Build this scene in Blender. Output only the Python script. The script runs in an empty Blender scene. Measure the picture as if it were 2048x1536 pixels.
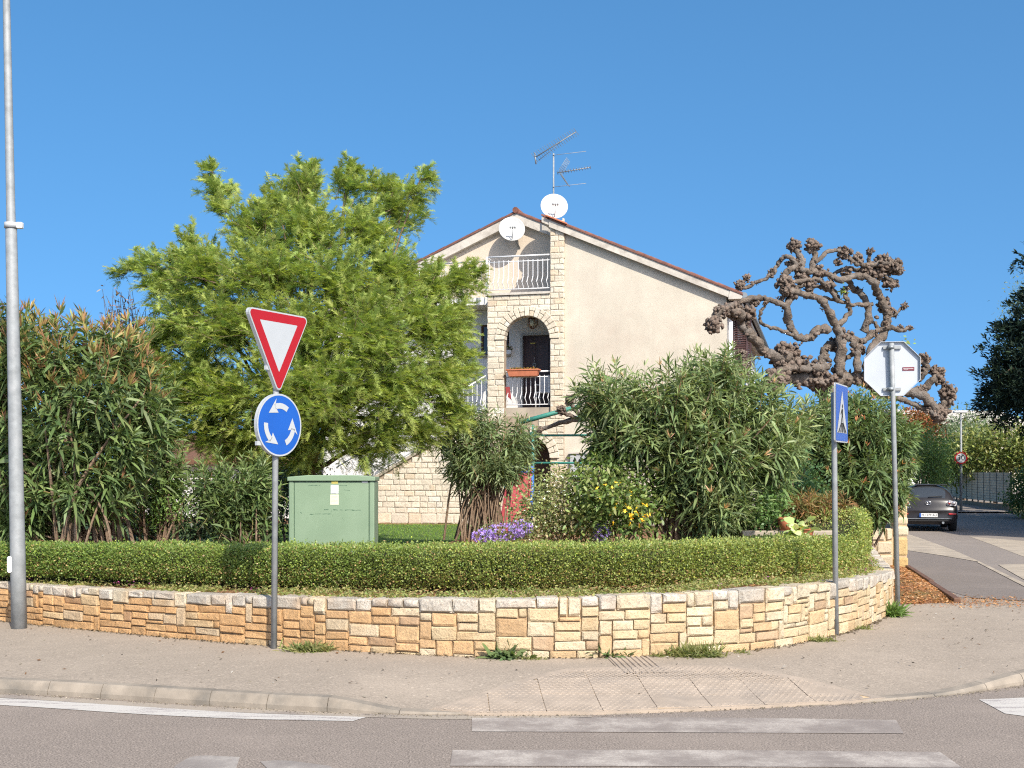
import bpy, bmesh, math, random
import numpy as np
from mathutils import Vector, noise as mnoise

# ------------------------------------------------------------------ camera, light
F, EYE, HOR = 2400.0, 1.75, 955.0          # focal length and horizon in pixels of the 2048 x 1536 photograph
scene = bpy.context.scene
col = scene.collection
cam_d = bpy.data.cameras.new('camera')
cam = bpy.data.objects.new('camera', cam_d)
col.objects.link(cam)
cam.location = (0, 0, EYE)
cam.rotation_euler = (math.radians(90), 0, 0)
cam_d.sensor_width = 36.0
cam_d.lens = 36.0 * F / 2048.0
cam_d.shift_y = (HOR - 768.0) / 2048.0
cam_d.clip_start = 0.1
cam_d.clip_end = 3000.0
scene.camera = cam

SUN_EL = math.radians(41.0)
SUN_AZ = math.radians(24.0)                 # shadows fall this far to the left of straight ahead
ldir = Vector((-math.sin(SUN_AZ) * math.cos(SUN_EL), math.cos(SUN_AZ) * math.cos(SUN_EL), -math.sin(SUN_EL)))
sun_d = bpy.data.lights.new('sun', 'SUN')
sun_d.energy = 3.75
sun_d.angle = math.radians(0.55)
sun_d.color = (1.0, 0.93, 0.82)
sun = bpy.data.objects.new('sun', sun_d)
sun.rotation_euler = ldir.to_track_quat('-Z', 'Y').to_euler()
sun.location = (20, -30, 40)
col.objects.link(sun)

world = bpy.data.worlds.new('World')
scene.world = world
world.use_nodes = True
wn, wl = world.node_tree.nodes, world.node_tree.links
wn.clear()
sky = wn.new('ShaderNodeTexSky')
sky.sky_type = 'NISHITA'
sky.sun_disc = False
sky.sun_elevation = SUN_EL
# sun stands behind the camera to the right; Blender measures the rotation from +Y clockwise seen from above
sky.sun_rotation = math.radians(180.0) - SUN_AZ
sky.altitude = 1500.0
sky.air_density = 1.0
sky.dust_density = 7.0
sky.ozone_density = 4.0
bg = wn.new('ShaderNodeBackground')
bg.inputs['Strength'].default_value = 0.125
wo = wn.new('ShaderNodeOutputWorld')
# the hazy band at the horizon is kept low: the sky is read a little higher up than one looks
tcw = wn.new('ShaderNodeTexCoord')
vm1 = wn.new('ShaderNodeVectorMath'); vm1.operation = 'MULTIPLY_ADD'
vm1.inputs[1].default_value = (1, 1, 0.78); vm1.inputs[2].default_value = (0, 0, 0.22)
vm2 = wn.new('ShaderNodeVectorMath'); vm2.operation = 'NORMALIZE'
hs = wn.new('ShaderNodeHueSaturation'); hs.inputs['Saturation'].default_value = 1.2; hs.inputs['Hue'].default_value = 0.490
wl.new(tcw.outputs['Generated'], vm1.inputs[0]); wl.new(vm1.outputs[0], vm2.inputs[0]); wl.new(vm2.outputs[0], sky.inputs['Vector'])
wl.new(sky.outputs['Color'], hs.inputs['Color']); wl.new(hs.outputs['Color'], bg.inputs['Color'])
wl.new(bg.outputs['Background'], wo.inputs['Surface'])

scene.view_settings.view_transform = 'Standard'
scene.view_settings.look = 'None'
scene.view_settings.gamma = 1.0
scene.view_settings.use_curve_mapping = False
scene.view_settings.exposure = 0.92
scene.cycles.use_denoising = False
scene.cycles.pixel_filter_type = 'BLACKMAN_HARRIS'
scene.cycles.filter_width = 1.15
scene.cycles.max_bounces = 6
scene.cycles.diffuse_bounces = 3
scene.cycles.glossy_bounces = 3
scene.cycles.transmission_bounces = 4
scene.cycles.transparent_max_bounces = 6
scene.cycles.sample_clamp_indirect = 6.0

# ------------------------------------------------------------------ helpers
def at(px, py, Y):
    return Vector(((px - 1024.0) / F * Y, Y, EYE - (py - HOR) / F * Y))

def gnd(px, py, z=0.0):
    d = F * (EYE - z) / (py - HOR)
    return Vector(((px - 1024.0) / F * d, d, z))

def norm(v):
    v = np.asarray(v, float)
    return v / np.maximum(np.linalg.norm(v, axis=-1, keepdims=True), 1e-9)

def smooth01(a, b, x):
    t = max(0.0, min(1.0, (x - a) / (b - a)))
    return t * t * (3 - 2 * t)

def catmull(pts, n=12):
    P = [np.array(p, float) for p in pts]
    P = [2 * P[0] - P[1]] + P + [2 * P[-1] - P[-2]]
    out = []
    for i in range(1, len(P) - 2):
        for k in range(n):
            t = k / n
            out.append(0.5 * ((2 * P[i]) + (-P[i - 1] + P[i + 1]) * t + (2 * P[i - 1] - 5 * P[i] + 4 * P[i + 1] - P[i + 2]) * t * t
                              + (-P[i - 1] + 3 * P[i] - 3 * P[i + 1] + P[i + 2]) * t ** 3))
    out.append(P[-2])
    return np.array(out)

class Curve2:
    """a smooth curve in the ground plane, walked by its length"""
    def __init__(s, pts, n=14):
        s.p = catmull(pts, n)
        d = np.linalg.norm(np.diff(s.p, axis=0), axis=1)
        s.s = np.concatenate([[0], np.cumsum(d)])
        s.len = s.s[-1]
    def at(s, t):
        return np.array([np.interp(t, s.s, s.p[:, k]) for k in range(s.p.shape[1])])
    def tan(s, t, e=0.06):
        a, b = s.at(max(0, t - e)), s.at(min(s.len, t + e))
        v = (b - a)[:2]
        return v / (np.linalg.norm(v) + 1e-9)

def root_loc(o):
    l = Vector((0, 0, 0))
    while o is not None:
        l = l + o.location
        o = o.parent
    return l

def props(o, label=None, cat=None, group=None, kind=None):
    if label: o['label'] = label
    if cat: o['category'] = cat
    if group: o['group'] = group
    if kind: o['kind'] = kind
    return o

def thing(name, label, cat, loc, group=None):
    o = bpy.data.objects.new(name, None)
    o.empty_display_size = 0.2
    col.objects.link(o)
    o.location = loc
    return props(o, label, cat, group)

def link(name, me, parent=None, loc=(0, 0, 0)):
    o = bpy.data.objects.new(name, me)
    col.objects.link(o)
    o.location = loc
    if parent is not None: o.parent = parent
    return o

class MB:
    """collects shapes in a local frame; build() links them as one mesh object"""
    def __init__(s, o=(0, 0, 0), ex=(1, 0, 0), ey=(0, 1, 0), ez=(0, 0, 1)):
        s.o, s.ex, s.ey, s.ez = (Vector(o), Vector(ex).normalized(), Vector(ey).normalized(), Vector(ez).normalized())
        s.v, s.f, s.m, s.sm = [], [], [], []
    def P(s, a, b, c):
        return s.o + s.ex * a + s.ey * b + s.ez * c
    def add(s, verts, faces, m=0, smooth=False):
        k = len(s.v)
        s.v += [s.P(*p) for p in verts]
        for f in faces:
            s.f.append([i + k for i in f]); s.m.append(m); s.sm.append(smooth)
        return s
    def box(s, a0, a1, b0, b1, c0, c1, m=0):
        v = [(a, b, c) for c in (c0, c1) for b in (b0, b1) for a in (a0, a1)]
        return s.add(v, [(0, 2, 3, 1), (4, 5, 7, 6), (0, 1, 5, 4), (2, 6, 7, 3), (0, 4, 6, 2), (1, 3, 7, 5)], m)
    def prism(s, pts, b0, b1, m=0):
        """pts: outline in the (a, c) plane, extruded from b0 to b1"""
        n = len(pts)
        v = [(a, b0, c) for a, c in pts] + [(a, b1, c) for a, c in pts]
        f = [tuple(range(n)), tuple(range(2 * n - 1, n - 1, -1))]
        f += [(i, i + n, (i + 1) % n + n, (i + 1) % n) for i in range(n)]
        return s.add(v, f, m)
    def sheet(s, pts, m=0):
        return s.add(pts, [tuple(range(len(pts)))], m)
    def tube(s, path, r, n=8, m=0, caps=True, smooth=True):
        path = [Vector(p) for p in path]
        K = len(path)
        rr = [r] * K if not hasattr(r, '__len__') else list(r)
        v = []
        t0 = (path[1] - path[0]).normalized()
        ref = Vector((0, 0, 1)) if abs(t0.z) < 0.9 else Vector((1, 0, 0))
        nx = t0.cross(ref).normalized()
        for i in range(K):
            t = (path[min(K - 1, i + 1)] - path[max(0, i - 1)])
            if t.length < 1e-9: t = t0
            t.normalize()
            nx = (nx - t * nx.dot(t))
            if nx.length < 1e-6: nx = t.orthogonal()
            nx.normalize()
            ny = t.cross(nx)
            for k in range(n):
                a = 2 * math.pi * k / n
                v.append(tuple(path[i] + (nx * math.cos(a) + ny * math.sin(a)) * rr[i]))
        f = [(i * n + k, i * n + (k + 1) % n, (i + 1) * n + (k + 1) % n, (i + 1) * n + k) for i in range(K - 1) for k in range(n)]
        s.add(v, f, m, smooth)
        if caps:
            k0 = len(s.v) - K * n
            s.f.append(list(range(k0 + n - 1, k0 - 1, -1))); s.m.append(m); s.sm.append(False)
            s.f.append(list(range(k0 + (K - 1) * n, k0 + K * n))); s.m.append(m); s.sm.append(False)
        return s
    def lathe(s, prof, c=(0, 0, 0), n=20, m=0, axis='z', smooth=True):
        v, K = [], len(prof)
        for r, h in prof:
            for k in range(n):
                a = 2 * math.pi * k / n
                if axis == 'z': v.append((c[0] + r * math.cos(a), c[1] + r * math.sin(a), c[2] + h))
                elif axis == 'y': v.append((c[0] + r * math.cos(a), c[1] + h, c[2] + r * math.sin(a)))
                else: v.append((c[0] + h, c[1] + r * math.cos(a), c[2] + r * math.sin(a)))
        f = [(i * n + k, i * n + (k + 1) % n, (i + 1) * n + (k + 1) % n, (i + 1) * n + k) for i in range(K - 1) for k in range(n)]
        return s.add(v, f, m, smooth)
    def build(s, name, mats, parent=None, loc=None, bevel=0.0, seg=2):
        base = root_loc(parent) if parent is not None else Vector(loc if loc is not None else (0, 0, 0))
        me = bpy.data.meshes.new(name)
        me.from_pydata([tuple(v - base) for v in s.v], [], s.f)
        mats = mats if isinstance(mats, (list, tuple)) else [mats]
        for m in mats: me.materials.append(m)
        me.polygons.foreach_set('material_index', s.m)
        me.polygons.foreach_set('use_smooth', s.sm)
        bm = bmesh.new(); bm.from_mesh(me)
        bmesh.ops.recalc_face_normals(bm, faces=bm.faces)
        bm.to_mesh(me); bm.free()
        o = link(name, me, parent, (0, 0, 0) if parent is not None else base)
        if bevel:
            b = o.modifiers.new('bevel', 'BEVEL')
            b.width, b.segments, b.limit_method, b.angle_limit = bevel, seg, 'ANGLE', math.radians(50)
        return o

def tri_mesh(name, V, T, mat, parent=None, tint=None, loc=(0, 0, 0), smooth=False):
    base = np.array(root_loc(parent) if parent is not None else loc, float)
    V = np.asarray(V, np.float32) - base.astype(np.float32)
    T = np.asarray(T, np.int32)
    me = bpy.data.meshes.new(name)
    me.vertices.add(len(V)); me.vertices.foreach_set('co', V.ravel())
    me.loops.add(T.size); me.loops.foreach_set('vertex_index', T.ravel())
    me.polygons.add(len(T)); me.polygons.foreach_set('loop_start', np.arange(0, T.size, 3, dtype=np.int32))
    if smooth: me.polygons.foreach_set('use_smooth', np.ones(len(T), bool))
    me.update(calc_edges=True)
    if tint is not None:
        a = me.color_attributes.new('tint', 'FLOAT_COLOR', 'POINT')
        c = np.ones((len(V), 4), np.float32); c[:, :3] = tint
        a.data.foreach_set('color', c.ravel())
    me.materials.append(mat)
    return link(name, me, parent, (0, 0, 0) if parent is not None else tuple(base))

# ------------------------------------------------------------------ materials
def nodes_of(name):
    m = bpy.data.materials.new(name)
    m.use_nodes = True
    nt = m.node_tree
    return m, nt, nt.nodes, nt.links, nt.nodes['Principled BSDF']

def N(nt, kind, **kw):
    n = nt.nodes.new(kind)
    for k, v in kw.items():
        if k in n.inputs: n.inputs[k].default_value = v
        else: setattr(n, k, v)
    return n

def mixc(nt, fac, a, b, mode='MIX'):
    n = nt.nodes.new('ShaderNodeMix'); n.data_type = 'RGBA'; n.blend_type = mode
    L = nt.links
    for sock, val in ((n.inputs[0], fac), (n.inputs[6], a), (n.inputs[7], b)):
        if hasattr(val, 'is_output'): L.new(val, sock)
        elif isinstance(val, (int, float)): sock.default_value = val
        else: sock.default_value = (*val, 1) if len(val) == 3 else val
    return n.outputs[2]

def ramp(nt, fac, stops):
    r = nt.nodes.new('ShaderNodeValToRGB')
    e = r.color_ramp.elements
    while len(e) > 1: e.remove(e[-1])
    e[0].position, e[0].color = stops[0][0], (*([stops[0][1]] * 3 if isinstance(stops[0][1], (int, float)) else stops[0][1]), 1)
    for p, c in stops[1:]:
        x = e.new(p); x.color = (*([c] * 3 if isinstance(c, (int, float)) else c), 1)
    nt.links.new(fac, r.inputs[0])
    return r.outputs[0]

def noise_tex(nt, vec, scale, detail=4, rough=0.55, dist=0.0):
    n = N(nt, 'ShaderNodeTexNoise', Scale=scale, Detail=detail, Roughness=rough, Distortion=dist)
    nt.links.new(vec, n.inputs['Vector'])
    return n.outputs[0]

def coords(nt, per_object=False):
    tc = nt.nodes.new('ShaderNodeTexCoord')
    if not per_object: return tc.outputs['Object']
    oi = nt.nodes.new('ShaderNodeObjectInfo')
    va = nt.nodes.new('ShaderNodeVectorMath'); va.operation = 'MULTIPLY_ADD'
    nt.links.new(oi.outputs['Random'], va.inputs[0])
    va.inputs[1].default_value = (37.0, 53.0, 71.0)
    nt.links.new(tc.outputs['Object'], va.inputs[2])
    return va.outputs[0]

def bump(nt, height, strength, dist=0.01, prev=None):
    b = N(nt, 'ShaderNodeBump', Strength=strength, Distance=dist)
    nt.links.new(height, b.inputs['Height'])
    if prev is not None: nt.links.new(prev, b.inputs['Normal'])
    return b.outputs[0]

def pmat(name, c, rough=0.75, var=0.12, vs=6.0, bs=60.0, bst=0.25, bd=0.004, metal=0.0, spec=0.4, tint2=None, ts=1.5, per_object=False, streak=0.0):
    """painted, plastered or plain surface: mottled colour and fine relief"""
    m, nt, nd, L, p = nodes_of(name)
    v = coords(nt, per_object)
    n1 = noise_tex(nt, v, vs, 6)
    lo, hi = [x * (1 - var) for x in c], [min(1, x * (1 + var)) for x in c]
    out = mixc(nt, ramp(nt, n1, [(0.3, 0.0), (0.7, 1.0)]), lo, hi)
    if tint2 is not None:
        n2 = noise_tex(nt, v, ts, 5, 0.65)
        out = mixc(nt, ramp(nt, n2, [(0.48, 0.0), (0.72, 0.8)]), out, tint2)
    if streak:
        # rain streaks running down and fine pits
        mp = nd.new('ShaderNodeMapping'); mp.inputs['Scale'].default_value = (3.2, 3.2, 0.22); L.new(v, mp.inputs['Vector'])
        st = noise_tex(nt, mp.outputs[0], 1.6, 6, 0.7)
        out = mixc(nt, ramp(nt, st, [(0.52, 0.0), (0.75, streak)]), out, [x * 0.72 for x in c])
        out = mixc(nt, ramp(nt, noise_tex(nt, v, 22.0, 4, 0.8), [(0.30, 0.45), (0.42, 0.0)]), out, [x * 0.6 for x in c])
    L.new(out, p.inputs['Base Color'])
    p.inputs['Roughness'].default_value = rough
    p.inputs['Metallic'].default_value = metal
    p.inputs['Specular IOR Level'].default_value = spec
    if bst:
        L.new(bump(nt, noise_tex(nt, v, bs, 5), bst, bd), p.inputs['Normal'])
    return m

def leaf_mat(name, trans=0.3, rough=0.45, spec=0.35, gain=1.0):
    m, nt, nd, L, p = nodes_of(name)
    a = N(nt, 'ShaderNodeAttribute', attribute_name='tint')
    ac = mixc(nt, 1.0, a.outputs['Color'], (gain, gain, gain), 'MULTIPLY')
    L.new(ac, p.inputs['Base Color'])
    p.inputs['Roughness'].default_value = rough
    p.inputs['Specular IOR Level'].default_value = spec
    t = nd.new('ShaderNodeBsdfTranslucent')
    L.new(mixc(nt, 1.0, ac, (1.25, 1.25, 0.6), 'MULTIPLY'), t.inputs['Color'])
    ms = nd.new('ShaderNodeMixShader'); ms.inputs[0].default_value = trans
    L.new(p.outputs[0], ms.inputs[1]); L.new(t.outputs[0], ms.inputs[2])
    L.new(ms.outputs[0], nd['Material Output'].inputs['Surface'])
    return m

def asphalt(name, c, speck=0.35, patch=0.18, stain=(0.08, 0.07, 0.065), scale=95.0):
    m, nt, nd, L, p = nodes_of(name)
    v = coords(nt)
    fine = noise_tex(nt, v, scale, 3, 0.75)
    med = noise_tex(nt, v, 7.0, 6, 0.7)
    big = noise_tex(nt, v, 0.7, 4, 0.6)
    vo = N(nt, 'ShaderNodeTexVoronoi', Scale=scale * 1.1); L.new(v, vo.inputs['Vector'])
    lo, hi = [x * (1 - speck) for x in c], [x * (1 + speck) for x in c]
    o = mixc(nt, ramp(nt, fine, [(0.32, 0.0), (0.68, 1.0)]), lo, hi)
    o = mixc(nt, ramp(nt, vo.outputs['Color'], [(0.0, 0.0), (0.88, 0.0), (0.93, 0.5)]), o, [x * 2.1 for x in c])
    o = mixc(nt, ramp(nt, med, [(0.35, 0.0), (0.7, patch)]), o, [x * 0.7 for x in c])
    o = mixc(nt, ramp(nt, big, [(0.5, 0.0), (0.75, patch)]), o, [min(1, x * 1.45) for x in c])
    # scattered dark drips
    vd = N(nt, 'ShaderNodeTexVoronoi', Scale=2.3); L.new(v, vd.inputs['Vector'])
    o = mixc(nt, ramp(nt, vd.outputs['Distance'], [(0.0, 0.7), (0.012, 0.5), (0.03, 0.0)]), o, stain)
    # hairline cracks
    vc = N(nt, 'ShaderNodeTexVoronoi', Scale=0.8, feature='DISTANCE_TO_EDGE')
    wv = mixc(nt, 0.12, v, N(nt, 'ShaderNodeTexNoise', Scale=3.0).outputs[1])
    L.new(wv, vc.inputs['Vector'])
    o = mixc(nt, ramp(nt, vc.outputs[0], [(0.0, 0.12), (0.004, 0.0)]), o, stain)
    L.new(o, p.inputs['Base Color'])
    p.inputs['Roughness'].default_value = 0.88
    p.inputs['Specular IOR Level'].default_value = 0.25
    L.new(bump(nt, fine, 0.55, 0.004), p.inputs['Normal'])
    return m

def worn_paint(name, paint, under, wear=0.5, streak=True):
    m, nt, nd, L, p = nodes_of(name)
    v = coords(nt)
    mp = nd.new('ShaderNodeMapping'); mp.inputs['Scale'].default_value = (0.8, 5.0, 1) if streak else (1, 1, 1)
    L.new(v, mp.inputs['Vector'])
    a = noise_tex(nt, mp.outputs[0], 2.2, 6, 0.7)
    b = noise_tex(nt, v, 75.0, 3, 0.8)
    s = nd.new('ShaderNodeMath'); s.operation = 'MULTIPLY_ADD'; L.new(b, s.inputs[0]); s.inputs[1].default_value = 0.7
    L.new(a, s.inputs[2])
    f = ramp(nt, s.outputs[0], [(wear + 0.22, 1.0), (wear + 0.48, 0.0)])
    lo = mixc(nt, ramp(nt, b, [(0.3, 0.0), (0.7, 1.0)]), [x * 0.65 for x in under], [x * 1.3 for x in under])
    L.new(mixc(nt, f, lo, paint), p.inputs['Base Color'])
    p.inputs['Roughness'].default_value = 0.75
    L.new(bump(nt, b, 0.35, 0.003), p.inputs['Normal'])
    return m

def stone_mat(name, bst=0.8, bs=9.0, lichen=True, dirt=1.0, attr=False):
    """each stone takes the colour of its own object, with stains, grain and lichen on top"""
    m, nt, nd, L, p = nodes_of(name)
    oi = nd.new('ShaderNodeObjectInfo')
    own = oi.outputs['Color'] if not attr else N(nt, 'ShaderNodeAttribute', attribute_name='tint').outputs['Color']
    v = coords(nt, True)
    geo = nd.new('ShaderNodeNewGeometry')
    w = geo.outputs['Position']
    n1 = noise_tex(nt, w, bs, 8, 0.7)
    n2 = noise_tex(nt, w, 3.0, 4, 0.6)
    n3 = noise_tex(nt, w, 60.0, 4, 0.7)
    c = mixc(nt, 1.0, own, ramp(nt, n1, [(0.25, 0.74), (0.5, 0.96), (0.75, 1.08)]), 'MULTIPLY')
    c = mixc(nt, ramp(nt, n2, [(0.45, 0.0), (0.75, 0.45 * dirt)]), c, (0.40, 0.22, 0.085))
    c = mixc(nt, ramp(nt, n3, [(0.36, 0.2 + 0.3 * dirt), (0.5, 0.0)]), c, (0.23, 0.17, 0.11))
    if lichen:
        n4 = noise_tex(nt, w, 24.0, 6, 0.75)
        zz = nd.new('ShaderNodeSeparateXYZ'); L.new(w, zz.inputs[0])
        hi = ramp(nt, zz.outputs[2], [(0.50, 0.0), (0.58, 1.0)])
        k = mixc(nt, 1.0, hi, ramp(nt, n4, [(0.50, 0.0), (0.66, 0.55)]), 'MULTIPLY')
        c = mixc(nt, k, c, (0.16, 0.155, 0.15))
    L.new(c, p.inputs['Base Color'])
    p.inputs['Roughness'].default_value = 0.9
    p.inputs['Specular IOR Level'].default_value = 0.2
    b = bump(nt, n1, bst, 0.035)
    L.new(bump(nt, n3, 0.6, 0.008, b), p.inputs['Normal'])
    return m

M = {}
M['asphalt_road'] = asphalt('asphalt_road', (0.222, 0.185, 0.155), 0.75, 0.35, scale=78.0)
M['asphalt_side'] = asphalt('asphalt_side', (0.215, 0.185, 0.16), 0.35, 0.3)
M['asphalt_patch'] = asphalt('asphalt_patch', (0.175, 0.148, 0.128), 0.35, 0.3)
M['pavement'] = asphalt('pavement', (0.30, 0.25, 0.197), 0.3, 0.35, (0.12, 0.10, 0.08), 50.0)
M['concrete'] = pmat('concrete', (0.33, 0.28, 0.215), 0.9, 0.16, 2.5, 60, 0.3, tint2=(0.24, 0.2, 0.16))
M['kerb'] = pmat('kerb', (0.235, 0.20, 0.158), 0.9, 0.28, 4.0, 50, 0.5, tint2=(0.115, 0.107, 0.092), ts=2.6)
M['tactile'] = pmat('tactile', (0.335, 0.272, 0.21), 0.85, 0.14, 5.0, 80, 0.3, tint2=(0.26, 0.22, 0.18), ts=2.0)
M['paint_line'] = worn_paint('paint_line', (0.46, 0.43, 0.385), (0.23, 0.2, 0.19), 0.66)
M['paint_worn'] = worn_paint('paint_worn', (0.42, 0.375, 0.325), (0.218, 0.184, 0.159), 0.44, False)
M['paint_faded'] = worn_paint('paint_faded', (0.36, 0.325, 0.285), (0.215, 0.187, 0.166), 0.40, False)
M['stone'] = stone_mat('stone')
M['stone_tint'] = stone_mat('stone_tint', attr=True)
M['clad'] = stone_mat('clad', 0.5, 14.0, False, 0.18)
M['mortar'] = pmat('mortar', (0.44, 0.32, 0.19), 0.95, 0.25, 8, 60, 0.6)
M['clad_joint'] = pmat('clad_joint', (0.30, 0.235, 0.17), 0.95, 0.15, 8, 60, 0.4)
M['soil'] = pmat('soil', (0.22, 0.105, 0.05), 0.95, 0.4, 5, 30, 0.9, 0.03, tint2=(0.13, 0.12, 0.04), ts=0.9)
M['lawn'] = pmat('lawn', (0.06, 0.10, 0.02), 0.95, 0.4, 6, 40, 0.8, 0.02)
M['earth'] = pmat('earth', (0.14, 0.13, 0.06), 0.95, 0.35, 0.4, 3, 0.5, 0.03)
M['plaster'] = pmat('plaster', (0.495, 0.445, 0.36), 0.92, 0.09, 1.6, 55, 0.6, 0.008, tint2=(0.43, 0.36, 0.29), ts=0.55, streak=0.3)
M['plaster_pink'] = pmat('plaster_pink', (0.54, 0.455, 0.36), 0.92, 0.07, 1.6, 55, 0.6, 0.008, tint2=(0.49, 0.41, 0.33), ts=0.8, streak=0.3)
M['white_wall'] = pmat('white_wall', (0.62, 0.60, 0.57), 0.9, 0.05, 2, 60, 0.25)
M['fascia'] = pmat('fascia', (0.47, 0.43, 0.37), 0.9, 0.14, 5, 40, 0.5, tint2=(0.27, 0.235, 0.195), ts=3.5, streak=0.2)
M['roof_tile'] = pmat('roof_tile', (0.15, 0.06, 0.042), 0.85, 0.35, 7, 50, 0.4, tint2=(0.13, 0.085, 0.07), ts=3, per_object=True)
M['white_metal'] = pmat('white_metal', (0.62, 0.62, 0.62), 0.45, 0.06, 5, 80, 0.08)
M['grey_metal'] = pmat('grey_metal', (0.36, 0.37, 0.37), 0.5, 0.1, 5, 80, 0.08)
M['galv'] = pmat('galv', (0.245, 0.26, 0.262), 0.6, 0.18, 11, 70, 0.12, metal=0.12, tint2=(0.32, 0.33, 0.33), ts=6)
M['galv_dark'] = pmat('galv_dark', (0.24, 0.26, 0.27), 0.48, 0.14, 9, 70, 0.1, metal=0.35)
M['sign_back'] = pmat('sign_back', (0.40, 0.43, 0.46), 0.55, 0.06, 3, 80, 0.05, metal=0.15)
M['sign_white'] = pmat('sign_white', (0.38, 0.40, 0.41), 0.35, 0.03, 6, 200, 0.05)
M['sign_red'] = pmat('sign_red', (0.33, 0.008, 0.012), 0.35, 0.05, 4, 100, 0.03)
M['sign_blue'] = pmat('sign_blue', (0.013, 0.085, 0.36), 0.32, 0.05, 4, 100, 0.03)
M['black'] = pmat('black', (0.012, 0.012, 0.013), 0.5, 0.1, 5, 60, 0.05)
M['cab_green'] = pmat('cab_green', (0.17, 0.24, 0.15), 0.55, 0.07, 2.5, 50, 0.08, tint2=(0.20, 0.265, 0.175), ts=1.2)
M['cab_dark'] = pmat('cab_dark', (0.045, 0.10, 0.055), 0.6, 0.1)
M['paper'] = pmat('paper', (0.62, 0.62, 0.6), 0.7, 0.04, 40, 80, 0.05)
M['paper_cream'] = pmat('paper_cream', (0.55, 0.55, 0.4), 0.7, 0.04, 40, 80, 0.05)
M['yellow'] = pmat('yellow', (0.6, 0.5, 0.12), 0.6, 0.06)
M['wood_dark'] = pmat('wood_dark', (0.055, 0.03, 0.03), 0.4, 0.25, 9, 60, 0.15)
M['wood_mid'] = pmat('wood_mid', (0.13, 0.065, 0.035), 0.6, 0.3, 12, 60, 0.3)
M['terracotta'] = pmat('terracotta', (0.42, 0.14, 0.07), 0.8, 0.15, 8, 60, 0.2)
M['teal'] = pmat('teal', (0.045, 0.20, 0.155), 0.5, 0.12, 5, 60, 0.1)
M['plastic_red'] = pmat('plastic_red', (0.30, 0.055, 0.055), 0.4, 0.06)
M['plastic_blue'] = pmat('plastic_blue', (0.03, 0.12, 0.5), 0.4, 0.06)
M['plastic_green'] = pmat('plastic_green', (0.2, 0.5, 0.06), 0.4, 0.06)
M['bark'] = pmat('bark', (0.17, 0.115, 0.075), 0.95, 0.3, 14, 50, 0.8, 0.02, tint2=(0.26, 0.2, 0.14), ts=5)
M['bark_pollard'] = pmat('bark_pollard', (0.135, 0.107, 0.083), 0.95, 0.5, 9, 30, 1.0, 0.04, tint2=(0.20, 0.18, 0.16), ts=3)
M['bark_knob'] = pmat('bark_knob', (0.145, 0.106, 0.08), 0.95, 0.55, 12, 35, 1.0, 0.03, tint2=(0.25, 0.205, 0.17), ts=5)
M['leaf'] = leaf_mat('leaf', gain=2.15)
M['leaf_soft'] = leaf_mat('leaf_soft', 0.42, 0.6, 0.2, 2.0)
M['leaf_dark'] = leaf_mat('leaf_dark', 0.12, 0.65, 0.15, 1.4)
M['dish'] = pmat('dish', (0.40, 0.40, 0.385), 0.5, 0.06, 4, 60, 0.05)
M['petal'] = leaf_mat('petal', 0.3, 0.7, 0.1)
M['window_dark'] = pmat('window_dark', (0.02, 0.022, 0.025), 0.12, 0.1, 3, 30, 0.0, spec=0.6)
# ================================================================== SETTING
rng = np.random.default_rng(7)
EARTH_Z = -0.12
mb = MB(); mb.sheet([(-700, -60, EARTH_Z), (700, -60, EARTH_Z), (700, 1500, EARTH_Z), (-700, 1500, EARTH_Z)])
props(mb.build('ground', M['earth']), kind='structure')
mb = MB(); mb.sheet([(-70, -22, 0), (70, -22, 0), (70, 13.5, 0), (-70, 13.5, 0)])
props(mb.build('road', M['asphalt_road']), kind='structure')

# kerb: front foot of the kerb, read off the photograph and carried on past the frame
KPX = [(0, 1387), (175, 1396), (391, 1410), (628, 1424), (850, 1430), (1184, 1430), (1398, 1421), (1680, 1409), (1898, 1391), (2048, 1370)]
kpts = [gnd(x, y)[:2] for x, y in KPX]
kpts = [(-12.5, 11.9), (-8.0, 10.55)] + kpts + [(5.6, 10.9), (7.6, 12.1), (10.5, 14.0)]
KERB = Curve2(kpts)
def kerb_top(x):
    return 0.108 - 0.090 * smooth01(-1.45, -0.72, x) + 0.090 * smooth01(3.3, 4.7, x)

# retaining wall: front foot of the wall
WPX = [(0, 1242), (200, 1262), (548, 1292), (900, 1312), (1130, 1316), (1300, 1312), (1500, 1300), (1600, 1285), (1700, 1262), (1765, 1236)]
wpts = [gnd(x, y, 0.1)[:2] for x, y in WPX]
wpts = [(-9.0, 15.3), (-7.4, 14.6)] + wpts + [(4.72, 14.9), (4.98, 15.9), (5.5, 18.0), (6.15, 20.5)]
WALL = Curve2(wpts)
def wall_top(x, y):
    if y > 14.6 and x > 4: return 0.60
    return float(np.interp(x, [-9, -5.9, -4.4, -2.3, -0.57, 1.27, 2.28, 3.6, 4.5], [0.54, 0.545, 0.555, 0.585, 0.625, 0.67, 0.685, 0.655, 0.61]))

def pave_z(x, y, t):
    """t = 0 at the kerb, 1 at the back of the pavement"""
    return kerb_top(x) * (1 - smooth01(0, 0.6, t)) + 0.10 * smooth01(0, 0.6, t)

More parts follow.
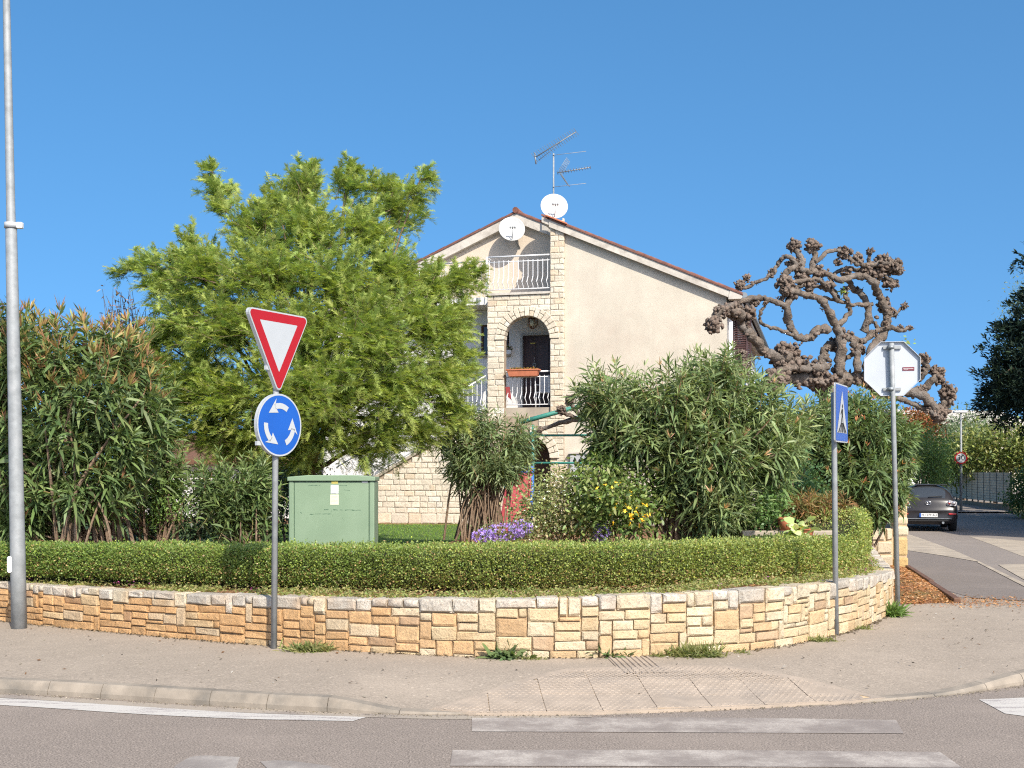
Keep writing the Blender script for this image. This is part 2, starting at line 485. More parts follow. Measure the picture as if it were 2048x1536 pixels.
# pavement, ruled between the kerb and a back line that runs under the wall
back = [(-12.5, 16.6), (-9, 15.6), (-7.4, 14.9)] + [(w[0], w[1] + 0.28) for w in wpts[2:11]] + [(4.9, 15.4), (6.2, 17.6), (12.5, 17.6)]
BACK = Curve2(back, 8)
nx, nt_ = 150, 12
V, T = [], []
bs_for = []
for i in range(nx + 1):
    s = i / nx
    f = KERB.at(s * KERB.len); tn = KERB.tan(s * KERB.len)
    f = f + np.array([-tn[1], tn[0]]) * 0.11
    # match the back line by x so that the ruling stays upright
    tx = f[0] * 1.12 + 0.2
    ss = np.linspace(0, BACK.len, 400); bp = np.array([np.interp(ss, BACK.s, BACK.p[:, k]) for k in (0, 1)]).T
    j = int(np.argmin(np.abs(bp[:, 0] - tx) + 0.001 * ss)); b = bp[j]
    for k in range(nt_ + 1):
        t = k / nt_
        p = f * (1 - t) + b * t
        V.append((p[0], p[1], pave_z(p[0], p[1], t)))
for i in range(nx):
    for k in range(nt_):
        a = i * (nt_ + 1) + k; b = a + nt_ + 1
        T += [(a, b, b + 1), (a, b + 1, a + 1)]
props(tri_mesh('pavement', V, T, M['pavement'], smooth=True), kind='structure')

def pave_at(x, y):
    """height of the pavement under a point"""
    d = np.hypot(KERB.p[:, 0] - x, KERB.p[:, 1] - y); i = int(np.argmin(d))
    w = np.hypot(WALL.p[:, 0] - x, WALL.p[:, 1] - y).min()
    return pave_z(x, y, d[i] / (d[i] + w + 1e-6))

# ---- kerb stones, each a piece
kerb = thing('kerb', None, None, (0, 9, 0)); kerb['kind'] = 'structure'
del_t = KERB.s
s = 0.25
first = True
while s < KERB.len - 0.8:
    x0 = KERB.at(s)[0]
    L = 0.49 if x0 < -1.6 or x0 > 3.9 else (0.72 if x0 < 3.2 else 0.6)
    if -1.62 < x0 < -1.2: L = 0.55
    n = 4
    v, f = [], []
    gap = 0.003
    for i in range(n + 1):
        ss = s + gap + (L - 2 * gap) * i / n
        p, tn = KERB.at(ss), KERB.tan(ss)
        q = np.array([-tn[1], tn[0]])
        zt = kerb_top(p[0])
        lean = 0.030 * min(1, zt / 0.1)
        for off, z in ((0.0, -0.08), (0.004, zt * 0.35), (lean, zt - 0.014), (lean + 0.016, zt), (0.125, zt + 0.003), (0.125, -0.08)):
            v.append((p[0] + q[0] * off, p[1] + q[1] * off, z))
    for i in range(n):
        a = i * 6
        for k in range(6):
            f.append((a + k, a + (k + 1) % 6, a + 6 + (k + 1) % 6, a + 6 + k))
    f += [tuple(range(5, -1, -1)), tuple(range(n * 6, n * 6 + 6))]
    mb = MB(); mb.add(v, f)
    mb.build('kerb_stone', M['kerb'], kerb)
    s += L
# thin mortar bed under the joints
mb = MB()
v, f = [], []
for i in range(121):
    ss = KERB.len * i / 120; p, tn = KERB.at(ss), KERB.tan(ss); q = np.array([-tn[1], tn[0]]); zt = kerb_top(p[0])
    for off, z in ((0.035, -0.08), (0.05, zt - 0.012), (0.12, zt - 0.008)):
        v.append((p[0] + q[0] * off, p[1] + q[1] * off, z))
for i in range(120):
    for k in range(2): f.append((i * 3 + k, i * 3 + k + 1, i * 3 + k + 4, i * 3 + k + 3))
mb.add(v, f); mb.build('joint_mortar', M['concrete'], kerb)

# ---- tactile paving at the dropped kerb
zone_px = [(866, 1416), (1150, 1358), (1290, 1352), (1440, 1352), (1600, 1370), (1742, 1393), (1690, 1400), (1398, 1413), (1184, 1421), (960, 1423)]
def tz(x, y): return max(pave_at(x, y), 0.016) + 0.003
zone = [np.array(gnd(x, y, 0.03)[:2]) for x, y in zone_px]
def clip_poly(poly, a, b):
    out = []
    def inside(p): return (b[0] - a[0]) * (p[1] - a[1]) - (b[1] - a[1]) * (p[0] - a[0]) <= 1e-9
    for i in range(len(poly)):
        p, q = poly[i], poly[(i + 1) % len(poly)]
        ip, iq = inside(p), inside(q)
        if ip: out.append(p)
        if ip != iq:
            d1 = (b[0] - a[0]) * (p[1] - a[1]) - (b[1] - a[1]) * (p[0] - a[0]); d2 = (b[0] - a[0]) * (q[1] - a[1]) - (b[1] - a[1]) * (q[0] - a[0])
            out.append(p + (q - p) * (d1 / (d1 - d2)))
    return out
tact = thing('tactile_paving', None, None, (1.2, 9.6, 0.03)); tact['kind'] = 'structure'
# border strip of plain concrete under and around the slabs
cz = np.mean(zone, axis=0)
border = [z + (z - cz) / np.linalg.norm(z - cz) * (0.11 if 0 < i < 6 else 0.03) for i, z in enumerate(zone)]
mb = MB()
def fan(poly, dz):
    k = len(poly); c = np.mean(poly, axis=0)
    vv = [(p[0], p[1], tz(p[0], p[1]) + dz) for p in poly] + [(c[0], c[1], tz(c[0], c[1]) + dz)]
    return vv, [(i, (i + 1) % k, k) for i in range(k)]
slab_n = 0
ax, ay = np.array([0.999, 0.02]), np.array([-0.05, 0.999])
o0 = zone[0]
def in_poly(p, poly):
    c = False
    for i in range(len(poly)):
        a, b = poly[i], poly[(i + 1) % len(poly)]
        if (a[1] > p[1]) != (b[1] > p[1]) and p[0] < (b[0] - a[0]) * (p[1] - a[1]) / (b[1] - a[1]) + a[0]: c = not c
    return c
# border as short cells so that it follows the dip of the pavement
bord_edges = len(border)
v, f = [], []
for i in range(bord_edges):
    a0, a1, b0, b1 = zone[i], zone[(i + 1) % bord_edges], border[i], border[(i + 1) % bord_edges]
    for k in range(6):
        t0, t1 = k / 6, (k + 1) / 6
        q = [a0 + (a1 - a0) * t0, a0 + (a1 - a0) * t1, b0 + (b1 - b0) * t1, b0 + (b1 - b0) * t0]
        k0 = len(v); v += [(p[0], p[1], tz(p[0], p[1]) + 0.003) for p in q]; v += [(q[e][0], q[e][1], tz(q[e][0], q[e][1]) - 0.03) for e in (2, 3)]
        f += [(k0, k0 + 1, k0 + 2, k0 + 3), (k0 + 2, k0 + 4, k0 + 5, k0 + 3)]
MB().add(v, f).build('border', M['tactile'], tact)
SL = 0.42
for i in range(-2, 12):
    for j in range(-3, 5):
        g = 0.003
        base = o0 + ax * (i * SL) + ay * (j * SL)
        cell = [base + ax * g + ay * g, base + ax * (SL - g) + ay * g, base + ax * (SL - g) + ay * (SL - g), base + ax * g + ay * (SL - g)]
        poly = cell
        zz = zone if True else zone
        for e in range(len(zone)):
            a, b = zone[e], zone[(e + 1) % len(zone)]
            poly = clip_poly(poly, a, b)
            if len(poly) < 3: break
        if len(poly) < 3: continue
        area = 0.5 * abs(sum(poly[k][0] * poly[(k + 1) % len(poly)][1] - poly[(k + 1) % len(poly)][0] * poly[k][1] for k in range(len(poly))))
        if area < 0.004: continue
        h = 0.007 + rng.uniform(-0.0015, 0.0015)
        vv = [(p[0], p[1], tz(p[0], p[1]) + h) for p in poly] + [(p[0], p[1], tz(p[0], p[1]) - 0.01) for p in poly]
        K = len(poly)
        ff = [tuple(range(K))] + [(k, k + K, (k + 1) % K + K, (k + 1) % K) for k in range(K)]
        mb = MB(); mb.add(vv, ff)
        for a_ in range(8):
            for b_ in range(8):
                c = base + ax * (SL * (a_ + 0.25 + 0.5 * (b_ % 2)) / 8) + ay * (SL * (b_ + 0.5) / 8)
                if not in_poly(c, poly): continue
                z = tz(c[0], c[1]) + h
                r0, r1, dh = 0.017, 0.010, 0.004
                kk = 5
                vs = [(c[0] + r0 * math.cos(2 * math.pi * q / kk), c[1] + r0 * math.sin(2 * math.pi * q / kk), z - 0.001) for q in range(kk)]
                vs += [(c[0] + r1 * math.cos(2 * math.pi * q / kk), c[1] + r1 * math.sin(2 * math.pi * q / kk), z + dh) for q in range(kk)]
                mb.add(vs, [(q, (q + 1) % kk, (q + 1) % kk + kk, q + kk) for q in range(kk)] + [tuple(range(kk, 2 * kk))])
        mb.build('paving_slab', M['tactile'], tact)
# joint bed
v, f = [], []
c = np.mean(zone, axis=0)
ring = []
for i in range(len(zone)):
    for k in range(5): ring.append(zone[i] + (zone[(i + 1) % len(zone)] - zone[i]) * (k / 5))
rows = 6
for r in range(rows + 1):
    for p in ring:
        q = c + (p - c) * (r / rows)
        v.append((q[0], q[1], tz(q[0], q[1]) + 0.001))
R = len(ring)
for r in range(rows):
    for k in range(R): f.append((r * R + k, r * R + (k + 1) % R, (r + 1) * R + (k + 1) % R, (r + 1) * R + k))
MB().add(v, f).build('joint_mortar', M['mortar'], tact)
# ribbed guide strip: two slabs side by side, seven ribs
g0, g1 = np.array(gnd(1293, 1353, 0.08)[:2]), np.array(gnd(1256, 1317, 0.09)[:2])
gd = (g1 - g0); gl = np.linalg.norm(gd); gd /= gl; gs = np.array([gd[1], -gd[0]])
for k in range(2):
    a, b = gl * k / 2 + 0.003, gl * (k + 1) / 2 - 0.003
    mb = MB()
    prof = []
    for r in range(8):
        x0 = -0.195 + r * 0.39 / 8
        prof += [(x0, 0.006), (x0 + 0.012, 0.006), (x0 + 0.018, 0.015), (x0 + 0.036, 0.015), (x0 + 0.042, 0.006)]
    prof.append((0.195, 0.006))
    vv = []
    for e in (a, b):
        for x, h in prof:
            p = g0 + gd * e + gs * x; vv.append((p[0], p[1], pave_at(p[0], p[1]) + h))
    n = len(prof)
    mb.add(vv, [(i, i + 1, n + i + 1, n + i) for i in range(n - 1)])
    mb.build('ribbed_slab', M['tactile'], tact)

M['dust'] = worn_paint('dust', (0.31, 0.262, 0.205), (0.218, 0.184, 0.159), 0.62, False)
# ---- painted markings on the road (sheets 4 mm above the asphalt)
def band(name, far, near, mat, z=0.004, n=10, label=None):
    fa, ne = Curve2([gnd(*p)[:2] for p in far]), Curve2([gnd(*p)[:2] for p in near])
    v, f = [], []
    for i in range(n + 1):
        a, b = fa.at(fa.len * i / n), ne.at(ne.len * i / n)
        v += [(a[0], a[1], z), (b[0], b[1], z)]
    for i in range(n): f.append((2 * i, 2 * i + 2, 2 * i + 3, 2 * i + 1))
    return props(MB().add(v, f).build(name, mat), kind='structure')
band('edge_line', [(-420, 1380), (0, 1397), (279, 1414), (500, 1427), (733, 1435)], [(-420, 1391), (0, 1411), (279, 1429), (500, 1439), (706, 1443)], M['paint_line'], n=24)
band('gutter_dust', [(-420, 1372), (0, 1389), (391, 1412), (683, 1426), (900, 1432), (1184, 1432)], [(-420, 1379), (0, 1396), (391, 1421), (683, 1433), (900, 1439), (1184, 1435)], M['dust'], z=0.003, n=30)
band('crossing_stripe', [(944, 1437), (1400, 1436), (1792, 1441)], [(944, 1464), (1400, 1466), (1808, 1468)], M['paint_worn'])
band('crossing_stripe', [(905, 1501), (1400, 1501), (1880, 1505)], [(900, 1533), (1400, 1534), (1925, 1537)], M['paint_worn'])
band('crossing_stripe', [(880, 1582), (1400, 1582), (1990, 1586)], [(870, 1625), (1400, 1625), (2030, 1629)], M['paint_worn'])
band('yield_marking', [(1958, 1400), (2048, 1396), (2160, 1391)], [(2010, 1428), (2090, 1438), (2180, 1444)], M['paint_line'])
band('lane_arrow', [(352, 1531), (392, 1513), (480, 1515)], [(330, 1560), (400, 1560), (470, 1545)], M['paint_faded'])
band('lane_arrow', [(520, 1524), (570, 1522), (660, 1533)], [(560, 1562), (630, 1562), (700, 1562)], M['paint_faded'])

# ---- side street: one sheet that climbs a little beyond the car
SD = np.array([math.sin(math.radians(14.5)), math.cos(math.radians(14.5))])     # its direction
def side_z(y): return 0.106 + 0.30 * smooth01(38, 50, y) + max(0, y - 50) * 0.012
def side_sheet(name, mat, pts_px=None, world=None, dz=0.0, sub=1.5):
    poly = [np.array(p) for p in world] if world is not None else [np.array(gnd(x, y, 0.106)[:2]) for x, y in pts_px]
    bm = bmesh.new()
    vs = [bm.verts.new((p[0], p[1], 0)) for p in poly]
    bm.faces.new(vs)
    ys = np.arange(15, 140, sub)
    for y in ys:
        g = bm.verts[:] + bm.edges[:] + bm.faces[:]
        bmesh.ops.bisect_plane(bm, geom=g, plane_co=(0, y, 0), plane_no=(0, 1, 0))
    for v in bm.verts: v.co.z = side_z(v.co.y) + dz
    bmesh.ops.recalc_face_normals(bm, faces=bm.faces)
    me = bpy.data.meshes.new(name); bm.to_mesh(me); bm.free()
    me.materials.append(mat)
    return props(link(name, me), kind='structure')
side_sheet('side_street', M['asphalt_side'], world=[(4.55, 16.4), (17, 16.4), (60, 30), (60, 135), (30, 135), (24, 62), (12, 48), (8.6, 30), (5.2, 17)])
side_sheet('asphalt_patch', M['asphalt_patch'], [(1770, 1092), (1812, 1102), (1880, 1112), (1962, 1126), (2048, 1172), (2230, 1265), (2200, 1213), (2048, 1202), (1945, 1196), (1780, 1150)], dz=0.004)
side_sheet('concrete_strip', M['concrete'], [(1800, 1066), (1812, 1067), (1850, 1080), (1908, 1101), (1962, 1125), (1880, 1111), (1805, 1100)], dz=0.008)
side_sheet('concrete_strip', M['concrete'], [(1938, 1073), (1985, 1090), (2048, 1114), (2300, 1205), (2300, 1100), (2048, 1082)], dz=0.004)
side_sheet('gutter', M['concrete'], [(1955, 1122), (2048, 1167), (2250, 1266), (2250, 1276), (2048, 1174), (1955, 1126)], dz=0.012)
side_sheet('concrete_strip', M['concrete'], [(1996, 1130), (2060, 1128), (2140, 1132), (2180, 1185), (2048, 1160)], dz=0.008)
side_sheet('far_pavement', M['asphalt_side'], world=[(16.2, 47.0), (40, 46), (40, 49.0), (20.5, 49.6), (24.5, 64), (22, 66)], dz=0.05)

# ---- garden ground inside the wall, and the lawn
gz = 0.56
inner = []
for i in range(61):
    s_ = WALL.len * i / 60; p, tn = WALL.at(s_), WALL.tan(s_)
    q = np.array([-tn[1], tn[0]])
    inner.append(p + q * 0.16)
v, f = [], []
for i, p in enumerate(inner):
    zt = wall_top(p[0], p[1]) - 0.035
    far = np.array([p[0] * 1.0 + 0.05, p[1] + 3.2]) if p[0] < 4.4 else np.array([4.6 + (i - 52) * 0.05, 19.5])
    for k in range(9):
        t = k / 8; q = p * (1 - t) + far * t
        v.append((q[0], q[1], zt * (1 - smooth01(0, 0.6, t)) + gz * smooth01(0, 0.6, t) + 0.012 * mnoise.noise((q[0] * 2.3, q[1] * 2.3, 1))))
for i in range(60):
    for k in range(8): f.append((i * 9 + k, i * 9 + k + 1, i * 9 + k + 10, i * 9 + k + 9))
props(MB().add(v, f).build('garden_soil', M['soil']), kind='structure')
mb = MB(); mb.sheet([(-30, 16.5, gz - 0.03), (-8.5, 15.6, gz - 0.03), (0, 13.6, gz - 0.03), (3.6, 14.4, gz - 0.03), (5.9, 20.3, gz - 0.03), (7.6, 26.5, gz - 0.03), (14, 52, gz - 0.03), (-30, 52, gz - 0.03)])
props(mb.build('garden_ground', M['soil']), kind='structure')
mb = MB(); mb.sheet([(-12, 17, gz - 0.026), (-1.2, 17, gz - 0.026), (-0.5, 24.2, gz - 0.026), (0.3, 30.4, gz - 0.026), (-14, 33, gz - 0.026)])
props(mb.build('lawn', M['lawn']), kind='structure')
# ================================================================== STONE PIECES
def stone_variants(name, count, depth, edge, seed, mat, gx=3, gz_=3):
    r = np.random.default_rng(seed); out = []
    for k in range(count):
        v, f = [], []
        xs, zs = np.array([-.5, -.42, .40, .5]), np.array([-.5, -.36, .38, .5])
        jx = r.uniform(-0.032, 0.032, (gz_ + 1, gx + 1)); jz = r.uniform(-0.06, 0.06, (gz_ + 1, gx + 1))
        for j in range(gz_ + 1):
            for i in range(gx + 1):
                e = (i in (0, gx)) or (j in (0, gz_))
                y = r.uniform(-depth, depth * 0.4) + (edge if e else 0)
                ex = jx[j, i] if not (i in (0, gx)) else jx[j, i] * 0.6
                v.append((xs[i] + ex, y, zs[j] + jz[j, i] * (0.7 if j in (0, gz_) else 1)))
        n0 = len(v)
        idx = lambda i, j: j * (gx + 1) + i
        for j in range(gz_):
            for i in range(gx): f.append((idx(i, j), idx(i + 1, j), idx(i + 1, j + 1), idx(i, j + 1)))
        loop = [idx(i, 0) for i in range(gx + 1)] + [idx(gx, j) for j in range(1, gz_ + 1)] + [idx(i, gz_) for i in range(gx - 1, -1, -1)] + [idx(0, j) for j in range(gz_ - 1, 0, -1)]
        for q in loop: v.append((v[q][0], 1.0, v[q][2]))
        nl = len(loop)
        for q in range(nl): f.append((loop[q], n0 + q, n0 + (q + 1) % nl, loop[(q + 1) % nl]))
        me = bpy.data.meshes.new(name); me.from_pydata(v, [], f)
        bm = bmesh.new(); bm.from_mesh(me); bmesh.ops.recalc_face_normals(bm, faces=bm.faces); bm.to_mesh(me); bm.free()
        me.materials.append(mat)
        out.append(me)
    return out
ROUGH = stone_variants('stone', 18, 0.06, 0.06, 3, M['stone'])
SPLIT = stone_variants('stone', 12, 0.10, 0.16, 5, M['clad'])

def piece(name, me, parent, p, fwd, size, color, flip=False, tilt=0):
    """p: centre of the front face; fwd: unit 2-vector pointing out of the wall; size: (width, depth, height)"""
    o = bpy.data.objects.new(name, me); col.objects.link(o)
    o.parent = parent
    o.location = Vector(p) - root_loc(parent)
    o.rotation_euler = (0, (tilt if tilt else 0), math.atan2(fwd[0], -fwd[1]))
    o.scale = (size[0] * (-1 if flip else 1), size[1], size[2])
    o.color = (*color, 1)
    return o

rs = random.Random(11)
wall_root = thing('retaining_wall', 'low curved retaining wall of rough honey coloured stones along the pavement', 'wall', (0.4, 11.2, 0.1))
CW, ROWS = 0.041, 13
cols = int(WALL.len / CW)
grid = np.zeros((ROWS, cols), int)
start = int(1.3 / CW)
stones = []
for r in range(ROWS):
    c = 0
    while c < cols:
        if grid[r, c]: c += 1; continue
        free = 1
        while c + free < cols and not grid[r, c + free] and free < 12: free += 1
        up = ROWS - r
        k = rs.random()
        if r == ROWS - 3 and rs.random() < 0.85: w, h = rs.choice([(5, 3), (6, 3), (7, 3), (4, 3), (8, 3)])
        elif k < 0.10: w, h = rs.choice([(2, 5), (3, 5), (2, 4), (3, 4)])
        elif k < 0.20: w, h = rs.choice([(4, 3), (6, 4), (7, 4), (4, 4)])
        elif k < 0.70: w, h = rs.choice([(5, 2), (6, 2), (7, 2), (4, 2), (8, 2), (9, 2)])
        elif k < 0.88: w, h = rs.choice([(5, 3), (6, 3), (8, 3), (7, 3)])
        else: w, h = rs.choice([(5, 1), (6, 1), (4, 1), (5, 2), (6, 2)])
        if up == 2: h = 2
        if up == 3 and h > 3: h = 3
        if up - h == 1: h += 1 if h < 3 else -1
        h = max(1, min(h, up)); w = min(w, free)
        if free - w in (1,): w = free if free <= 9 else w - 1
        hh = h
        for q in range(1, h):
            if grid[r + q, c:c + w].any(): hh = q; break
        grid[r:r + hh, c:c + w] = 1
        stones.append((c, r, w, hh))
        c += w
# keep the pieces that the photograph shows as objects, join the rest
vis, rest = [], []
for (c, r, w, h) in stones:
    s_ = (c + w / 2) * CW
    p = WALL.at(s_)
    (vis if -6.25 < p[0] and p[1] < 15.0 else rest).append((c, r, w, h))
def stone_colour(px_, top, k):
    left = smooth01(1.2, -3.5, px_)
    pale = np.array([0.54, 0.425, 0.255]); cream = np.array([0.55, 0.475, 0.34]); och = np.array([0.50, 0.325, 0.16]); rust = np.array([0.40, 0.17, 0.055]); white = np.array([0.53, 0.48, 0.40]); brn = np.array([0.33, 0.2, 0.12])
    if top > 0.86: cA = white * rs.uniform(0.8, 1.05) if rs.random() < 0.75 else cream
    elif k < 0.46: cA = pale
    elif k < 0.74: cA = cream
    elif k < 0.965: cA = och
    else: cA = brn
    if top <= 0.86 and rs.random() < left * 0.8: cA = och * (1 - 0.4 * rs.random()) + rust * 0.35
    mean = (pale * .5 + cream * .5) * (1 - left) + (och * .75 + rust * .25) * left
    if top <= .86: cA = cA * .6 + mean * .4
    return cA * rs.uniform(0.88, 1.08)
def stone_geom(c, r, w, h):
    s0, s1 = c * CW, (c + w) * CW
    sm = (s0 + s1) / 2; p, tn = WALL.at(sm), WALL.tan(sm)
    fwd = np.array([tn[1], -tn[0]])
    zb = pave_at(p[0], p[1]) - 0.02 if p[1] < 15 else 0.08
    zt = wall_top(p[0], p[1])
    z0, z1 = zb + (zt - zb) * r / ROWS, zb + (zt - zb) * (r + h) / ROWS
    return p, tn, fwd, z0, z1, s1 - s0
vis.sort(key=lambda q: -q[2] * q[3])
print('visible stones', len(vis))
for (c, r, w, h) in vis[:300]:
    p, tn, fwd, z0, z1, W_ = stone_geom(c, r, w, h)
    proud = rs.uniform(0.0, 0.022)
    top = (r + h) / ROWS
    jit = rs.uniform(-0.006, 0.010) if top > 0.95 else 0
    g = 0.012
    piece('stone', rs.choice(ROUGH), wall_root, (p[0] + fwd[0] * proud, p[1] + fwd[1] * proud, (z0 + z1) / 2 + jit / 2), fwd,
          (W_ - g, 0.22 if top > 0.9 else 0.12, z1 - z0 - g * 0.8 + jit), stone_colour(p[0], top, rs.random()), rs.random() < 0.5, rs.gauss(0, 0.012))
RV, RF, RC = [], [], []
for (c, r, w, h) in rest + vis[300:]:
    p, tn, fwd, z0, z1, W_ = stone_geom(c, r, w, h)
    me = rs.choice(ROUGH); q = np.array([-tn[1], tn[0]]); pr = rs.uniform(0, .016); top = (r + h) / ROWS
    cc = stone_colour(p[0], top, rs.random()); k0 = len(RV)
    for v_ in me.vertices:
        a_, d_y, c_ = v_.co.x * (W_ - .014), v_.co.y * (.22 if top > .9 else .12) - pr, v_.co.z * (z1 - z0 - .012)
        RV.append((p[0] + tn[0] * a_ + q[0] * d_y, p[1] + tn[1] * a_ + q[1] * d_y, (z0 + z1) / 2 + c_)); RC.append(cc)
    for f_ in me.polygons:
        vs_ = [k0 + i for i in f_.vertices]
        for i in range(1, len(vs_) - 1): RF.append((vs_[0], vs_[i], vs_[i + 1]))
o = tri_mesh('stone_course', RV, RF, M['stone_tint'], wall_root, np.array(RC)); o['kind'] = 'stuff'
# mortar core
v, f = [], []
K = 160
for i in range(K + 1):
    s_ = WALL.len * i / K; p, tn = WALL.at(s_), WALL.tan(s_); q = np.array([-tn[1], tn[0]])
    zb, zt = 0.0, wall_top(p[0], p[1]) - 0.012
    for off, z in ((0.018, zb), (0.018, zt), (0.225, zt), (0.225, zb)):
        v.append((p[0] + q[0] * off, p[1] + q[1] * off, z))
for i in range(K):
    for k in range(3): f.append((i * 4 + k, i * 4 + k + 1, i * 4 + k + 5, i * 4 + k + 4))
MB().add(v, f).build('mortar', M['mortar'], wall_root)

# ---- gate pillar of stacked blocks and the short return wall beside it
PX, PY = 7.03, 21.8
pil = thing('gate_pillar', 'slim pillar of stacked bulging cream stones in front of the parked car', 'pillar', (PX, PY, 0.08))
z = 0.08
for h, cc in ((0.24, (0.44, 0.30, 0.13)), (0.36, (0.46, 0.33, 0.155)), (0.20, (0.56, 0.47, 0.33)), (0.17, (0.55, 0.45, 0.3)), (0.22, (0.5, 0.38, 0.2)), (0.18, (0.55, 0.48, 0.36)), (0.2, (0.54, 0.47, 0.35))):
    mb = MB((PX, PY, z))
    w = 0.135 + rs.uniform(-0.012, 0.012)
    mb.box(-w, w, -w, w, 0.008, h - 0.008)
    o = mb.build('stone', M['clad'], pil, bevel=0.045, seg=2); o.color = (*cc, 1)
    z += h
MB((PX, PY, 0.05)).box(-0.11, 0.11, -0.11, 0.11, 0, z - 0.06).build('mortar', M['mortar'], pil)
rw = thing('return_wall', 'short low wall of large pale stone blocks left of the gate pillar', 'wall', (6.4, 21.75, 0.1))
for r, (zb, zt) in enumerate(((0.08, 0.36), (0.36, 0.6), (0.6, 0.84))):
    x = 5.5 - 0.15 * (r % 2)
    while x < 6.8:
        w = rs.uniform(0.36, 0.5); x1 = min(x + w, 6.88)
        piece('stone', rs.choice(SPLIT), rw, ((x + x1) / 2, 21.68, (zb + zt) / 2), (0, -1), (x1 - x - 0.02, 0.2, zt - zb - 0.018), np.array([0.53, 0.44, 0.31]) * rs.uniform(0.88, 1.08))
        x = x1
MB().box(5.36, 6.9, 21.71, 21.9, 0.05, 0.82).build('mortar', M['mortar'], rw)
# bare red earth heap with bark chips, held by a timber edging
v, f, K = [], [], 10
A, B, C_ = np.array([4.82, 15.5]), np.array([5.9, 15.85]), np.array([7.15, 21.7])
D_ = np.array([6.3, 21.0])
for i in range(K + 1):
    for j in range(K + 1):
        s_, t = i / K, j / K
        p = (A * (1 - t) + B * t) * (1 - s_) + (D_ * (1 - t) + C_ * t) * s_
        v.append((p[0], p[1], 0.085 + 0.15 * math.sin(math.pi * min(1, max(0, t))) ** 1.2 * (0.45 + 0.55 * math.sin(math.pi * s_)) * min(1, s_ / .16) + 0.012 * mnoise.noise((p[0] * 3, p[1] * 3, 0)) + 0.018))
for i in range(K):
    for j in range(K): a = i * (K + 1) + j; f.append((a, a + 1, a + K + 2, a + K + 1))
props(MB().add(v, f).build('earth_heap', M['soil']), kind='structure')
r_ = np.random.default_rng(5)
def chips(n, posf, size, cols_, name, kind='stuff', thick=0.3):
    P = np.array([posf() for _ in range(n)])
    a = r_.uniform(0, 6.28, n); tl = r_.uniform(-0.5, 0.5, (n, 2))
    L = r_.uniform(0.4, 1.3, n) * size; W = L * r_.uniform(0.3, 0.7, n)
    d = np.stack([np.cos(a), np.sin(a), tl[:, 0]], 1); e = np.stack([-np.sin(a), np.cos(a), tl[:, 1]], 1)
    V = np.stack([P - d * L[:, None] - e * W[:, None] * 0.3, P + e * W[:, None], P + d * L[:, None], P - e * W[:, None]], 1)
    V[:, :, 2] += (L * thick)[:, None]
    T = (np.arange(n)[:, None] * 4 + np.array([[0, 1, 2, 0, 2, 3]])).reshape(-1, 3)
    cc = np.array(cols_)[r_.integers(0, len(cols_), n)] * r_.uniform(0.7, 1.25, (n, 1))
    return props(tri_mesh(name, V.reshape(-1, 3), T, M['petal'], None, np.repeat(cc, 4, 0)), kind=kind)
def heap_pos():
    t, s_ = r_.uniform(0, 1), r_.uniform(0, 1) ** 1.3
    p = (A * (1 - t) + B * t) * (1 - s_) + (D_ * (1 - t) + C_ * t) * s_
    out_ = r_.random() < 0.12
    if out_: p = np.array([r_.normal(6.1, 0.5), r_.normal(15.9, 0.4)])
    return (p[0], p[1], (0.112 + 0.15 * math.sin(math.pi * min(1, max(0, t))) ** 1.2 * (0.45 + 0.55 * math.sin(math.pi * s_)) * min(1, s_ / .16)) if not out_ else 0.112)
chips(5200, heap_pos, 0.022, [(0.48, 0.23, 0.09), (0.42, 0.18, 0.08), (0.55, 0.34, 0.18), (0.3, 0.13, 0.06), (0.5, 0.28, 0.13)], 'bark_chips')
def spill():
    return (r_.normal(6.0, 0.5), r_.normal(15.7, 0.35), 0.112)
chips(500, spill, 0.016, [(0.40, 0.2, 0.1), (0.33, 0.15, 0.07)], 'spilt_earth')
e0, e1 = Vector((7.12, 21.6, 0.1)), Vector((5.86, 15.75, 0.1))
d_ = (e1 - e0).normalized()
fr = MB(e0, d_, (-d_.y, d_.x, 0))
L_ = (e1 - e0).length
fr.box(0, L_ * 0.55, -0.04, 0.04, -0.02, 0.075); 
props(fr.build('timber_edging', M['wood_mid'], loc=tuple(e0), bevel=0.01), 'weathered brown timber edging holding the red bark heap', 'timber')
fr = MB(e0, d_, (-d_.y, d_.x, 0)); fr.box(L_ * 0.56, L_, -0.06, 0.03, -0.02, 0.065)
props(fr.build('timber_edging', M['wood_mid'], loc=tuple(e1), bevel=0.01), 'broken front end of the brown timber edging on the pavement', 'timber')
# ================================================================== HOUSE
TH = math.radians(14.5)
HO = Vector((1.408, 31.0, 0.0))
HU, HV = Vector((math.cos(TH), -math.sin(TH), 0)), Vector((math.sin(TH), math.cos(TH), 0))
def HM(): return MB(HO, HU, HV)
def hp(u, w, z): return HO + HU * u + HV * w + Vector((0, 0, z))
HFWD = np.array([-HV.x, -HV.y])
G0 = 0.55
house = thing('house', 'two storey cream rendered house with stone clad arched porch and gabled tile roof', 'house', tuple(hp(0, 0, G0)))
RZ, RS, RU = 9.06, 0.435, -1.664                 # ridge height, slope, ridge position
def roof(u): return RZ - RS * abs(u - RU)
UR, UL, WB, WR, WF, WE = 4.08, -7.37, 1.4, -0.02, -0.12, 13.0
Z1, Z2 = 3.57, 6.56                               # porch floor, upper balcony floor
AC, AR = -1.022, 0.617                            # arch centre and radius
# ---- walls
mb = HM()
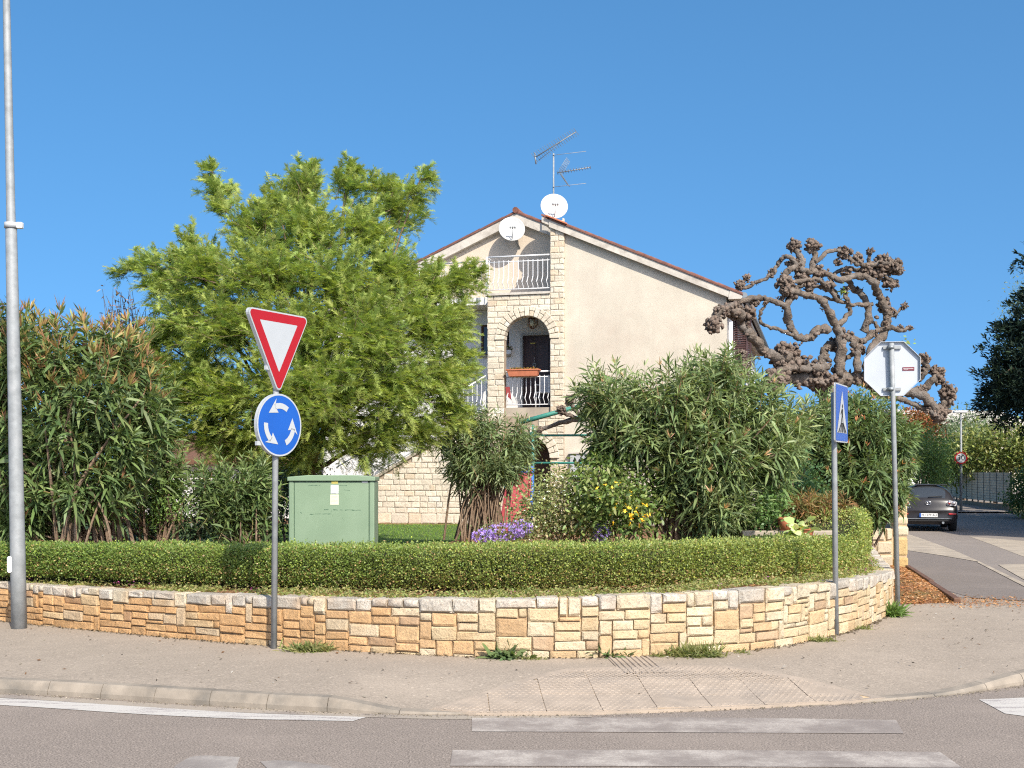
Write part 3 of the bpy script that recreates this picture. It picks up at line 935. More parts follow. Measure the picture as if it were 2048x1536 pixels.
# right block front wall: gable outline (u, z) as a thick prism
def under(u): return roof(u) - 0.20
mb.prism([(-0.37, G0 - 0.2), (UR, G0 - 0.2), (UR, under(UR)), (-0.37, under(-0.37))], WR, WR + 0.3)
mb.build('front_wall', M['plaster'], house)
mb = HM(); mb.box(UR - 0.3, UR, WR + 0.3, 1.55, G0 - 0.2, under(UR)); mb.box(UR - 0.3, UR, 3.0, WE, G0 - 0.2, under(UR))
mb.box(UR - 0.3, UR, 1.55, 3.0, G0 - 0.2, 4.45); mb.box(UR - 0.3, UR, 1.55, 3.0, 6.05, under(UR))
mb.build('side_wall', M['white_wall'], house)
# upper recessed gable wall (behind the balcony) and the lower recessed wall with openings left for door and window
mb = HM(); mb.prism([(UL, Z2 - 0.22), (-0.38, Z2 - 0.22), (-0.38, under(-0.38)), (RU, RZ - 0.2), (UL, under(UL))], WB, WB + 0.3)
mb.build('gable_wall', M['plaster_pink'], house)
mb = HM()
DU0, DU1, DZ = -1.575, -0.62, 5.68
VU0, VU1, VZ0, VZ1 = -2.70, -1.90, 5.12, 5.95
zt = Z2 - 0.22
for (a, b, c, d) in ((UL, VU0, 0.35, zt), (VU0, VU1, 0.35, VZ0), (VU0, VU1, VZ1, zt), (VU1, DU0, 0.35, zt), (DU0, DU1, DZ, zt), (DU0, DU1, 0.35, Z1), (DU1, -0.38, 0.35, zt)):
    mb.box(a, b, WB, WB + 0.3, c, d)
mb.build('porch_back_wall', M['white_wall'], house)
mb = HM(); mb.box(-0.38, -0.06, WF + 0.06, WB, G0 - 0.2, 8.2); mb.build('wing_wall', M['white_wall'], house)
mb = HM(); mb.box(UL, UL + 0.3, WB + 0.3, WE, 0.3, under(UL)); mb.box(UL + 0.3, UR - 0.3, WE - 0.3, WE, 0.3, under(UL)); mb.build('rear_wall', M['white_wall'], house)
# plinth band at the foot of the front wall
HM().box(-0.02, UR + 0.02, WR - 0.03, WR - 0.002, G0 - 0.2, 0.95).build('plinth', M['concrete'], house)
# ---- floors
mb = HM(); mb.box(-2.12, -0.37, WF + 0.08, WB - 0.002, Z1 - 0.22, Z1); mb.build('porch_floor', M['concrete'], house)
mb = HM(); mb.box(-2.16, -0.40, WF - 0.05, WB - 0.002, Z2 - 0.06, Z2); mb.box(-2.05, -0.40, WF + 0.06, WB - 0.002, Z2 - 0.22, Z2 - 0.062)
mb.build('balcony_floor', M['fascia'], house)
mb = HM(); mb.box(-4.6, -2.165, 0.45, WB - 0.002, Z2 - 0.2, Z2 - 0.003); mb.build('balcony_slab', M['white_wall'], house)
# ---- backing of the stone clad porch front (with arch cut as polygon strips)
def arch_face(mb, b0, b1, zc, zbot, ztop, u0, u1, rad, n=18):
    """a wall panel between u0 and u1 with a round-headed opening"""
    mb.box(u0, AC - rad, b0, b1, zbot, zc); mb.box(AC + rad, u1, b0, b1, zbot, zc)
    pts = [(AC - rad * math.cos(math.pi * k / n), zc + rad * math.sin(math.pi * k / n)) for k in range(n + 1)]
    for k in range(n):
        (a0, c0), (a1, c1) = pts[k], pts[k + 1]
        mb.prism([(a0, c0), (a1, c1), (a1, ztop), (a0, ztop)], b0, b1)
    mb.box(u0, AC - rad, b0, b1, zc, ztop); mb.box(AC + rad, u1, b0, b1, zc, ztop)
mb = HM()
ZC1, ZC0 = 5.335, 2.24
arch_face(mb, WF + 0.02, WF + 0.24, ZC1, Z1 - 0.215, Z2 - 0.062, -2.085, -0.385, AR)
arch_face(mb, WF + 0.02, WF + 0.24, ZC0, G0 - 0.2, Z1 - 0.22, -2.085, -0.385, AR)
mb.box(-0.384, -0.055, WF + 0.02, WF + 0.058, G0 - 0.2, 8.36)
mb.box(-0.058, -0.052, WF + 0.02, WR - 0.003, G0 - 0.2, 8.3)
mb.build('cladding_bed', M['clad_joint'], house)
# ---- cladding stones
rs = random.Random(23)
def clad_col():
    c = np.array([0.60, 0.53, 0.415]) if rs.random() < 0.8 else (np.array([0.58, 0.48, 0.35]) if rs.random() < 0.6 else np.array([0.60, 0.56, 0.47]))
    return c * rs.uniform(0.88, 1.07)
def clad(parent, u0, u1, z0, z1, w, proud=0.0, jz=0.009):
    piece('stone', rs.choice(SPLIT), parent, tuple(hp((u0 + u1) / 2, w - proud, (z0 + z1) / 2)), HFWD, (u1 - u0 - jz, 0.05, z1 - z0 - jz), clad_col(), rs.random() < 0.5)
def course(parent, u0, u1, z0, z1, w, lo=0.16, hi=0.36):
    u = u0
    while u < u1 - 0.01:
        x = u + rs.uniform(lo, hi)
        if u1 - x < 0.12: x = u1
        clad(parent, u, x, z0, z1, w, rs.uniform(0, 0.012)); u = x
CH = 0.1475
# column, full height on the upper storeys; joined below where shrubs hide it
z = Z1 - 0.30; k = 0
clad_count = 0
while z < 8.36:
    zt = min(z + CH, 8.38); sp = -0.23 + (0.06 if k % 2 else -0.07) + rs.uniform(-0.02, 0.02)
    if k % 5 == 3: clad(house, -0.405, -0.05, z, zt, WF, 0.006)
    else: clad(house, -0.405, sp, z, zt, WF, rs.uniform(0, .01)); clad(house, sp, -0.05, z, zt, WF, rs.uniform(0, .012))
    z += CH; k += 1
# returns of the column (facing right), every course a stone
z = Z1 - 0.30
while z < 8.30:
    o = piece('stone', rs.choice(SPLIT), house, tuple(hp(-0.052 + rs.uniform(0.0, 0.02), (WF + WR) / 2, z + CH / 2)), (HU.x, HU.y), (WR - WF - 0.01, 0.04, CH - 0.009), clad_col())
    z += CH
# left pier, spandrels and frieze round the upper arch
z = Z1 - 0.30
RO = AR + 0.235
while z < Z2 - 0.075:
    zt = min(z + CH, Z2 - 0.066); zm = (z + zt) / 2
    if zm < ZC1: ext = AR
    else: ext = math.sqrt(max(0, (RO - 0.06) ** 2 - (zm - ZC1) ** 2))
    if ext > 0.05:
        course(house, -2.09, AC - ext, z, zt, WF)
        if AC + ext < -0.44: course(house, AC + ext, -0.41, z, zt, WF)
    else: course(house, -2.09, -0.41, z, zt, WF)
    z += CH
def voussoirs(parent, zc, n, k0=0, k1=None):
    for k in range(k0, n if k1 is None else k1):
        a0, a1 = math.pi * (k + 0.04) / n, math.pi * (k + 0.96) / n
        cuts = [AR - 0.012, RO + 0.015] if k % 2 == 0 else [AR - 0.012, AR + rs.uniform(0.08, 0.15), RO + 0.015]
        for i in range(len(cuts) - 1):
            r0, r1 = cuts[i] + (0.004 if i else 0), cuts[i + 1] - 0.004
            mb = HM()
            mb.prism([(AC - r0 * math.cos(a0), zc + r0 * math.sin(a0)), (AC - r0 * math.cos(a1), zc + r0 * math.sin(a1)),
                      (AC - r1 * math.cos(a1), zc + r1 * math.sin(a1)), (AC - r1 * math.cos(a0), zc + r1 * math.sin(a0))], WF - 0.035 - rs.uniform(0, .012), WF + 0.05 if r0 > AR else WF + 0.25)
            o = mb.build('arch_stone', M['clad'], house, bevel=0.012, seg=1); o.color = (*clad_col(), 1)
voussoirs(house, ZC1, 17)
voussoirs(house, ZC0, 15, 8)
# ground floor: stones right of the lower arch
z = 0.55
while z < Z1 - 0.31:
    zt = min(z + CH, Z1 - 0.305); zm = (z + zt) / 2
    ext = AR if zm < ZC0 else math.sqrt(max(0, (RO - 0.06) ** 2 - (zm - ZC0) ** 2))
    course(house, AC + max(ext, 0.3), -0.05, z, zt, WF)
    z += CH
mb = HM(); z = 0.55
while z < Z1 - 0.31:
    u = -2.09
    while u < AC - AR - 0.02:
        x = min(AC - AR, u + rs.uniform(0.18, 0.3)); mb.box(u + .005, x - .005, WF - rs.uniform(0.005, .02), WF + 0.03, z + .005, z + CH - .005); u = x
    z += CH
o = mb.build('stone_course', M['clad'], house); o['kind'] = 'stuff'; o.color = (0.55, 0.47, 0.35, 1)
# ---- roof
roofo = None
def slope_slab(mb, ua, ub, w0, w1, top, bot):
    mb.prism([(ua, roof(ua) - bot), (ub, roof(ub) - bot), (ub, roof(ub) - top), (ua, roof(ua) - top)], w0, w1)
EU = 4.50
mb = HM()
slope_slab(mb, -0.42, EU, -0.22, WE + 0.4, 0.085, 0.12)
slope_slab(mb, RU, -0.42, 1.2, WE + 0.4, 0.085, 0.12)
slope_slab(mb, UL - 0.45, RU, 1.2, WE + 0.4, 0.085, 0.12)
roofo = mb.build('roof', M['roof_tile'], house)
# fascia boards of rough white concrete below the verge
mb = HM()
slope_slab(mb, -0.42, EU - 0.32, -0.19, WR - 0.003, 0.122, 0.31)
mb.prism([(EU - 0.36, roof(EU - 0.36) - 0.36), (EU - 0.02, roof(EU - 0.36) - 0.36), (EU - 0.02, roof(EU) - 0.122), (EU - 0.32, roof(EU - 0.32) - 0.122)], -0.205, 0.1)
slope_slab(mb, -0.62, -0.424, -0.17, 1.22, 0.122, 0.26)
mb.build('verge_fascia', M['fascia'], roofo)
mb = HM()
slope_slab(mb, RU + 0.0, -0.63, 1.23, WB - 0.003, 0.122, 0.37); slope_slab(mb, UL - 0.4, RU - 0.0, 1.23, WB - 0.003, 0.122, 0.37)
mb.build('verge_fascia', M['fascia'], roofo)
mb = HM(); mb.box(UR + 0.003, EU - 0.03, 0.1, WE, roof(EU) - 0.33, roof(EU) - 0.26); mb.build('eave_soffit', M['fascia'], roofo)
mb = HM(); mb.tube([(EU + 0.03, -0.2, roof(EU) - 0.12), (EU + 0.03, WE, roof(EU) - 0.12)], 0.075, 10); mb.build('gutter', M['galv_dark'], roofo)
# verge tiles: half-round barrel tiles one behind the other down the slope
def tile_mesh():
    v, f = [], []
    for e in range(2):
        x = -0.2 + 0.4 * e; r = 0.048 if e else 0.056
        for lay in (0, 1):
            rr = r - 0.014 * lay
            for k in range(6): a = math.pi * k / 5; v.append((x, rr * math.cos(a), rr * math.sin(a) - 0.03))
    for k in range(5):
        f += [(k, k + 1, 13 + k, 12 + k), (6 + k, 18 + k, 19 + k, 7 + k), (k, 6 + k, 7 + k, k + 1), (12 + k, 13 + k, 19 + k, 18 + k)]
    me = bpy.data.meshes.new('roof_tile'); me.from_pydata(v, [], f); me.materials.append(M['roof_tile'])
    bm = bmesh.new(); bm.from_mesh(me); bmesh.ops.recalc_face_normals(bm, faces=bm.faces); bm.to_mesh(me); bm.free()
    return me
TM = tile_mesh()
def tile(u, w, sgn, me=TM):
    o = bpy.data.objects.new('roof_tile', me); col.objects.link(o); o.parent = roofo
    o.location = hp(u, w, roof(u) - 0.068 + rs.uniform(0, 0.012)) - root_loc(roofo)
    ex = (HU * sgn + Vector((0, 0, -RS))).normalized(); ey = HV * sgn
    from mathutils import Matrix
    ez = ex.cross(ey)
    o.rotation_euler = Matrix((ex, ey, ez)).transposed().to_euler()
    return o
u = -0.30
while u < EU: tile(u, -0.15, 1); tile(u + 0.02, 0.07, 1); u += 0.335
u = RU + 0.2
while u < -0.5: tile(u, 1.27, 1); u += 0.335
u = RU - 0.2
while u > UL - 0.4: tile(u, 1.27, -1); u -= 0.335
# raw tile ends along the cut edge of the right block, and the tile cap on the column
for w in np.arange(-0.1, 1.0, 0.21): tile(-0.45, w, 1)
mb = HM(); slope_slab(mb, -0.50, 0.06, -0.27, 0.3, 0.03, 0.075); mb.build('column_cap', M['terracotta'], roofo, bevel=0.01)
HM().tube([(RU, 1.17, RZ - 0.05), (RU, WE + .4, RZ - 0.05)], 0.085, 10).build('ridge_tile', M['roof_tile'], roofo)
# ---- door
dr = HM().box(DU0 + 0.06, DU1 - 0.06, WB + 0.10, WB + 0.15, Z1 + 0.02, DZ - 0.06).build('door', M['wood_dark'], house)
mb = HM(); mb.box(DU0, DU0 + 0.058, WB - 0.02, WB + 0.18, Z1, DZ); mb.box(DU1 - 0.058, DU1, WB - 0.02, WB + 0.18, Z1, DZ); mb.box(DU0 + .058, DU1 - .058, WB - 0.02, WB + 0.18, DZ - 0.058, DZ)
mb.build('door_frame', M['grey_metal'], dr)
mb = HM()
for a, b in ((0.10, 0.40), (0.46, 0.76)):
    for c, d in ((0.15, 0.85), (1.0, 1.85)): mb.box(DU0 + a, DU0 + b, WB + 0.085, WB + 0.1, Z1 + c, Z1 + d)
mb.build('door_panel', M['wood_dark'], dr, bevel=0.008)
mb = HM(); mb.box(DU0 + 0.09, DU0 + 0.13, WB + 0.06, WB + 0.084, Z1 + 0.92, Z1 + 1.12); mb.tube([(DU0 + .11, WB + .03, Z1 + 1.02), (DU0 + .24, WB + .03, Z1 + 1.02)], 0.012, 6); mb.build('handle', M['white_metal'], dr)
mb = HM(); mb.box(-1.32, -1.18, WB + 0.07, WB + 0.084, Z1 + 1.83, Z1 + 1.855); mb.build('name_plate', M['yellow'], dr)
mb = HM(); mb.lathe([(0.055, 0), (0.06, -0.02), (0.03, -0.03)], (-1.2, WB + .084, Z1 + 1.25), 12, axis='y'); mb.tube([(-1.2, WB + .07, Z1 + 1.3), (-1.205, WB + .07, Z1 + 1.5)], 0.008, 5); mb.build('door_ornament', M['galv'], dr)
# ---- porch window with louvred shutter, and a pot of white flowers on its sill
wi = HM().box(VU0 + 0.04, VU1 - 0.04, WB + 0.12, WB + 0.14, VZ0 + 0.04, VZ1 - 0.04).build('window', M['window_dark'], house)
mb = HM()
for a, b, c, d in ((VU0, VU0 + .04, VZ0, VZ1), (VU1 - .04, VU1, VZ0, VZ1), (VU0 + .04, VU1 - .04, VZ0, VZ0 + .04), (VU0 + .04, VU1 - .04, VZ1 - .04, VZ1), ((VU0 + VU1) / 2 - .02, (VU0 + VU1) / 2 + .02, VZ0 + .04, VZ1 - .04)): mb.box(a, b, WB + .09, WB + .16, c, d)
mb.build('window_frame', M['wood_mid'], wi)
mb = HM()
for k in range(14): z = VZ0 + 0.05 + k * 0.055; mb.prism([(VU1 - .36, z), (VU1 - .045, z), (VU1 - .045, z + .045), (VU1 - .36, z + .045)], WB + .05, WB + .065)
mb.build('shutter', M['wood_dark'], wi)
HM().box(VU0 - .05, VU1 + .05, WB - .1, WB - .002, VZ0 - .06, VZ0 - .01).build('sill', M['concrete'], wi)
# ---- right side window: white reveal and dark louvred shutters standing open
sw = HM().box(UR - .2, UR - .18, 1.55, 3.0, 4.45, 6.05).build('window', M['window_dark'], house)
def shutter(w0, open_w):
    mb = HM()
    a = UR + 0.02
    mb.box(a, a + open_w, w0, w0 + .04, 4.45, 4.52); mb.box(a, a + open_w, w0, w0 + .04, 5.98, 6.05); mb.box(a, a + .05, w0, w0 + .04, 4.52, 5.98); mb.box(a + open_w - .05, a + open_w, w0, w0 + .04, 4.52, 5.98)
    for k in range(24): z = 4.54 + k * 0.06; mb.add([(a + .05, w0, z), (a + open_w - .05, w0, z), (a + open_w - .05, w0 + .035, z + .045), (a + .05, w0 + .035, z + .045)], [(0, 1, 2, 3)])
    return mb.build('shutter', M['wood_dark'], sw)
shutter(1.5, 0.42); shutter(3.0, 0.42)
mb = HM(); mb.box(UR + .002, UR + .05, 1.42, 1.5, 4.38, 6.12); mb.box(UR + .002, UR + .05, 3.05, 3.13, 4.38, 6.12); mb.build('window_frame', M['white_wall'], sw)
HM().tube([(UR + .08, .32, roof(EU) - .3), (UR + .08, .32, .6)], .055, 10).build('downpipe', M['white_metal'], house)
# upper side window far back
HM().box(UR + .002, UR + .03, 6.2, 7.4, 4.4, 6.0).build('window', M['window_dark'], house)
# ---- balustrades with bent bars
def bellied(mb, u, w, z0, z1, r=0.011, out=0.07):
    mb.tube([(u, w, z1), (u, w, z0 + (z1 - z0) * .42), (u - out * .25, w - out, z0 + (z1 - z0) * .22), (u + out * .1, w - out * .25, z0 + (z1 - z0) * .08), (u, w, z0)], r, 5, smooth=False)
def railing(name, u0, u1, w, zf, n, parent):
    mb = HM(); mb.tube([(u0, w, zf + .96), (u1, w, zf + .96)], .022, 6); rl = mb.build(name, M['white_metal'], parent)
    HM().tube([(u0, w, zf + .82), (u1, w, zf + .82)], .013, 5).build('upper_bar', M['white_metal'], rl)
    HM().tube([(u0, w, zf + .10), (u1, w, zf + .10)], .013, 5).build('lower_bar', M['white_metal'], rl)
    for k in range(n):
        mb = HM(); bellied(mb, u0 + (u1 - u0) * (k + .5) / n, w, zf + .10, zf + .86); mb.build('baluster', M['white_metal'], rl)
    return rl
r1 = railing('upper_railing', -2.12, -0.42, -0.06, Z2, 13, house)
HM().tube([(-2.12, -.06, Z2), (-2.12, -.06, Z2 + .97)], .03, 8).build('post', M['white_metal'], r1)
HM().tube([(-2.12, -.06, Z2 + .96), (-2.12, .5, Z2 + .96), (-4.55, .5, Z2 + .96)], .02, 6).build('return_rail', M['white_metal'], r1)
for k in range(18):
    mb = HM(); bellied(mb, -2.3 - k * .125, .5, Z2 + .05, Z2 + .9); mb.build('baluster', M['white_metal'], r1)
r2 = railing('porch_railing', AC - AR + .02, AC + AR + .0, 0.0, Z1 - .02, 10, house)
# hanging porch lantern
ln = thing('porch_lantern', 'small wrought iron lantern hanging under the arch of the porch', 'lantern', tuple(hp(-.98, .35, 5.75)))
mb = HM(); mb.tube([(-.98, .35, Z2 - .22), (-.98, .35, 5.98)], .012, 5); mb.build('chain', M['black'], ln)
mb = HM(); mb.lathe([(.02, .2), (.12, .13), (.13, .11)], (-.98, .35, 5.82), 8); mb.build('lamp_roof', M['wood_mid'], ln)
mb = HM()
for k in range(6): a = k * math.pi / 3; mb.tube([(-.98 + .12 * math.cos(a), .35 + .12 * math.sin(a), 5.93), (-.98 + .13 * math.cos(a), .35 + .13 * math.sin(a), 5.76), (-.98 + .03 * math.cos(a), .35 + .03 * math.sin(a), 5.66)], .012, 5)
mb.build('lamp_cage', M['wood_mid'], ln)
HM().lathe([(.001, -.07), (.06, -.05), (.075, .02), (.05, .1), (.001, .11)], (-.98, .35, 5.8), 8).build('lamp_glass', M['paper_cream'], ln)
# flower box hung on the porch railing
fb = thing('flower_box', 'long terracotta flower box with dry orange flowers on the porch railing', 'flower box', tuple(hp(-1.05, -.12, Z1 + .86)))
mb = HM(); mb.add([(-1.48, -.24, Z1 + .80), (-.74, -.24, Z1 + .80), (-.74, -.06, Z1 + .80), (-1.48, -.06, Z1 + .80), (-1.53, -.27, Z1 + .97), (-.69, -.27, Z1 + .97), (-.69, -.04, Z1 + .97), (-1.53, -.04, Z1 + .97)], [(0, 3, 2, 1), (0, 1, 5, 4), (1, 2, 6, 5), (2, 3, 7, 6), (3, 0, 4, 7), (4, 5, 6, 7)])
mb.build('box', M['terracotta'], fb, bevel=.01)
HM().box(-1.55, -.67, -.285, -.02, Z1 + .955, Z1 + .985).build('rim', M['terracotta'], fb)
# white plastic chair on the porch
ch = thing('plastic_chair', 'white plastic garden chair standing on the porch before the dark door', 'chair', tuple(hp(-.72, .75, Z1)))
mb = HM()
for du in (0, .42):
    mb = HM(); mb.tube([(-.95 + du, .55, Z1), (-.93 + du, .57, Z1 + .44)], .022, 6); mb.build('leg', M['white_metal'], ch)
    mb = HM(); mb.tube([(-.95 + du, 1.0, Z1), (-.93 + du, .97, Z1 + .44)], .022, 6); mb.build('leg', M['white_metal'], ch)
    mb = HM(); mb.tube([(-.95 + du, .56, Z1 + .44), (-.96 + du, .55, Z1 + .64), (-.95 + du, .98, Z1 + .66)], .022, 6); mb.build('armrest', M['white_metal'], ch)
HM().box(-.97, -.49, .54, 1.0, Z1 + .42, Z1 + .45).build('seat', M['white_metal'], ch, bevel=.01)
mb = HM(); mb.prism([(-.96, Z1 + .45), (-.5, Z1 + .45), (-.53, Z1 + .88), (-.73, Z1 + .92), (-.93, Z1 + .88)], .98, 1.005); mb.build('backrest', M['white_metal'], ch)
# red and white towel on the railing
tw = HM().add([(-1.63, -.01, Z1 + .55), (-1.52, -.02, Z1 + .55), (-1.46, -.03, Z1 + .2), (-1.38, -.01, Z1 + .12), (-1.6, 0, Z1 + .32), (-1.63, -.01, Z1 + .55)], [(0, 1, 2, 3, 4)]).build('towel', M['plastic_red'], loc=tuple(hp(-1.55, -.02, Z1 + .2)))
sm = tw.modifiers.new('thick', 'SOLIDIFY'); sm.thickness = .012
props(tw, 'red cloth hanging at the left end of the porch railing', 'towel')
# ground floor door deep in the lower arch
gd_ = HM().box(AC - .7, AC + .7, 1.0, 1.06, G0, 2.9).build('lower_door', M['wood_mid'], house)
HM().box(AC - .9, AC + .9, 1.07, 1.1, G0, 3.3).build('lower_passage_wall', M['wood_dark'], house)
# electricity meter cabinet on the front wall
mu0, mu1, mz1, mz0 = 0.12, 0.66, 2.36, 1.70
mc = thing('meter_cabinet', 'pale grey electricity meter cabinet with round windows on the house wall', 'cabinet', tuple(hp(.39, WR, 1.7)))
HM().box(mu0, mu1, WR - .12, WR - .003, mz0, mz1).build('body', M['grey_metal'], mc, bevel=.008)
HM().box(mu0 - .03, mu1 + .03, WR - .16, WR - .003, mz1 + .002, mz1 + .05).build('hood', M['fascia'], mc)
for du in (.13, .27, .41): HM().lathe([(.04, 0), (.04, -.02), (.001, -.02)], (mu0 + du, WR - .12, mz1 - .17), 12, axis='y').build('meter_window', M['black'], mc)
HM().box((mu0 + mu1) / 2 - .004, (mu0 + mu1) / 2 + .004, WR - .124, WR - .119, mz0 + .01, mz1 - .01).build('door_gap', M['black'], mc)
# ---- satellite dishes
def dish(label, u, w, z, R, arm_from):
    d = thing('satellite_dish', label, 'satellite dish', tuple(hp(*arm_from)), 'satellite dishes on the house')
    n = Vector((ldir.x * -0.25, -1.0, 0.30)).normalized()          # the bowl looks towards the street and up
    ex = n.cross(Vector((0, 0, 1))).normalized() * -1; ez = ex.cross(n) * -1
    if ez.z < 0: ez = -ez
    c = hp(u, w, z)
    mb = MB(c, ex, -n, ez)
    prof = [(R * t, -0.16 * R * t * t) for t in (0.001, .2, .4, .6, .8, .95, 1.0)] + [(R * 1.02, -.16 * R + .005), (R, -.16 * R + .018)] + [(R * t, -0.16 * R * t * t + .018) for t in (.8, .5, .001)]
    mb.lathe(prof, (0, 0, 0), 40, axis='y'); mb.build('reflector', M['dish'], d)
    mb = MB(c, ex, -n, ez); mb.tube([(0, .03, -R * .95), (0.0, -R * .5, -R * .75), (0, -R * .82, -R * .28)], .012, 6); mb.build('feed_arm', M['grey_metal'], d)
    for k in (-1, 0, 1):
        mb = MB(c, ex, -n, ez); mb.tube([(k * .06, -R * .80, -R * .30), (k * .06, -R * .95, -R * .2)], .024, 8); mb.build('receiver', M['grey_metal'], d)
    mb = MB(); mb.tube([tuple(c - n * .03), tuple(c - n * .10), tuple(hp(*arm_from))], .025, 8); mb.build('mount', M['galv_dark'], d)
    return d
dish('white satellite dish mounted on the gable wall under the roof ridge', -1.72, 1.0, 8.44, .35, (-1.6, WB, 8.0))
dish('white satellite dish standing on the roof behind the stone column', -.43, .45, 8.86, .355, (-.45, .62, 8.40))
# ---- aerial mast
am = thing('aerial_mast', 'tall roof mast carrying two television aerials above the house', 'aerial', tuple(hp(-.48, .62, 8.35)))
MX, MW = -.48, .62
HM().tube([(MX, MW, 8.3), (MX, MW, 10.32)], .022, 8).build('mast', M['galv'], am)
def yagi(u0, z0, u1, z1, n, half, tilt, refl):
    mb = HM(); mb.tube([(u0, MW - .06, z0), (u1, MW - .06, z1)], .014, 6); y = mb.build('aerial', M['galv'], am)
    for k in range(n):
        t = k / (n - 1); u, z = u0 + (u1 - u0) * t, z0 + (z1 - z0) * t
        h = half * (1 - .25 * t)
        mb = HM(); mb.tube([(u - tilt * h, MW - .06 - h * .85, z + h * .5), (u + tilt * h, MW - .06 + h * .85, z - h * .5)], .007, 4, smooth=False); mb.build('element', M['galv'], y)
    return y
yagi(-.98, 10.22, .14, 10.83, 20, .17, .35, True)
y2 = yagi(-.36, 9.78, .52, 9.87, 13, .08, .0, False)
mb = HM()
for k in range(6):
    mb.tube([(-.28 + .035 * k, MW - .2, 9.86 + .05 * k), (-.28 + .035 * k, MW + .2, 9.86 + .05 * k)], .005, 4)
    mb.tube([(-.28 + .035 * k, MW - .2, 9.72 - .05 * k), (-.28 + .035 * k, MW + .2, 9.72 - .05 * k)], .005, 4)
for b in (-.2, -.1, 0, .1, .2): mb.tube([(-.08, MW + b, 10.13), (-.3, MW + b, 9.8), (-.08, MW + b, 9.45)], .005, 4)
mb.build('reflector_grid', M['galv_dark'], y2)
for z in (10.26, 9.42):
    mb = HM(); mb.tube([(MX - .02, MW - .03, z), (.40, MW - .03, z + .045)], .007, 5); mb.build('dipole_rod', M['galv'], am)
mb = HM(); mb.tube([(MX - .5, MW - .06, 10.35), (MX - .46, MW - .06, 10.05)], .02, 5); mb.tube([(MX - .4, MW - .03, 10.15), (MX + .02, MW - .03, 10.45), (MX + .22, MW - .03, 10.62)], .008, 5); mb.build('dipole', M['galv_dark'], am)
# ---- outside staircase up to the porch
st = thing('outside_staircase', 'stone clad outside staircase with white railing rising to the porch', 'staircase', tuple(hp(-4.5, .4, G0)))
SU0, SU1, SSL = -7.1, -2.10, .573
def stz(u): return max(G0 + .05, Z1 - SSL * (SU1 - u) - .05)
mb = HM(); mb.prism([(SU0, G0 - .2), (SU1, G0 - .2), (SU1, stz(SU1) - .02), (SU0, stz(SU0) - .02)], WF + .03, WF + .24); mb.build('cladding_bed', M['clad_joint'], st)
mb = HM(); mb.prism([(SU0 - .1, stz(SU0) - .06), (SU1, stz(SU1) - .06), (SU1, stz(SU1) + .02), (SU0 - .1, stz(SU0) + .02)], WF - .03, WF + .27); mb.build('stringer', M['concrete'], st)
for k in range(17):
    u0 = SU1 - (k + 1) * .3; z = Z1 - .16 * (k + 1)
    if z < G0: break
    HM().box(u0, u0 + .3, WF + .245, 1.3, max(G0 - .1, z - .35), z).build('step', M['concrete'], st)
# base course of tall slabs, then regular courses cut back along the slope
def umin(z): return SU1 - (Z1 - .05 - z - .03) / SSL
z = G0 - .02; hgt = .27; nst = 0
while z < Z1 - .2:
    zt = z + hgt; u = max(SU0, umin(zt)); lo, hi = (.28, .5) if hgt > .2 else (.15, .36)
    while u < SU1 - .02:
        x = u + rs.uniform(lo, hi)
        if SU1 - x < .14: x = SU1
        clad(st, u, x, z, zt, WF, rs.uniform(0, .01)); u = x; nst += 1
    z = zt; hgt = .15
rl = HM().tube([(-6.4, WF + .1, stz(-6.4) + .95), (SU1 + .02, WF + .1, stz(SU1) + .95)], .022, 6).build('stair_railing', M['white_metal'], st)
HM().tube([(-6.4, WF + .1, stz(-6.4) + .12), (SU1, WF + .1, stz(SU1) + .12)], .018, 6).build('lower_bar', M['grey_metal'], rl)
u = -6.4
while u < SU1:
    mb = HM(); bellied(mb, u, WF + .1, stz(u) + .1, stz(u) + .94); mb.build('baluster', M['white_metal'], rl); u += .125
for u in (-6.4, -5.3, SU1 - .03): HM().tube([(u, WF + .1, stz(u) - .1), (u, WF + .1, stz(u) + 1.0)], .03, 8).build('post', M['grey_metal'], rl)
rb = HM().tube([(-6.9, 1.25, 1.05), (-3.6, 1.25, 3.7)], .02, 6).build('rear_handrail', M['white_metal'], st)
# ================================================================== STREET FURNITURE
def frame_at(c, ang):
    """local frame of a sign: ex along the board (angle from +X), ey into the board, ez up"""
    ex = Vector((math.cos(ang), math.sin(ang), 0)); ey = Vector((-math.sin(ang), math.cos(ang), 0))
    return lambda: MB(c, ex, ey, (0, 0, 1))
def rounded(poly, r, n=5):
    out = []
    K = len(poly)
    for i in range(K):
        p0, p, p1 = (Vector(poly[i - 1]), Vector(poly[i]), Vector(poly[(i + 1) % K]))
        a, b = (p0 - p).normalized(), (p1 - p).normalized()
        half = a.angle(b) / 2; d = r / math.tan(half)
        s, e = p + a * d, p + b * d
        c = p + (a + b).normalized() * (r / math.sin(half))
        a0, a1 = math.atan2((s - c).y, (s - c).x), math.atan2((e - c).y, (e - c).x)
        da = (a1 - a0 + math.pi) % (2 * math.pi) - math.pi
        for k in range(n + 1): out.append((c.x + r * math.cos(a0 + da * k / n), c.y + r * math.sin(a0 + da * k / n)))
    return out
def ring_strip(mb, outer, inner, b, m=0):
    n = len(outer)
    mb.add([(a, b, c) for a, c in outer] + [(a, b, c) for a, c in inner], [(i, (i + 1) % n, n + (i + 1) % n, n + i) for i in range(n)], m)

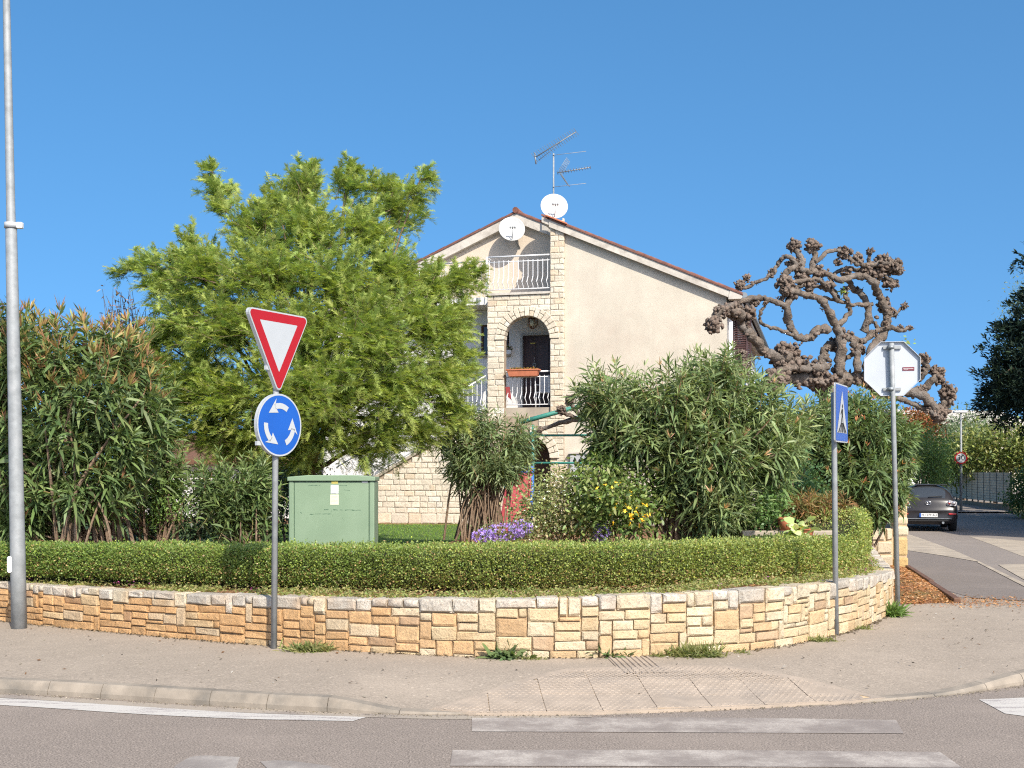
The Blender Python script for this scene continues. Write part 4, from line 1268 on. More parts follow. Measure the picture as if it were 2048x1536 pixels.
# ---- give way sign with roundabout sign on one post
P0 = gnd(548, 1295, 0.11)
ys = thing('road_sign', 'red and white give way triangle over blue roundabout disc on grey post', 'road sign', tuple(P0), 'road signs on posts')
top = at(552.5, 770, P0.y)
MB().tube([tuple(P0 + Vector((0, 0, -.05))), tuple(at(551.5, 800, P0.y)), tuple(at(553.5, 640, P0.y))], .029, 14).build('post', M['galv'], ys)
ANG, ANG_D = math.radians(61), math.radians(57)
def sign_plate(fr, outline, name, parent, rim=.035):
    mb = fr(); n = len(outline)
    mb.prism(outline, 0.0, .003)
    o = mb.build(name, M['sign_back'], parent)
    mb = fr(); mb.add([(a, -.002, c) for a, c in outline] + [(a, rim, c) for a, c in outline], [(i, i + n, (i + 1) % n + n, (i + 1) % n) for i in range(n)]); r = mb.build('rim', M['sign_white'], o)
    s = r.modifiers.new('thick', 'SOLIDIFY'); s.thickness = .004
    return o
cT = at(552.5, 690, P0.y - .02) ; n_ = Vector((math.sin(ANG), -math.cos(ANG), 0))
side = .92; hh = side * .866
tri = lambda s, dz=0: [(-side * s / 2, hh * s / 3 + dz), (0, -2 * hh * s / 3 + dz), (side * s / 2, hh * s / 3 + dz)]
cT = at(547.5, 786, P0.y) + Vector((0, 0, 2 * hh / 3 - .02)) + n_ * .06
frT = frame_at(cT, ANG)
plT = sign_plate(frT, rounded(tri(1.0), .045), 'give_way_plate', ys)
mb = frT(); mb.sheet([(a, -.004, c) for a, c in rounded(tri(.985), .042)]); mb.build('white_edge', M['sign_white'], plT)
mb = frT(); ring_strip(mb, rounded(tri(.945), .034), rounded(tri(.60, 0.005), .006), -.0065); mb.build('red_border', M['sign_red'], plT)
mb = frT(); mb.sheet([(a, -.0062, c) for a, c in rounded(tri(.60, .005), .006)]); mb.build('white_field', M['sign_white'], plT)
cC = at(549, 850.5, P0.y) + n_ * .06
frC = frame_at(cC, ANG_D)
R = .302
circ = lambda r, n=48: [(r * math.cos(2 * math.pi * k / n), r * math.sin(2 * math.pi * k / n)) for k in range(n)]
plC = sign_plate(frC, circ(R), 'roundabout_plate', ys)
mb = frC(); ring_strip(mb, circ(R * .995), circ(R * .945), -.0045); mb.build('white_edge', M['sign_white'], plC)
mb = frC(); mb.sheet([(a, -.004, c) for a, c in circ(R * .95)]); mb.build('blue_disc', M['sign_blue'], plC)
for k in range(3):
    a0 = math.radians(55 + 120 * k); a1 = a0 + math.radians(56); a2 = a0 + math.radians(88)
    pol = lambda r, a: (R * r * math.cos(a), R * r * math.sin(a))
    n = 10
    o_ = [pol(.705, a0 + (a1 - a0) * i / n) for i in range(n + 1)]; i_ = [pol(.525, a0 + (a1 - a0) * i / n) for i in range(n + 1)]
    mb = frC()
    mb.add([(a, -.007, c) for a, c in o_ + i_], [(i, i + 1, n + 2 + i, n + 1 + i) for i in range(n)])
    nb = math.radians(13)
    mb.add([(a, -.007, c) for a, c in (pol(.615, a1 - math.radians(2)), pol(.40, a1 - nb), pol(.62, a2), pol(.86, a1 - nb + math.radians(2)))], [(0, 1, 2), (0, 2, 3)])
    mb.build('arrow', M['sign_white'], plC)
for fr, z, x in ((frT, -.28, -.15), (frC, -.18, -.27)):
    fr().box(x - .02, .04, .006, .034, z - .02, z + .02).build('bracket', M['sign_white'], ys)

# ---- pedestrian crossing sign seen nearly edge-on
P1 = gnd(1672, 1270, 0.1)
cs = thing('road_sign', 'blue pedestrian crossing sign seen almost edge-on on grey post', 'road sign', tuple(P1), 'road signs on posts')
MB().tube([tuple(P1 + Vector((0, 0, -.05))), tuple(at(1668.5, 890, P1.y)), tuple(at(1667.5, 785, P1.y))], .029, 14).build('post', M['galv'], cs)
a1_ = math.radians(90 - 27.2)
cX = at(1674, 827, P1.y + .02) + Vector((math.sin(a1_), -math.cos(a1_), 0)) * .045
frX = frame_at(cX, a1_)
H2 = .305
sq = rounded([(-H2, -H2), (H2, -H2), (H2, H2), (-H2, H2)], .03)
plX = sign_plate(frX, sq, 'crossing_plate', cs, .012)
mb = frX(); mb.sheet([(a, -.004, c) for a, c in rounded([(-H2 * .99, -H2 * .99), (H2 * .99, -H2 * .99), (H2 * .99, H2 * .99), (-H2 * .99, H2 * .99)], .03)]); mb.build('white_edge', M['sign_white'], plX)
mb = frX(); mb.sheet([(a, -.0065, c) for a, c in rounded([(-H2 * .95, -H2 * .95), (H2 * .95, -H2 * .95), (H2 * .95, H2 * .95), (-H2 * .95, H2 * .95)], .025)]); mb.build('blue_field', M['sign_blue'], plX)
mb = frX(); mb.sheet([(-.245, -.009, -.205), (.245, -.009, -.205), (0, -.009, .235)]); mb.build('white_triangle', M['sign_white'], plX)
mb = frX()
for x0, x1, xt in ((-.20, -.145, -.05), (-.10, -.05, -.03), (-.012, .034, .0), (.075, .125, .03), (.155, .205, .05)):
    mb.sheet([(x0, -.0115, -.20), (x1, -.0115, -.20), (xt + .01, -.0115, -.10), (xt - .01, -.0115, -.10)])
mb.lathe([(.022, 0), (.001, -.0005)], (.005, -.0112, .075), 12, axis='y')
mb.sheet([(-.025, -.0115, .05), (.03, -.0115, .045), (.025, -.0115, -.03), (-.03, -.0115, -.03)])
mb.sheet([(-.03, -.0115, -.03), (-.005, -.0115, -.03), (-.06, -.0115, -.14), (-.085, -.0115, -.13)])
mb.sheet([(.0, -.0115, -.03), (.025, -.0115, -.03), (.06, -.0115, -.14), (.035, -.0115, -.145)])
mb.sheet([(-.025, -.0115, .045), (-.015, -.0115, .03), (-.07, -.0115, -.02), (-.08, -.0115, -.005)])
mb.build('pedestrian_symbol', M['black'], plX)
for z in (-.18, .18): frX().box(-.05, .05, .004, .06, z - .02, z + .02).build('bracket', M['galv'], cs)

# ---- stop sign from behind
P2 = gnd(1788, 1215, 0.1); P2.x += .05
ss_ = thing('road_sign', 'octagonal stop sign seen from its blank grey back on tall post', 'road sign', tuple(P2), 'road signs on posts')
pt = at(1783, 686, P2.y)
MB().tube([tuple(P2 + Vector((0, 0, -.05))), tuple(at(1786, 800, P2.y) + Vector((0, 0, 0))), tuple(pt)], .031, 14).build('post', M['galv'], ss_)
a2_ = math.radians(-9)
cS = at(1785, 737, P2.y) + Vector((math.sin(-a2_), math.cos(a2_), 0)) * .055
frS = frame_at(cS, a2_)
Ro = .345 / math.cos(math.pi / 8)
octo = [(Ro * math.cos(math.pi / 8 + math.pi / 4 * k), Ro * math.sin(math.pi / 8 + math.pi / 4 * k)) for k in range(8)]
mb = frS(); mb.prism(octo, 0, .004); plS = mb.build('stop_plate', M['sign_back'], ss_)
mb = frS(); n = 8; mb.add([(a, -.04, c) for a, c in octo] + [(a, .004, c) for a, c in octo], [(i, i + n, (i + 1) % n + n, (i + 1) % n) for i in range(n)])
r = mb.build('rim', M['sign_back'], plS); s = r.modifiers.new('thick', 'SOLIDIFY'); s.thickness = .006
mb = frS(); mb.sheet([(a * .98, .007, c * .98) for a, c in octo]); mb.build('red_face', M['sign_red'], plS)
for z in (-.26, .27):
    frS().box(-.11, .11, -.03, -.004, z - .018, z + .018).build('bracket', M['galv'], ss_)
    mb = frS(); mb.tube([(-.02, -.06, z - .02), (-.02, -.06, z + .02)], .042, 12); mb.build('clamp', M['galv_dark'], ss_)
mb = frS(); mb.box(.13, .275, -.0065, -.0045, -.025, .02); st_ = mb.build('sticker', pmat('sticker_maroon', (.16, .035, .05), .6), plS)
mb = frS(); mb.box(.14, .262, -.0085, -.007, -.001, .003); mb.box(.145, .2, -.0085, -.007, -.014, -.011); mb.build('sticker_print', M['paper'], plS)

# ---- tall galvanised lamp post at the left edge
P3 = gnd(38.5, 1253, 0.12)
lp = thing('lamp_post', 'tall tapering galvanised lamp post at the left edge of the pavement', 'lamp post', tuple(P3))
def lpp(py): return at(38.5 - (1253 - py) * .0204, py, P3.y)
zs = [1253, 1100, 900, 700, 460, 452, 200, 0, -400]
MB().tube([tuple(P3 + Vector((0, 0, -.05)))] + [tuple(lpp(p)) for p in zs[1:]], [.083, .080, .073, .067, .060, .048, .042, .038, .03], 20).build('pole', M['galv'], lp)
c = lpp(451); MB().tube([tuple(c + Vector((0, 0, -.03))), tuple(c + Vector((0, 0, .03)))], .071, 20).build('clamp_band', M['grey_metal'], lp)
MB(c).box(.065, .13, -.03, .03, -.035, .035).build('clamp_box', M['paper'], lp, bevel=.012)
c = lpp(1128); mb = MB(c); mb.prism(rounded([(-.026, -.09), (.026, -.09), (.026, .09), (-.026, .09)], .024), -.012, .012); o = mb.build('access_plate', M['white_metal'], lp)
o.location = o.location + Vector((-.064, -.058, 0))
tp = lpp(-400); MB().tube([tuple(tp), tuple(tp + Vector((.3, -.9, .25))), tuple(tp + Vector((.6, -1.9, .35)))], [.03, .028, .025], 10).build('lamp_arm', M['galv'], lp)
MB(tp + Vector((.66, -2.1, .36)), (.95, .3, 0), (-.3, .95, 0)).box(-.12, .12, -.35, .35, -.05, .05).build('lamp_head', M['grey_metal'], lp, bevel=.03)

# ---- green utility cabinet
CB = at(663.5, 1083, 14.0); CB.z = gz - .02
cb = thing('utility_cabinet', 'weathered pale green utility cabinet with stickers standing behind the hedge', 'cabinet', tuple(CB))
fw, top_z = .50, at(0, 962, 14.0).z - CB.z
cbm = lambda: MB(CB)
cbm().box(-fw + .012, fw - .012, .0, .38, 0, top_z).build('body', M['cab_green'], cb, bevel=.012)
for x0, x1 in ((-fw, -fw + .062), (fw - .062, fw)): cbm().box(x0, x1, -.022, .39, 0, top_z - .002).build('corner_post', M['cab_green'], cb, bevel=.014)
mb = cbm(); mb.prism([(-fw - .012, top_z), (fw + .012, top_z), (fw + .012, top_z + .048), (fw * .55, top_z + .068), (-fw * .55, top_z + .068), (-fw - .012, top_z + .048)], -.045, .42); mb.build('roof', M['cab_green'], cb, bevel=.008)
door = cbm().box(-fw + .068, fw - .068, -.018, -.002, .05, top_z - .012).build('door', M['cab_green'], cb, bevel=.004)
for x0, x1 in ((-fw + .062, -fw + .0665), (fw - .0665, fw - .062)): cbm().box(x0, x1, -.012, .0, .05, top_z - .012).build('door_gap', M['cab_dark'], cb)
Zc = lambda py: at(0, py, 13.98).z - CB.z
Xc = lambda px: (px - 1024) / F * 13.98 - CB.x
def stick(name, x0, x1, y0, y1, mat, b=-.0195, parent=door): return cbm().box(Xc(x0), Xc(x1), b - .002, b, Zc(y1), Zc(y0)).build(name, mat, parent)
stick('yellow_sticker', 663, 676, 962, 967, M['yellow'])
wst = stick('warning_label', 661.5, 677, 970, 987, M['paper'])
mb = cbm(); x, z, r = Xc(669.3), Zc(977), .028
for a, b_ in (((x - r, z - r * .8), (x + r, z - r * .8)), ((x - r, z - r * .8), (x, z + r)), ((x + r, z - r * .8), (x, z + r)), ((x - .004, z + .01), (x + .003, z - .004)), ((x + .003, z - .004), (x - .002, z - .018))):
    mb.tube([(a[0], -.0225, a[1]), (b_[0], -.0225, b_[1])], .0016, 4)
for k in range(3): mb.box(x - .035, x + .03 - .008 * k, -.0235, -.022, z - .04 - .009 * k, z - .0375 - .009 * k)
mb.build('warning_print', M['grey_metal'], door)
stick('cream_label', 660.5, 677.5, 989, 1009.5, M['paper_cream'])
mb = cbm()
for k in range(6):
    z = Zc(992.5 + k * 2.6); mb.box(Xc(663), Xc(675 - (k % 3) * 2), -.0235, -.022, z - .001, z + .001)
mb.build('label_print', M['grey_metal'], door)
stick('lock_plate', 724, 736, 961.5, 966, M['galv'])
rs = random.Random(4)
mb = cbm()
def scratch(x0, y0, x1, y1, wdt=.003, n=9):
    pts = []
    for k in range(n + 1):
        t = k / n; pts.append((Xc(x0 + (x1 - x0) * t), -.0188, Zc(y0 + (y1 - y0) * t + rs.uniform(-.5, .5))))
    for k in range(n):
        if rs.random() < .85:
            a, b_ = pts[k], pts[k + 1]; w = wdt * rs.uniform(.4, 1.3)
            mb.add([(a[0], a[1], a[2] - w), (b_[0], b_[1], b_[2] - w * .7), (b_[0], b_[1], b_[2] + w * .7), (a[0], a[1], a[2] + w)], [(0, 1, 2, 3)])
scratch(616, 971, 640, 970.5, .0035); scratch(678, 971.5, 694, 971, .003); scratch(648, 1019.5, 722, 1020.5, .0045, 16); scratch(616, 1028.5, 660, 1028, .0045, 12); scratch(712, 1021, 713, 1034, .002); scratch(663, 1021, 661, 1028, .006, 4); scratch(664, 1026, 665, 1034, .003, 4)
scratch(614, 1030, 611, 1046, .003, 5); scratch(600, 1024, 604, 1027, .005, 4); scratch(684, 1035, 690, 1043, .003, 4); scratch(688, 980, 700, 981, .002, 4); scratch(598, 966, 596, 1000, .0015, 5)
mb.build('scratches', M['cab_dark'], door)

# ---- dark hatchback parked up the side street
CH_ = Vector(((1857 - 1024) / F * 36.4, 36.4, .11))
carA = math.radians(14.5)
car = thing('parked_car', 'dark grey hatchback parked facing away beyond the stone pillar', 'car', tuple(CH_))
cm = lambda: MB(CH_, (math.cos(carA), -math.sin(carA), 0), (math.sin(carA), math.cos(carA), 0))
M['car_paint'] = pmat('car_paint', (.022, .020, .021), .3, .05, 3, 60, 0.0, spec=.4)
M['car_glass'] = pmat('car_glass', (.035, .04, .045), .06, .05, 3, 60, 0.0, spec=.8)
M['tyre'] = pmat('tyre', (.014, .014, .015), .85)
M['lens'] = pmat('lens', (.42, .40, .40), .15, .1, 30, 60, 0, spec=.8)
M['lens_red'] = pmat('lens_red', (.42, .02, .02), .2, .1, 30, 60, 0, spec=.7)
M['rubber'] = pmat('rubber', (.02, .02, .021), .7)
M['chrome'] = pmat('chrome', (.6, .6, .62), .2, .05, 5, 60, 0, metal=.9)
# stations along the car: y, then (x, z) of eight points from the sill to the middle of the top
S = [
 (0.00, [(.0, .40), (.60, .40), (.70, .44), (.74, .52), (.70, .60), (.60, .63), (.40, .63), (0, .63)]),
 (0.05, [(.0, .27), (.66, .27), (.80, .36), (.84, .52), (.79, .65), (.70, .67), (.45, .68), (0, .68)]),
 (0.10, [(.0, .22), (.70, .22), (.84, .33), (.868, .52), (.835, .74), (.74, .86), (.50, .92), (0, .94)]),
 (0.16, [(.0, .20), (.72, .20), (.86, .32), (.875, .52), (.855, .78), (.76, .95), (.55, 1.0), (0, 1.01)]),
 (0.36, [(.0, .20), (.72, .20), (.865, .32), (.878, .52), (.865, .82), (.74, 1.02), (.60, 1.20), (0, 1.235)]),
 (0.56, [(.0, .20), (.72, .20), (.868, .32), (.878, .52), (.868, .86), (.76, 1.06), (.57, 1.36), (0, 1.41)]),
 (0.74, [(.0, .20), (.72, .20), (.868, .32), (.878, .52), (.868, .88), (.78, 1.05), (.575, 1.39), (0, 1.445)]),
 (1.60, [(.0, .20), (.72, .20), (.865, .30), (.878, .52), (.872, .86), (.80, .98), (.60, 1.41), (0, 1.465)]),
 (2.40, [(.0, .20), (.72, .20), (.865, .30), (.878, .52), (.872, .84), (.80, .95), (.59, 1.38), (0, 1.44)]),
 (3.30, [(.0, .20), (.72, .20), (.865, .30), (.878, .52), (.86, .80), (.80, .90), (.70, .95), (0, .99)]),
 (4.00, [(.0, .22), (.70, .22), (.84, .32), (.86, .50), (.83, .68), (.76, .76), (.55, .80), (0, .82)]),
 (4.38, [(.0, .30), (.55, .30), (.62, .38), (.64, .48), (.60, .60), (.50, .64), (.35, .66), (0, .66)]),
]
v, f, mi = [], [], []
for y, pts in S:
    row = [(x, y + (.10 * (x / .88) ** 2 if y < .3 else 0), z) for x, z in pts]
    v += row + [(-x, yy, z) for x, yy, z in row[-2:0:-1]]
W8 = 14
def glass(i, k):
    k = k if k < 7 else 13 - k
    if i in (3, 4) and k == 6: return 1                      # rear window
    if i in (5, 6, 7) and k == 5: return 1                   # side windows
    if i == 8 and k in (5, 6): return 1                      # windscreen
    return 0
for i in range(len(S) - 1):
    for k in range(W8): f.append((i * W8 + k, i * W8 + (k + 1) % W8, (i + 1) * W8 + (k + 1) % W8, (i + 1) * W8 + k)); mi.append(glass(i, k))
f.append(tuple(range(W8 - 1, -1, -1))); mi.append(0); f.append(tuple(range((len(S) - 1) * W8, len(S) * W8))); mi.append(0)
mb = cm()
for q, m_ in zip(f, mi): pass
mb.add(v, f); mb.m = mi; mb.sm = [True] * len(f)
body = mb.build('body', [M['car_paint'], M['car_glass']], car)
sb = body.modifiers.new('sub', 'SUBSURF'); sb.levels = sb.render_levels = 2
def lamp(sx):
    mb = cm(); mb.prism(rounded([(sx * .50, .80), (sx * .80, .775), (sx * .835, .90), (sx * .60, .955)] if sx > 0 else [(sx * .60, .955), (sx * .835, .90), (sx * .80, .775), (sx * .50, .80)], .035), .085, .2)
    l = mb.build('tail_lamp', M['lens'], car)
    for x, z in ((.60, .865), (.73, .86)):
        cm().lathe([(.06, 0), (.056, -.025), (.001, -.03)], (sx * x, .085, z), 16, axis='y').build('reflector', M['chrome'], l)
        cm().lathe([(.03, 0), (.026, -.02), (.001, -.022)], (sx * x, .055, z), 12, axis='y').build('bulb_lens', M['lens_red'] if x < .7 else M['lens'], l)
    return l
lamp(1); lamp(-1)
for sx in (1, -1): cm().box(min(sx * .58, sx * .80), max(sx * .58, sx * .80), .02, .2, .51, .56).build('bumper_reflector', M['lens_red'], car, bevel=.015)
pl = cm().box(-.26, .26, -.022, .0, .44, .555).build('number_plate', M['paper'], car)
cm().box(-.26, -.215, -.026, -.0225, .44, .555).build('blue_band', M['sign_blue'], pl)
def text(name, s, size, mk, parent, mat, extr=.001):
    cu = bpy.data.curves.new(name, 'FONT'); cu.body = s; cu.size = size; cu.align_x = 'CENTER'; cu.align_y = 'CENTER'; cu.extrude = extr
    tmp = bpy.data.objects.new('tmp', cu); col.objects.link(tmp)
    dg = bpy.context.evaluated_depsgraph_get()
    me = bpy.data.meshes.new_from_object(tmp.evaluated_get(dg))
    bpy.data.objects.remove(tmp)
    V = [(p.co.x, -p.co.z, p.co.y) for p in me.vertices]
    mb = mk(); mb.add(V, [tuple(p.vertices) for p in me.polygons])
    bpy.data.meshes.remove(me)
    return mb.build(name, mat, parent)
pm = lambda: MB(cm().P(.02, -.0245, .497), (math.cos(carA), -math.sin(carA), 0), (math.sin(carA), math.cos(carA), 0))
text('plate_text', 'PU 579 AU', .095, pm, pl, M['black'])
bm_ = lambda: MB(cm().P(0, .062, .865), (math.cos(carA), -math.sin(carA), 0), (math.sin(carA), math.cos(carA), 0))
mb = bm_(); mb.tube([(.075 * math.cos(a), 0, .055 * math.sin(a)) for a in np.linspace(0, 2 * math.pi, 21)], .009, 6)
mb.tube([(-.07, -.0, .02), (-.035, 0, .03), (0, 0, -.015), (.035, 0, .03), (.07, 0, .02)], .008, 6); mb.build('badge', M['chrome'], car)
tm = lambda: MB(cm().P(-.62, .085, .735), (math.cos(carA), -math.sin(carA), 0), (math.sin(carA), math.cos(carA), 0))
text('model_lettering', 'mazda 3', .07, tm, car, M['chrome'])
cm().box(-.58, .58, .52, .72, 1.395, 1.425).build('roof_spoiler', M['car_paint'], car, bevel=.012)
mb = cm(); mb.tube([(0, .17, 1.03), (.05, .165, 1.05), (.42, .2, 1.075)], .014, 6); mb.build('rear_wiper', M['rubber'], car)
cm().box(-.62, .62, .02, .3, .30, .385).build('diffuser', M['rubber'], car, bevel=.03)
cm().box(-.66, .66, -.012, .1, .385, .40).build('bumper_trim', M['galv_dark'], car)
mb = cm(); mb.tube([(.42, -.02, .27), (.42, .3, .27)], .035, 10); mb.build('exhaust', M['galv_dark'], car)
for sx in (1, -1):
    for y in (.78, 3.42):
        c0 = cm().P(sx * .76, y, .31)
        wm = lambda: MB(c0, (math.cos(carA), -math.sin(carA), 0), (math.sin(carA), math.cos(carA), 0))
        wh = wm().lathe([(.2, -.1), (.29, -.105), (.31, -.08), (.31, .08), (.29, .105), (.2, .1)], (0, 0, 0), 28, axis='x').build('wheel', M['tyre'], car)
        wm().lathe([(.2, .085 * sx), (.17, .07 * sx), (.05, .08 * sx), (.001, .085 * sx)], (0, 0, 0), 16, axis='x').build('rim', M['galv'], wh)
    c0 = cm().P(sx * .93, 2.75, .98)
    MB(c0, (math.cos(carA), -math.sin(carA), 0), (math.sin(carA), math.cos(carA), 0)).box(-.09, .09, -.06, .06, -.07, .07).build('door_mirror', M['car_paint'], car, bevel=.03)
cm().box(-.5, .5, 1.3, 1.35, .9, 1.1).build('rear_seat', M['rubber'], car)

# ---- slatted fence on a low wall, far side of the street
FA, FB = at(2022, 1008, 48.0), at(1868, 998, 64.0)
FA.z = .70; FB.z = .78
fd = (FB - FA); fl = math.hypot(fd.x, fd.y); fdir = Vector((fd.x, fd.y, 0)).normalized()
fence = thing('slatted_fence', 'long pale slatted fence on a low wall across the side street', 'fence', tuple(FA))
ff_ = lambda: MB(Vector((FA.x, FA.y, 0)), fdir, (fdir.y, -fdir.x, 0))
npan = 14; pw = fl / npan
slope = (FB.z - FA.z) / fl
M['fence_slat'] = pmat('fence_slat', (.50, .41, .28), .8, .2, 4, 40, .2, tint2=(.55, .46, .33))
slat_me = None
ff_().box(-.2, fl + 2, -.12, .12, .1, .66).build('base_wall', pmat('base_wall', (.24, .165, .10), .9, .25, 3, 40, .4), fence)
for k in range(npan):
    u0 = k * pw; zb = FA.z + slope * u0
    ff_().box(u0 - .035, u0 + .035, -.03, .03, .6, zb + 1.27).build('post', M['rubber'], fence)
    pn = ff_().box(u0 + .05, u0 + pw - .05, .012, .022, zb + .02, zb + 1.24).build('panel', M['galv_dark'], fence)
    for j in range(11):
        z = zb + .03 + j * .112
        ff_().box(u0 + .04, u0 + pw - .04, -.022, .008, z, z + .098).build('slat', M['fence_slat'], pn)

# ---- far lamp post with the 30 limit sign
P5 = at(1922, 1013, 47.4); P5.z = .42
ls = thing('lamp_post', 'slim pale lamp post with a 30 speed limit sign by the far fence', 'lamp post', tuple(P5))
MB().tube([tuple(P5), tuple(P5 + Vector((0, 0, 3.9)))], [.06, .035], 12).build('pole', M['galv'], ls)
t5 = P5 + Vector((0, 0, 3.9)); MB(t5).box(-.3, .22, -.1, .1, -.02, .06).build('lamp_head', M['white_metal'], ls, bevel=.03)
c5 = at(1922, 916, 47.3); fr5 = frame_at(c5, math.radians(-8))
pl5 = sign_plate(fr5, circ(.235), 'speed_plate', ls)
mb = fr5(); ring_strip(mb, circ(.235), circ(.185), -.006); mb.build('red_ring', M['sign_red'], pl5)
mb = fr5(); mb.sheet([(a, -.005, c) for a, c in circ(.19)]); mb.build('white_disc', M['sign_white'], pl5)
text('speed_number', '30', .30, lambda: MB(fr5().P(0, -.008, 0), fr5().ex, fr5().ey), pl5, M['black'])
mb = fr5()
for k in range(14):
    a = k * 2 * math.pi / 14; mb.tube([(.235 * math.cos(a), 0.01, .235 * math.sin(a)), (.285 * math.cos(a), .01, .285 * math.sin(a))], .018, 5)
mb.build('warning_lights', M['sign_red'], pl5)
# overhead wires
for i, (a, b_) in enumerate(((at(1890, 824, 60), at(1975, 815, 62)), (at(1922, 838, 47.4), at(2060, 795, 42)))):
    m_ = (a + b_) / 2 - Vector((0, 0, .12))
    props(MB().tube([tuple(a - (b_ - a) * .6), tuple(a), tuple(m_), tuple(b_), tuple(b_ + (b_ - a) * .6)], .012, 4).build('overhead_wire', M['rubber'], loc=tuple(m_)), ('upper thin power line crossing the sky beside the far lamp post', 'thin cable running from the far lamp head towards the dark cypress')[i], 'wire')

# ---- neighbouring buildings
def simple_house(name, label, u0, u1, v0, v1, zb, ze, ridge, ang, o, wallm, windows, tile_m='roof_tile'):
    h = thing(name, label, 'house', tuple(o))
    hm = lambda: MB(o, (math.cos(ang), math.sin(ang), 0), (-math.sin(ang), math.cos(ang), 0))
    hm().box(u0, u1, v0, v1, zb, ze).build('wall', wallm, h)
    mb = hm(); e = .4; vm = (v0 + v1) / 2
    for sgn, vv in ((0, v0 - e), (1, v1 + e)):
        mb.add([(u0 - e, vv, ze - .05), (u1 + e, vv, ze - .05), (u1 + e, vm, ridge), (u0 - e, vm, ridge), (u0 - e, vv, ze - .2), (u1 + e, vv, ze - .2), (u1 + e, vm, ridge - .15), (u0 - e, vm, ridge - .15)],
               [(0, 1, 2, 3), (4, 7, 6, 5), (0, 4, 5, 1), (0, 3, 7, 4), (1, 5, 6, 2)])
    mb.build('roof', M[tile_m], h)
    mb = hm(); mb.prism([(0, 0), (1, 0), (1, 1)], 0, 1) if False else None
    for (a, b_, c, d) in windows:
        w = hm().box(a, b_, v0 - .03, v0 - .004, c, d).build('window', M['window_dark'], h)
        for x0, x1, z0, z1 in ((a - .06, a, c - .06, d + .06), (b_, b_ + .06, c - .06, d + .06), (a, b_, c - .06, c), (a, b_, d, d + .06)): pass
        mb = hm()
        for x0, x1, z0, z1 in ((a - .06, a, c - .06, d + .06), (b_, b_ + .06, c - .06, d + .06), (a, b_, c - .06, c), (a, b_, d, d + .06)): mb.box(x0, x1, v0 - .05, v0 - .004, z0, z1)
        mb.build('frame', M['white_metal'], w)
    return h
simple_house('outbuilding', 'low white outbuilding with brown roof edge glimpsed behind the left shrubs', 0, 6.8, 0, 4, .4, 2.35, 3.1, math.radians(-8), Vector((-11.2, 36.5, 0)), M['white_wall'], [(4.2, 5.0, 1.3, 2.0)], 'wood_mid')
simple_house('far_house', 'distant beige house whose roof shows above the far hedge', 0, 9, 0, 8, 0, 4.9, 6.0, math.radians(12), Vector((28.5, 85, .8)), M['plaster'], [(1.5, 2.6, 3.2, 4.3), (5, 6.2, 3.2, 4.3)], 'fascia')
simple_house('far_house', 'far white house just left of the orange tree by the side street', 0, 6, 0, 6, 0, 3.2, 4.0, math.radians(8), Vector((23.0, 74, .8)), M['white_wall'], [(1.5, 2.6, 1.6, 2.7)], 'fascia')
simple_house('corner_house', 'plain house across the side street that shades the roadway', 0, 9, 0, 11.5, 0, 7.3, 8.8, math.radians(-14.5), Vector((16.6, 27.0, 0)), M['plaster'], [(1.5, 2.6, 3.8, 5), (5, 6.2, 3.8, 5)])
# ================================================================== PLANTS
def leaf_arrays(P, D, L, W, droop, col_, rng, fold=0.0):
    """lance-shaped leaves: base points, directions, lengths, widths, droop; six corners and four triangles each"""
    n = len(P)
    D = norm(D)
    up = np.zeros((n, 3)); up[:, 2] = 1
    rnd = norm(rng.normal(size=(n, 3)))
    S = norm(np.cross(D, up + rnd * 0.9))
    L = np.broadcast_to(L, (n,))[:, None]; W = np.broadcast_to(W, (n,))[:, None]; dr = np.broadcast_to(droop, (n,))[:, None]
    def c(t): return P + D * (L * t) - up * (L * dr * t * t)
    V = np.stack([P, c(.32) + S * W * .5, c(.32) - S * W * .5, c(.68) + S * W * .42, c(.68) - S * W * .42, c(1.0)], 1)
    T = (np.arange(n)[:, None] * 6 + np.array([[0, 2, 1, 1, 2, 4, 1, 4, 3, 3, 4, 5]])).reshape(-1, 3)
    C = np.repeat(col_, 6, 0)
    return V.reshape(-1, 3), T, C

def quad_leaves(P, D, L, W, col_, rng):
    n = len(P); D = norm(D); S = norm(np.cross(D, rng.normal(size=(n, 3)))); L = L[:, None]; W = W[:, None]
    V = np.stack([P, P + D * L * .5 + S * W * .5, P + D * L, P + D * L * .5 - S * W * .5], 1)
    T = (np.arange(n)[:, None] * 4 + np.array([[0, 1, 2, 0, 2, 3]])).reshape(-1, 3)
    return V.reshape(-1, 3), T, np.repeat(col_, 4, 0)

def join(parts):
    V, T, C, k = [], [], [], 0
    for v, t, c in parts:
        V.append(v); T.append(t + k); C.append(c); k += len(v)
    return np.concatenate(V), np.concatenate(T), np.concatenate(C)

def lobes_px(lst, Y):
    """(px, py, rx, ry, depth offset, depth radius) in photograph pixels at a distance of about Y metres"""
    out = []
    for px, py, rx, ry, dy, rd in lst:
        y = Y + dy
        out.append((np.array(at(px, py, y)), np.array([rx * y / F, rd, ry * y / F])))
    return out

def sample_lobes(lobes, n, rng, shell=0.45):
    vol = np.array([r[0] * r[1] * r[2] for _, r in lobes]) ** 0.75
    idx = rng.choice(len(lobes), n, p=vol / vol.sum())
    d = norm(rng.normal(size=(n, 3)))
    rad = rng.uniform(shell ** 3, 1, n) ** (1 / 3)
    C = np.array([l[0] for l in lobes])[idx]; R = np.array([l[1] for l in lobes])[idx]
    return C + d * R * rad[:, None], norm(d / R * R.mean(1, keepdims=True)), rad, idx

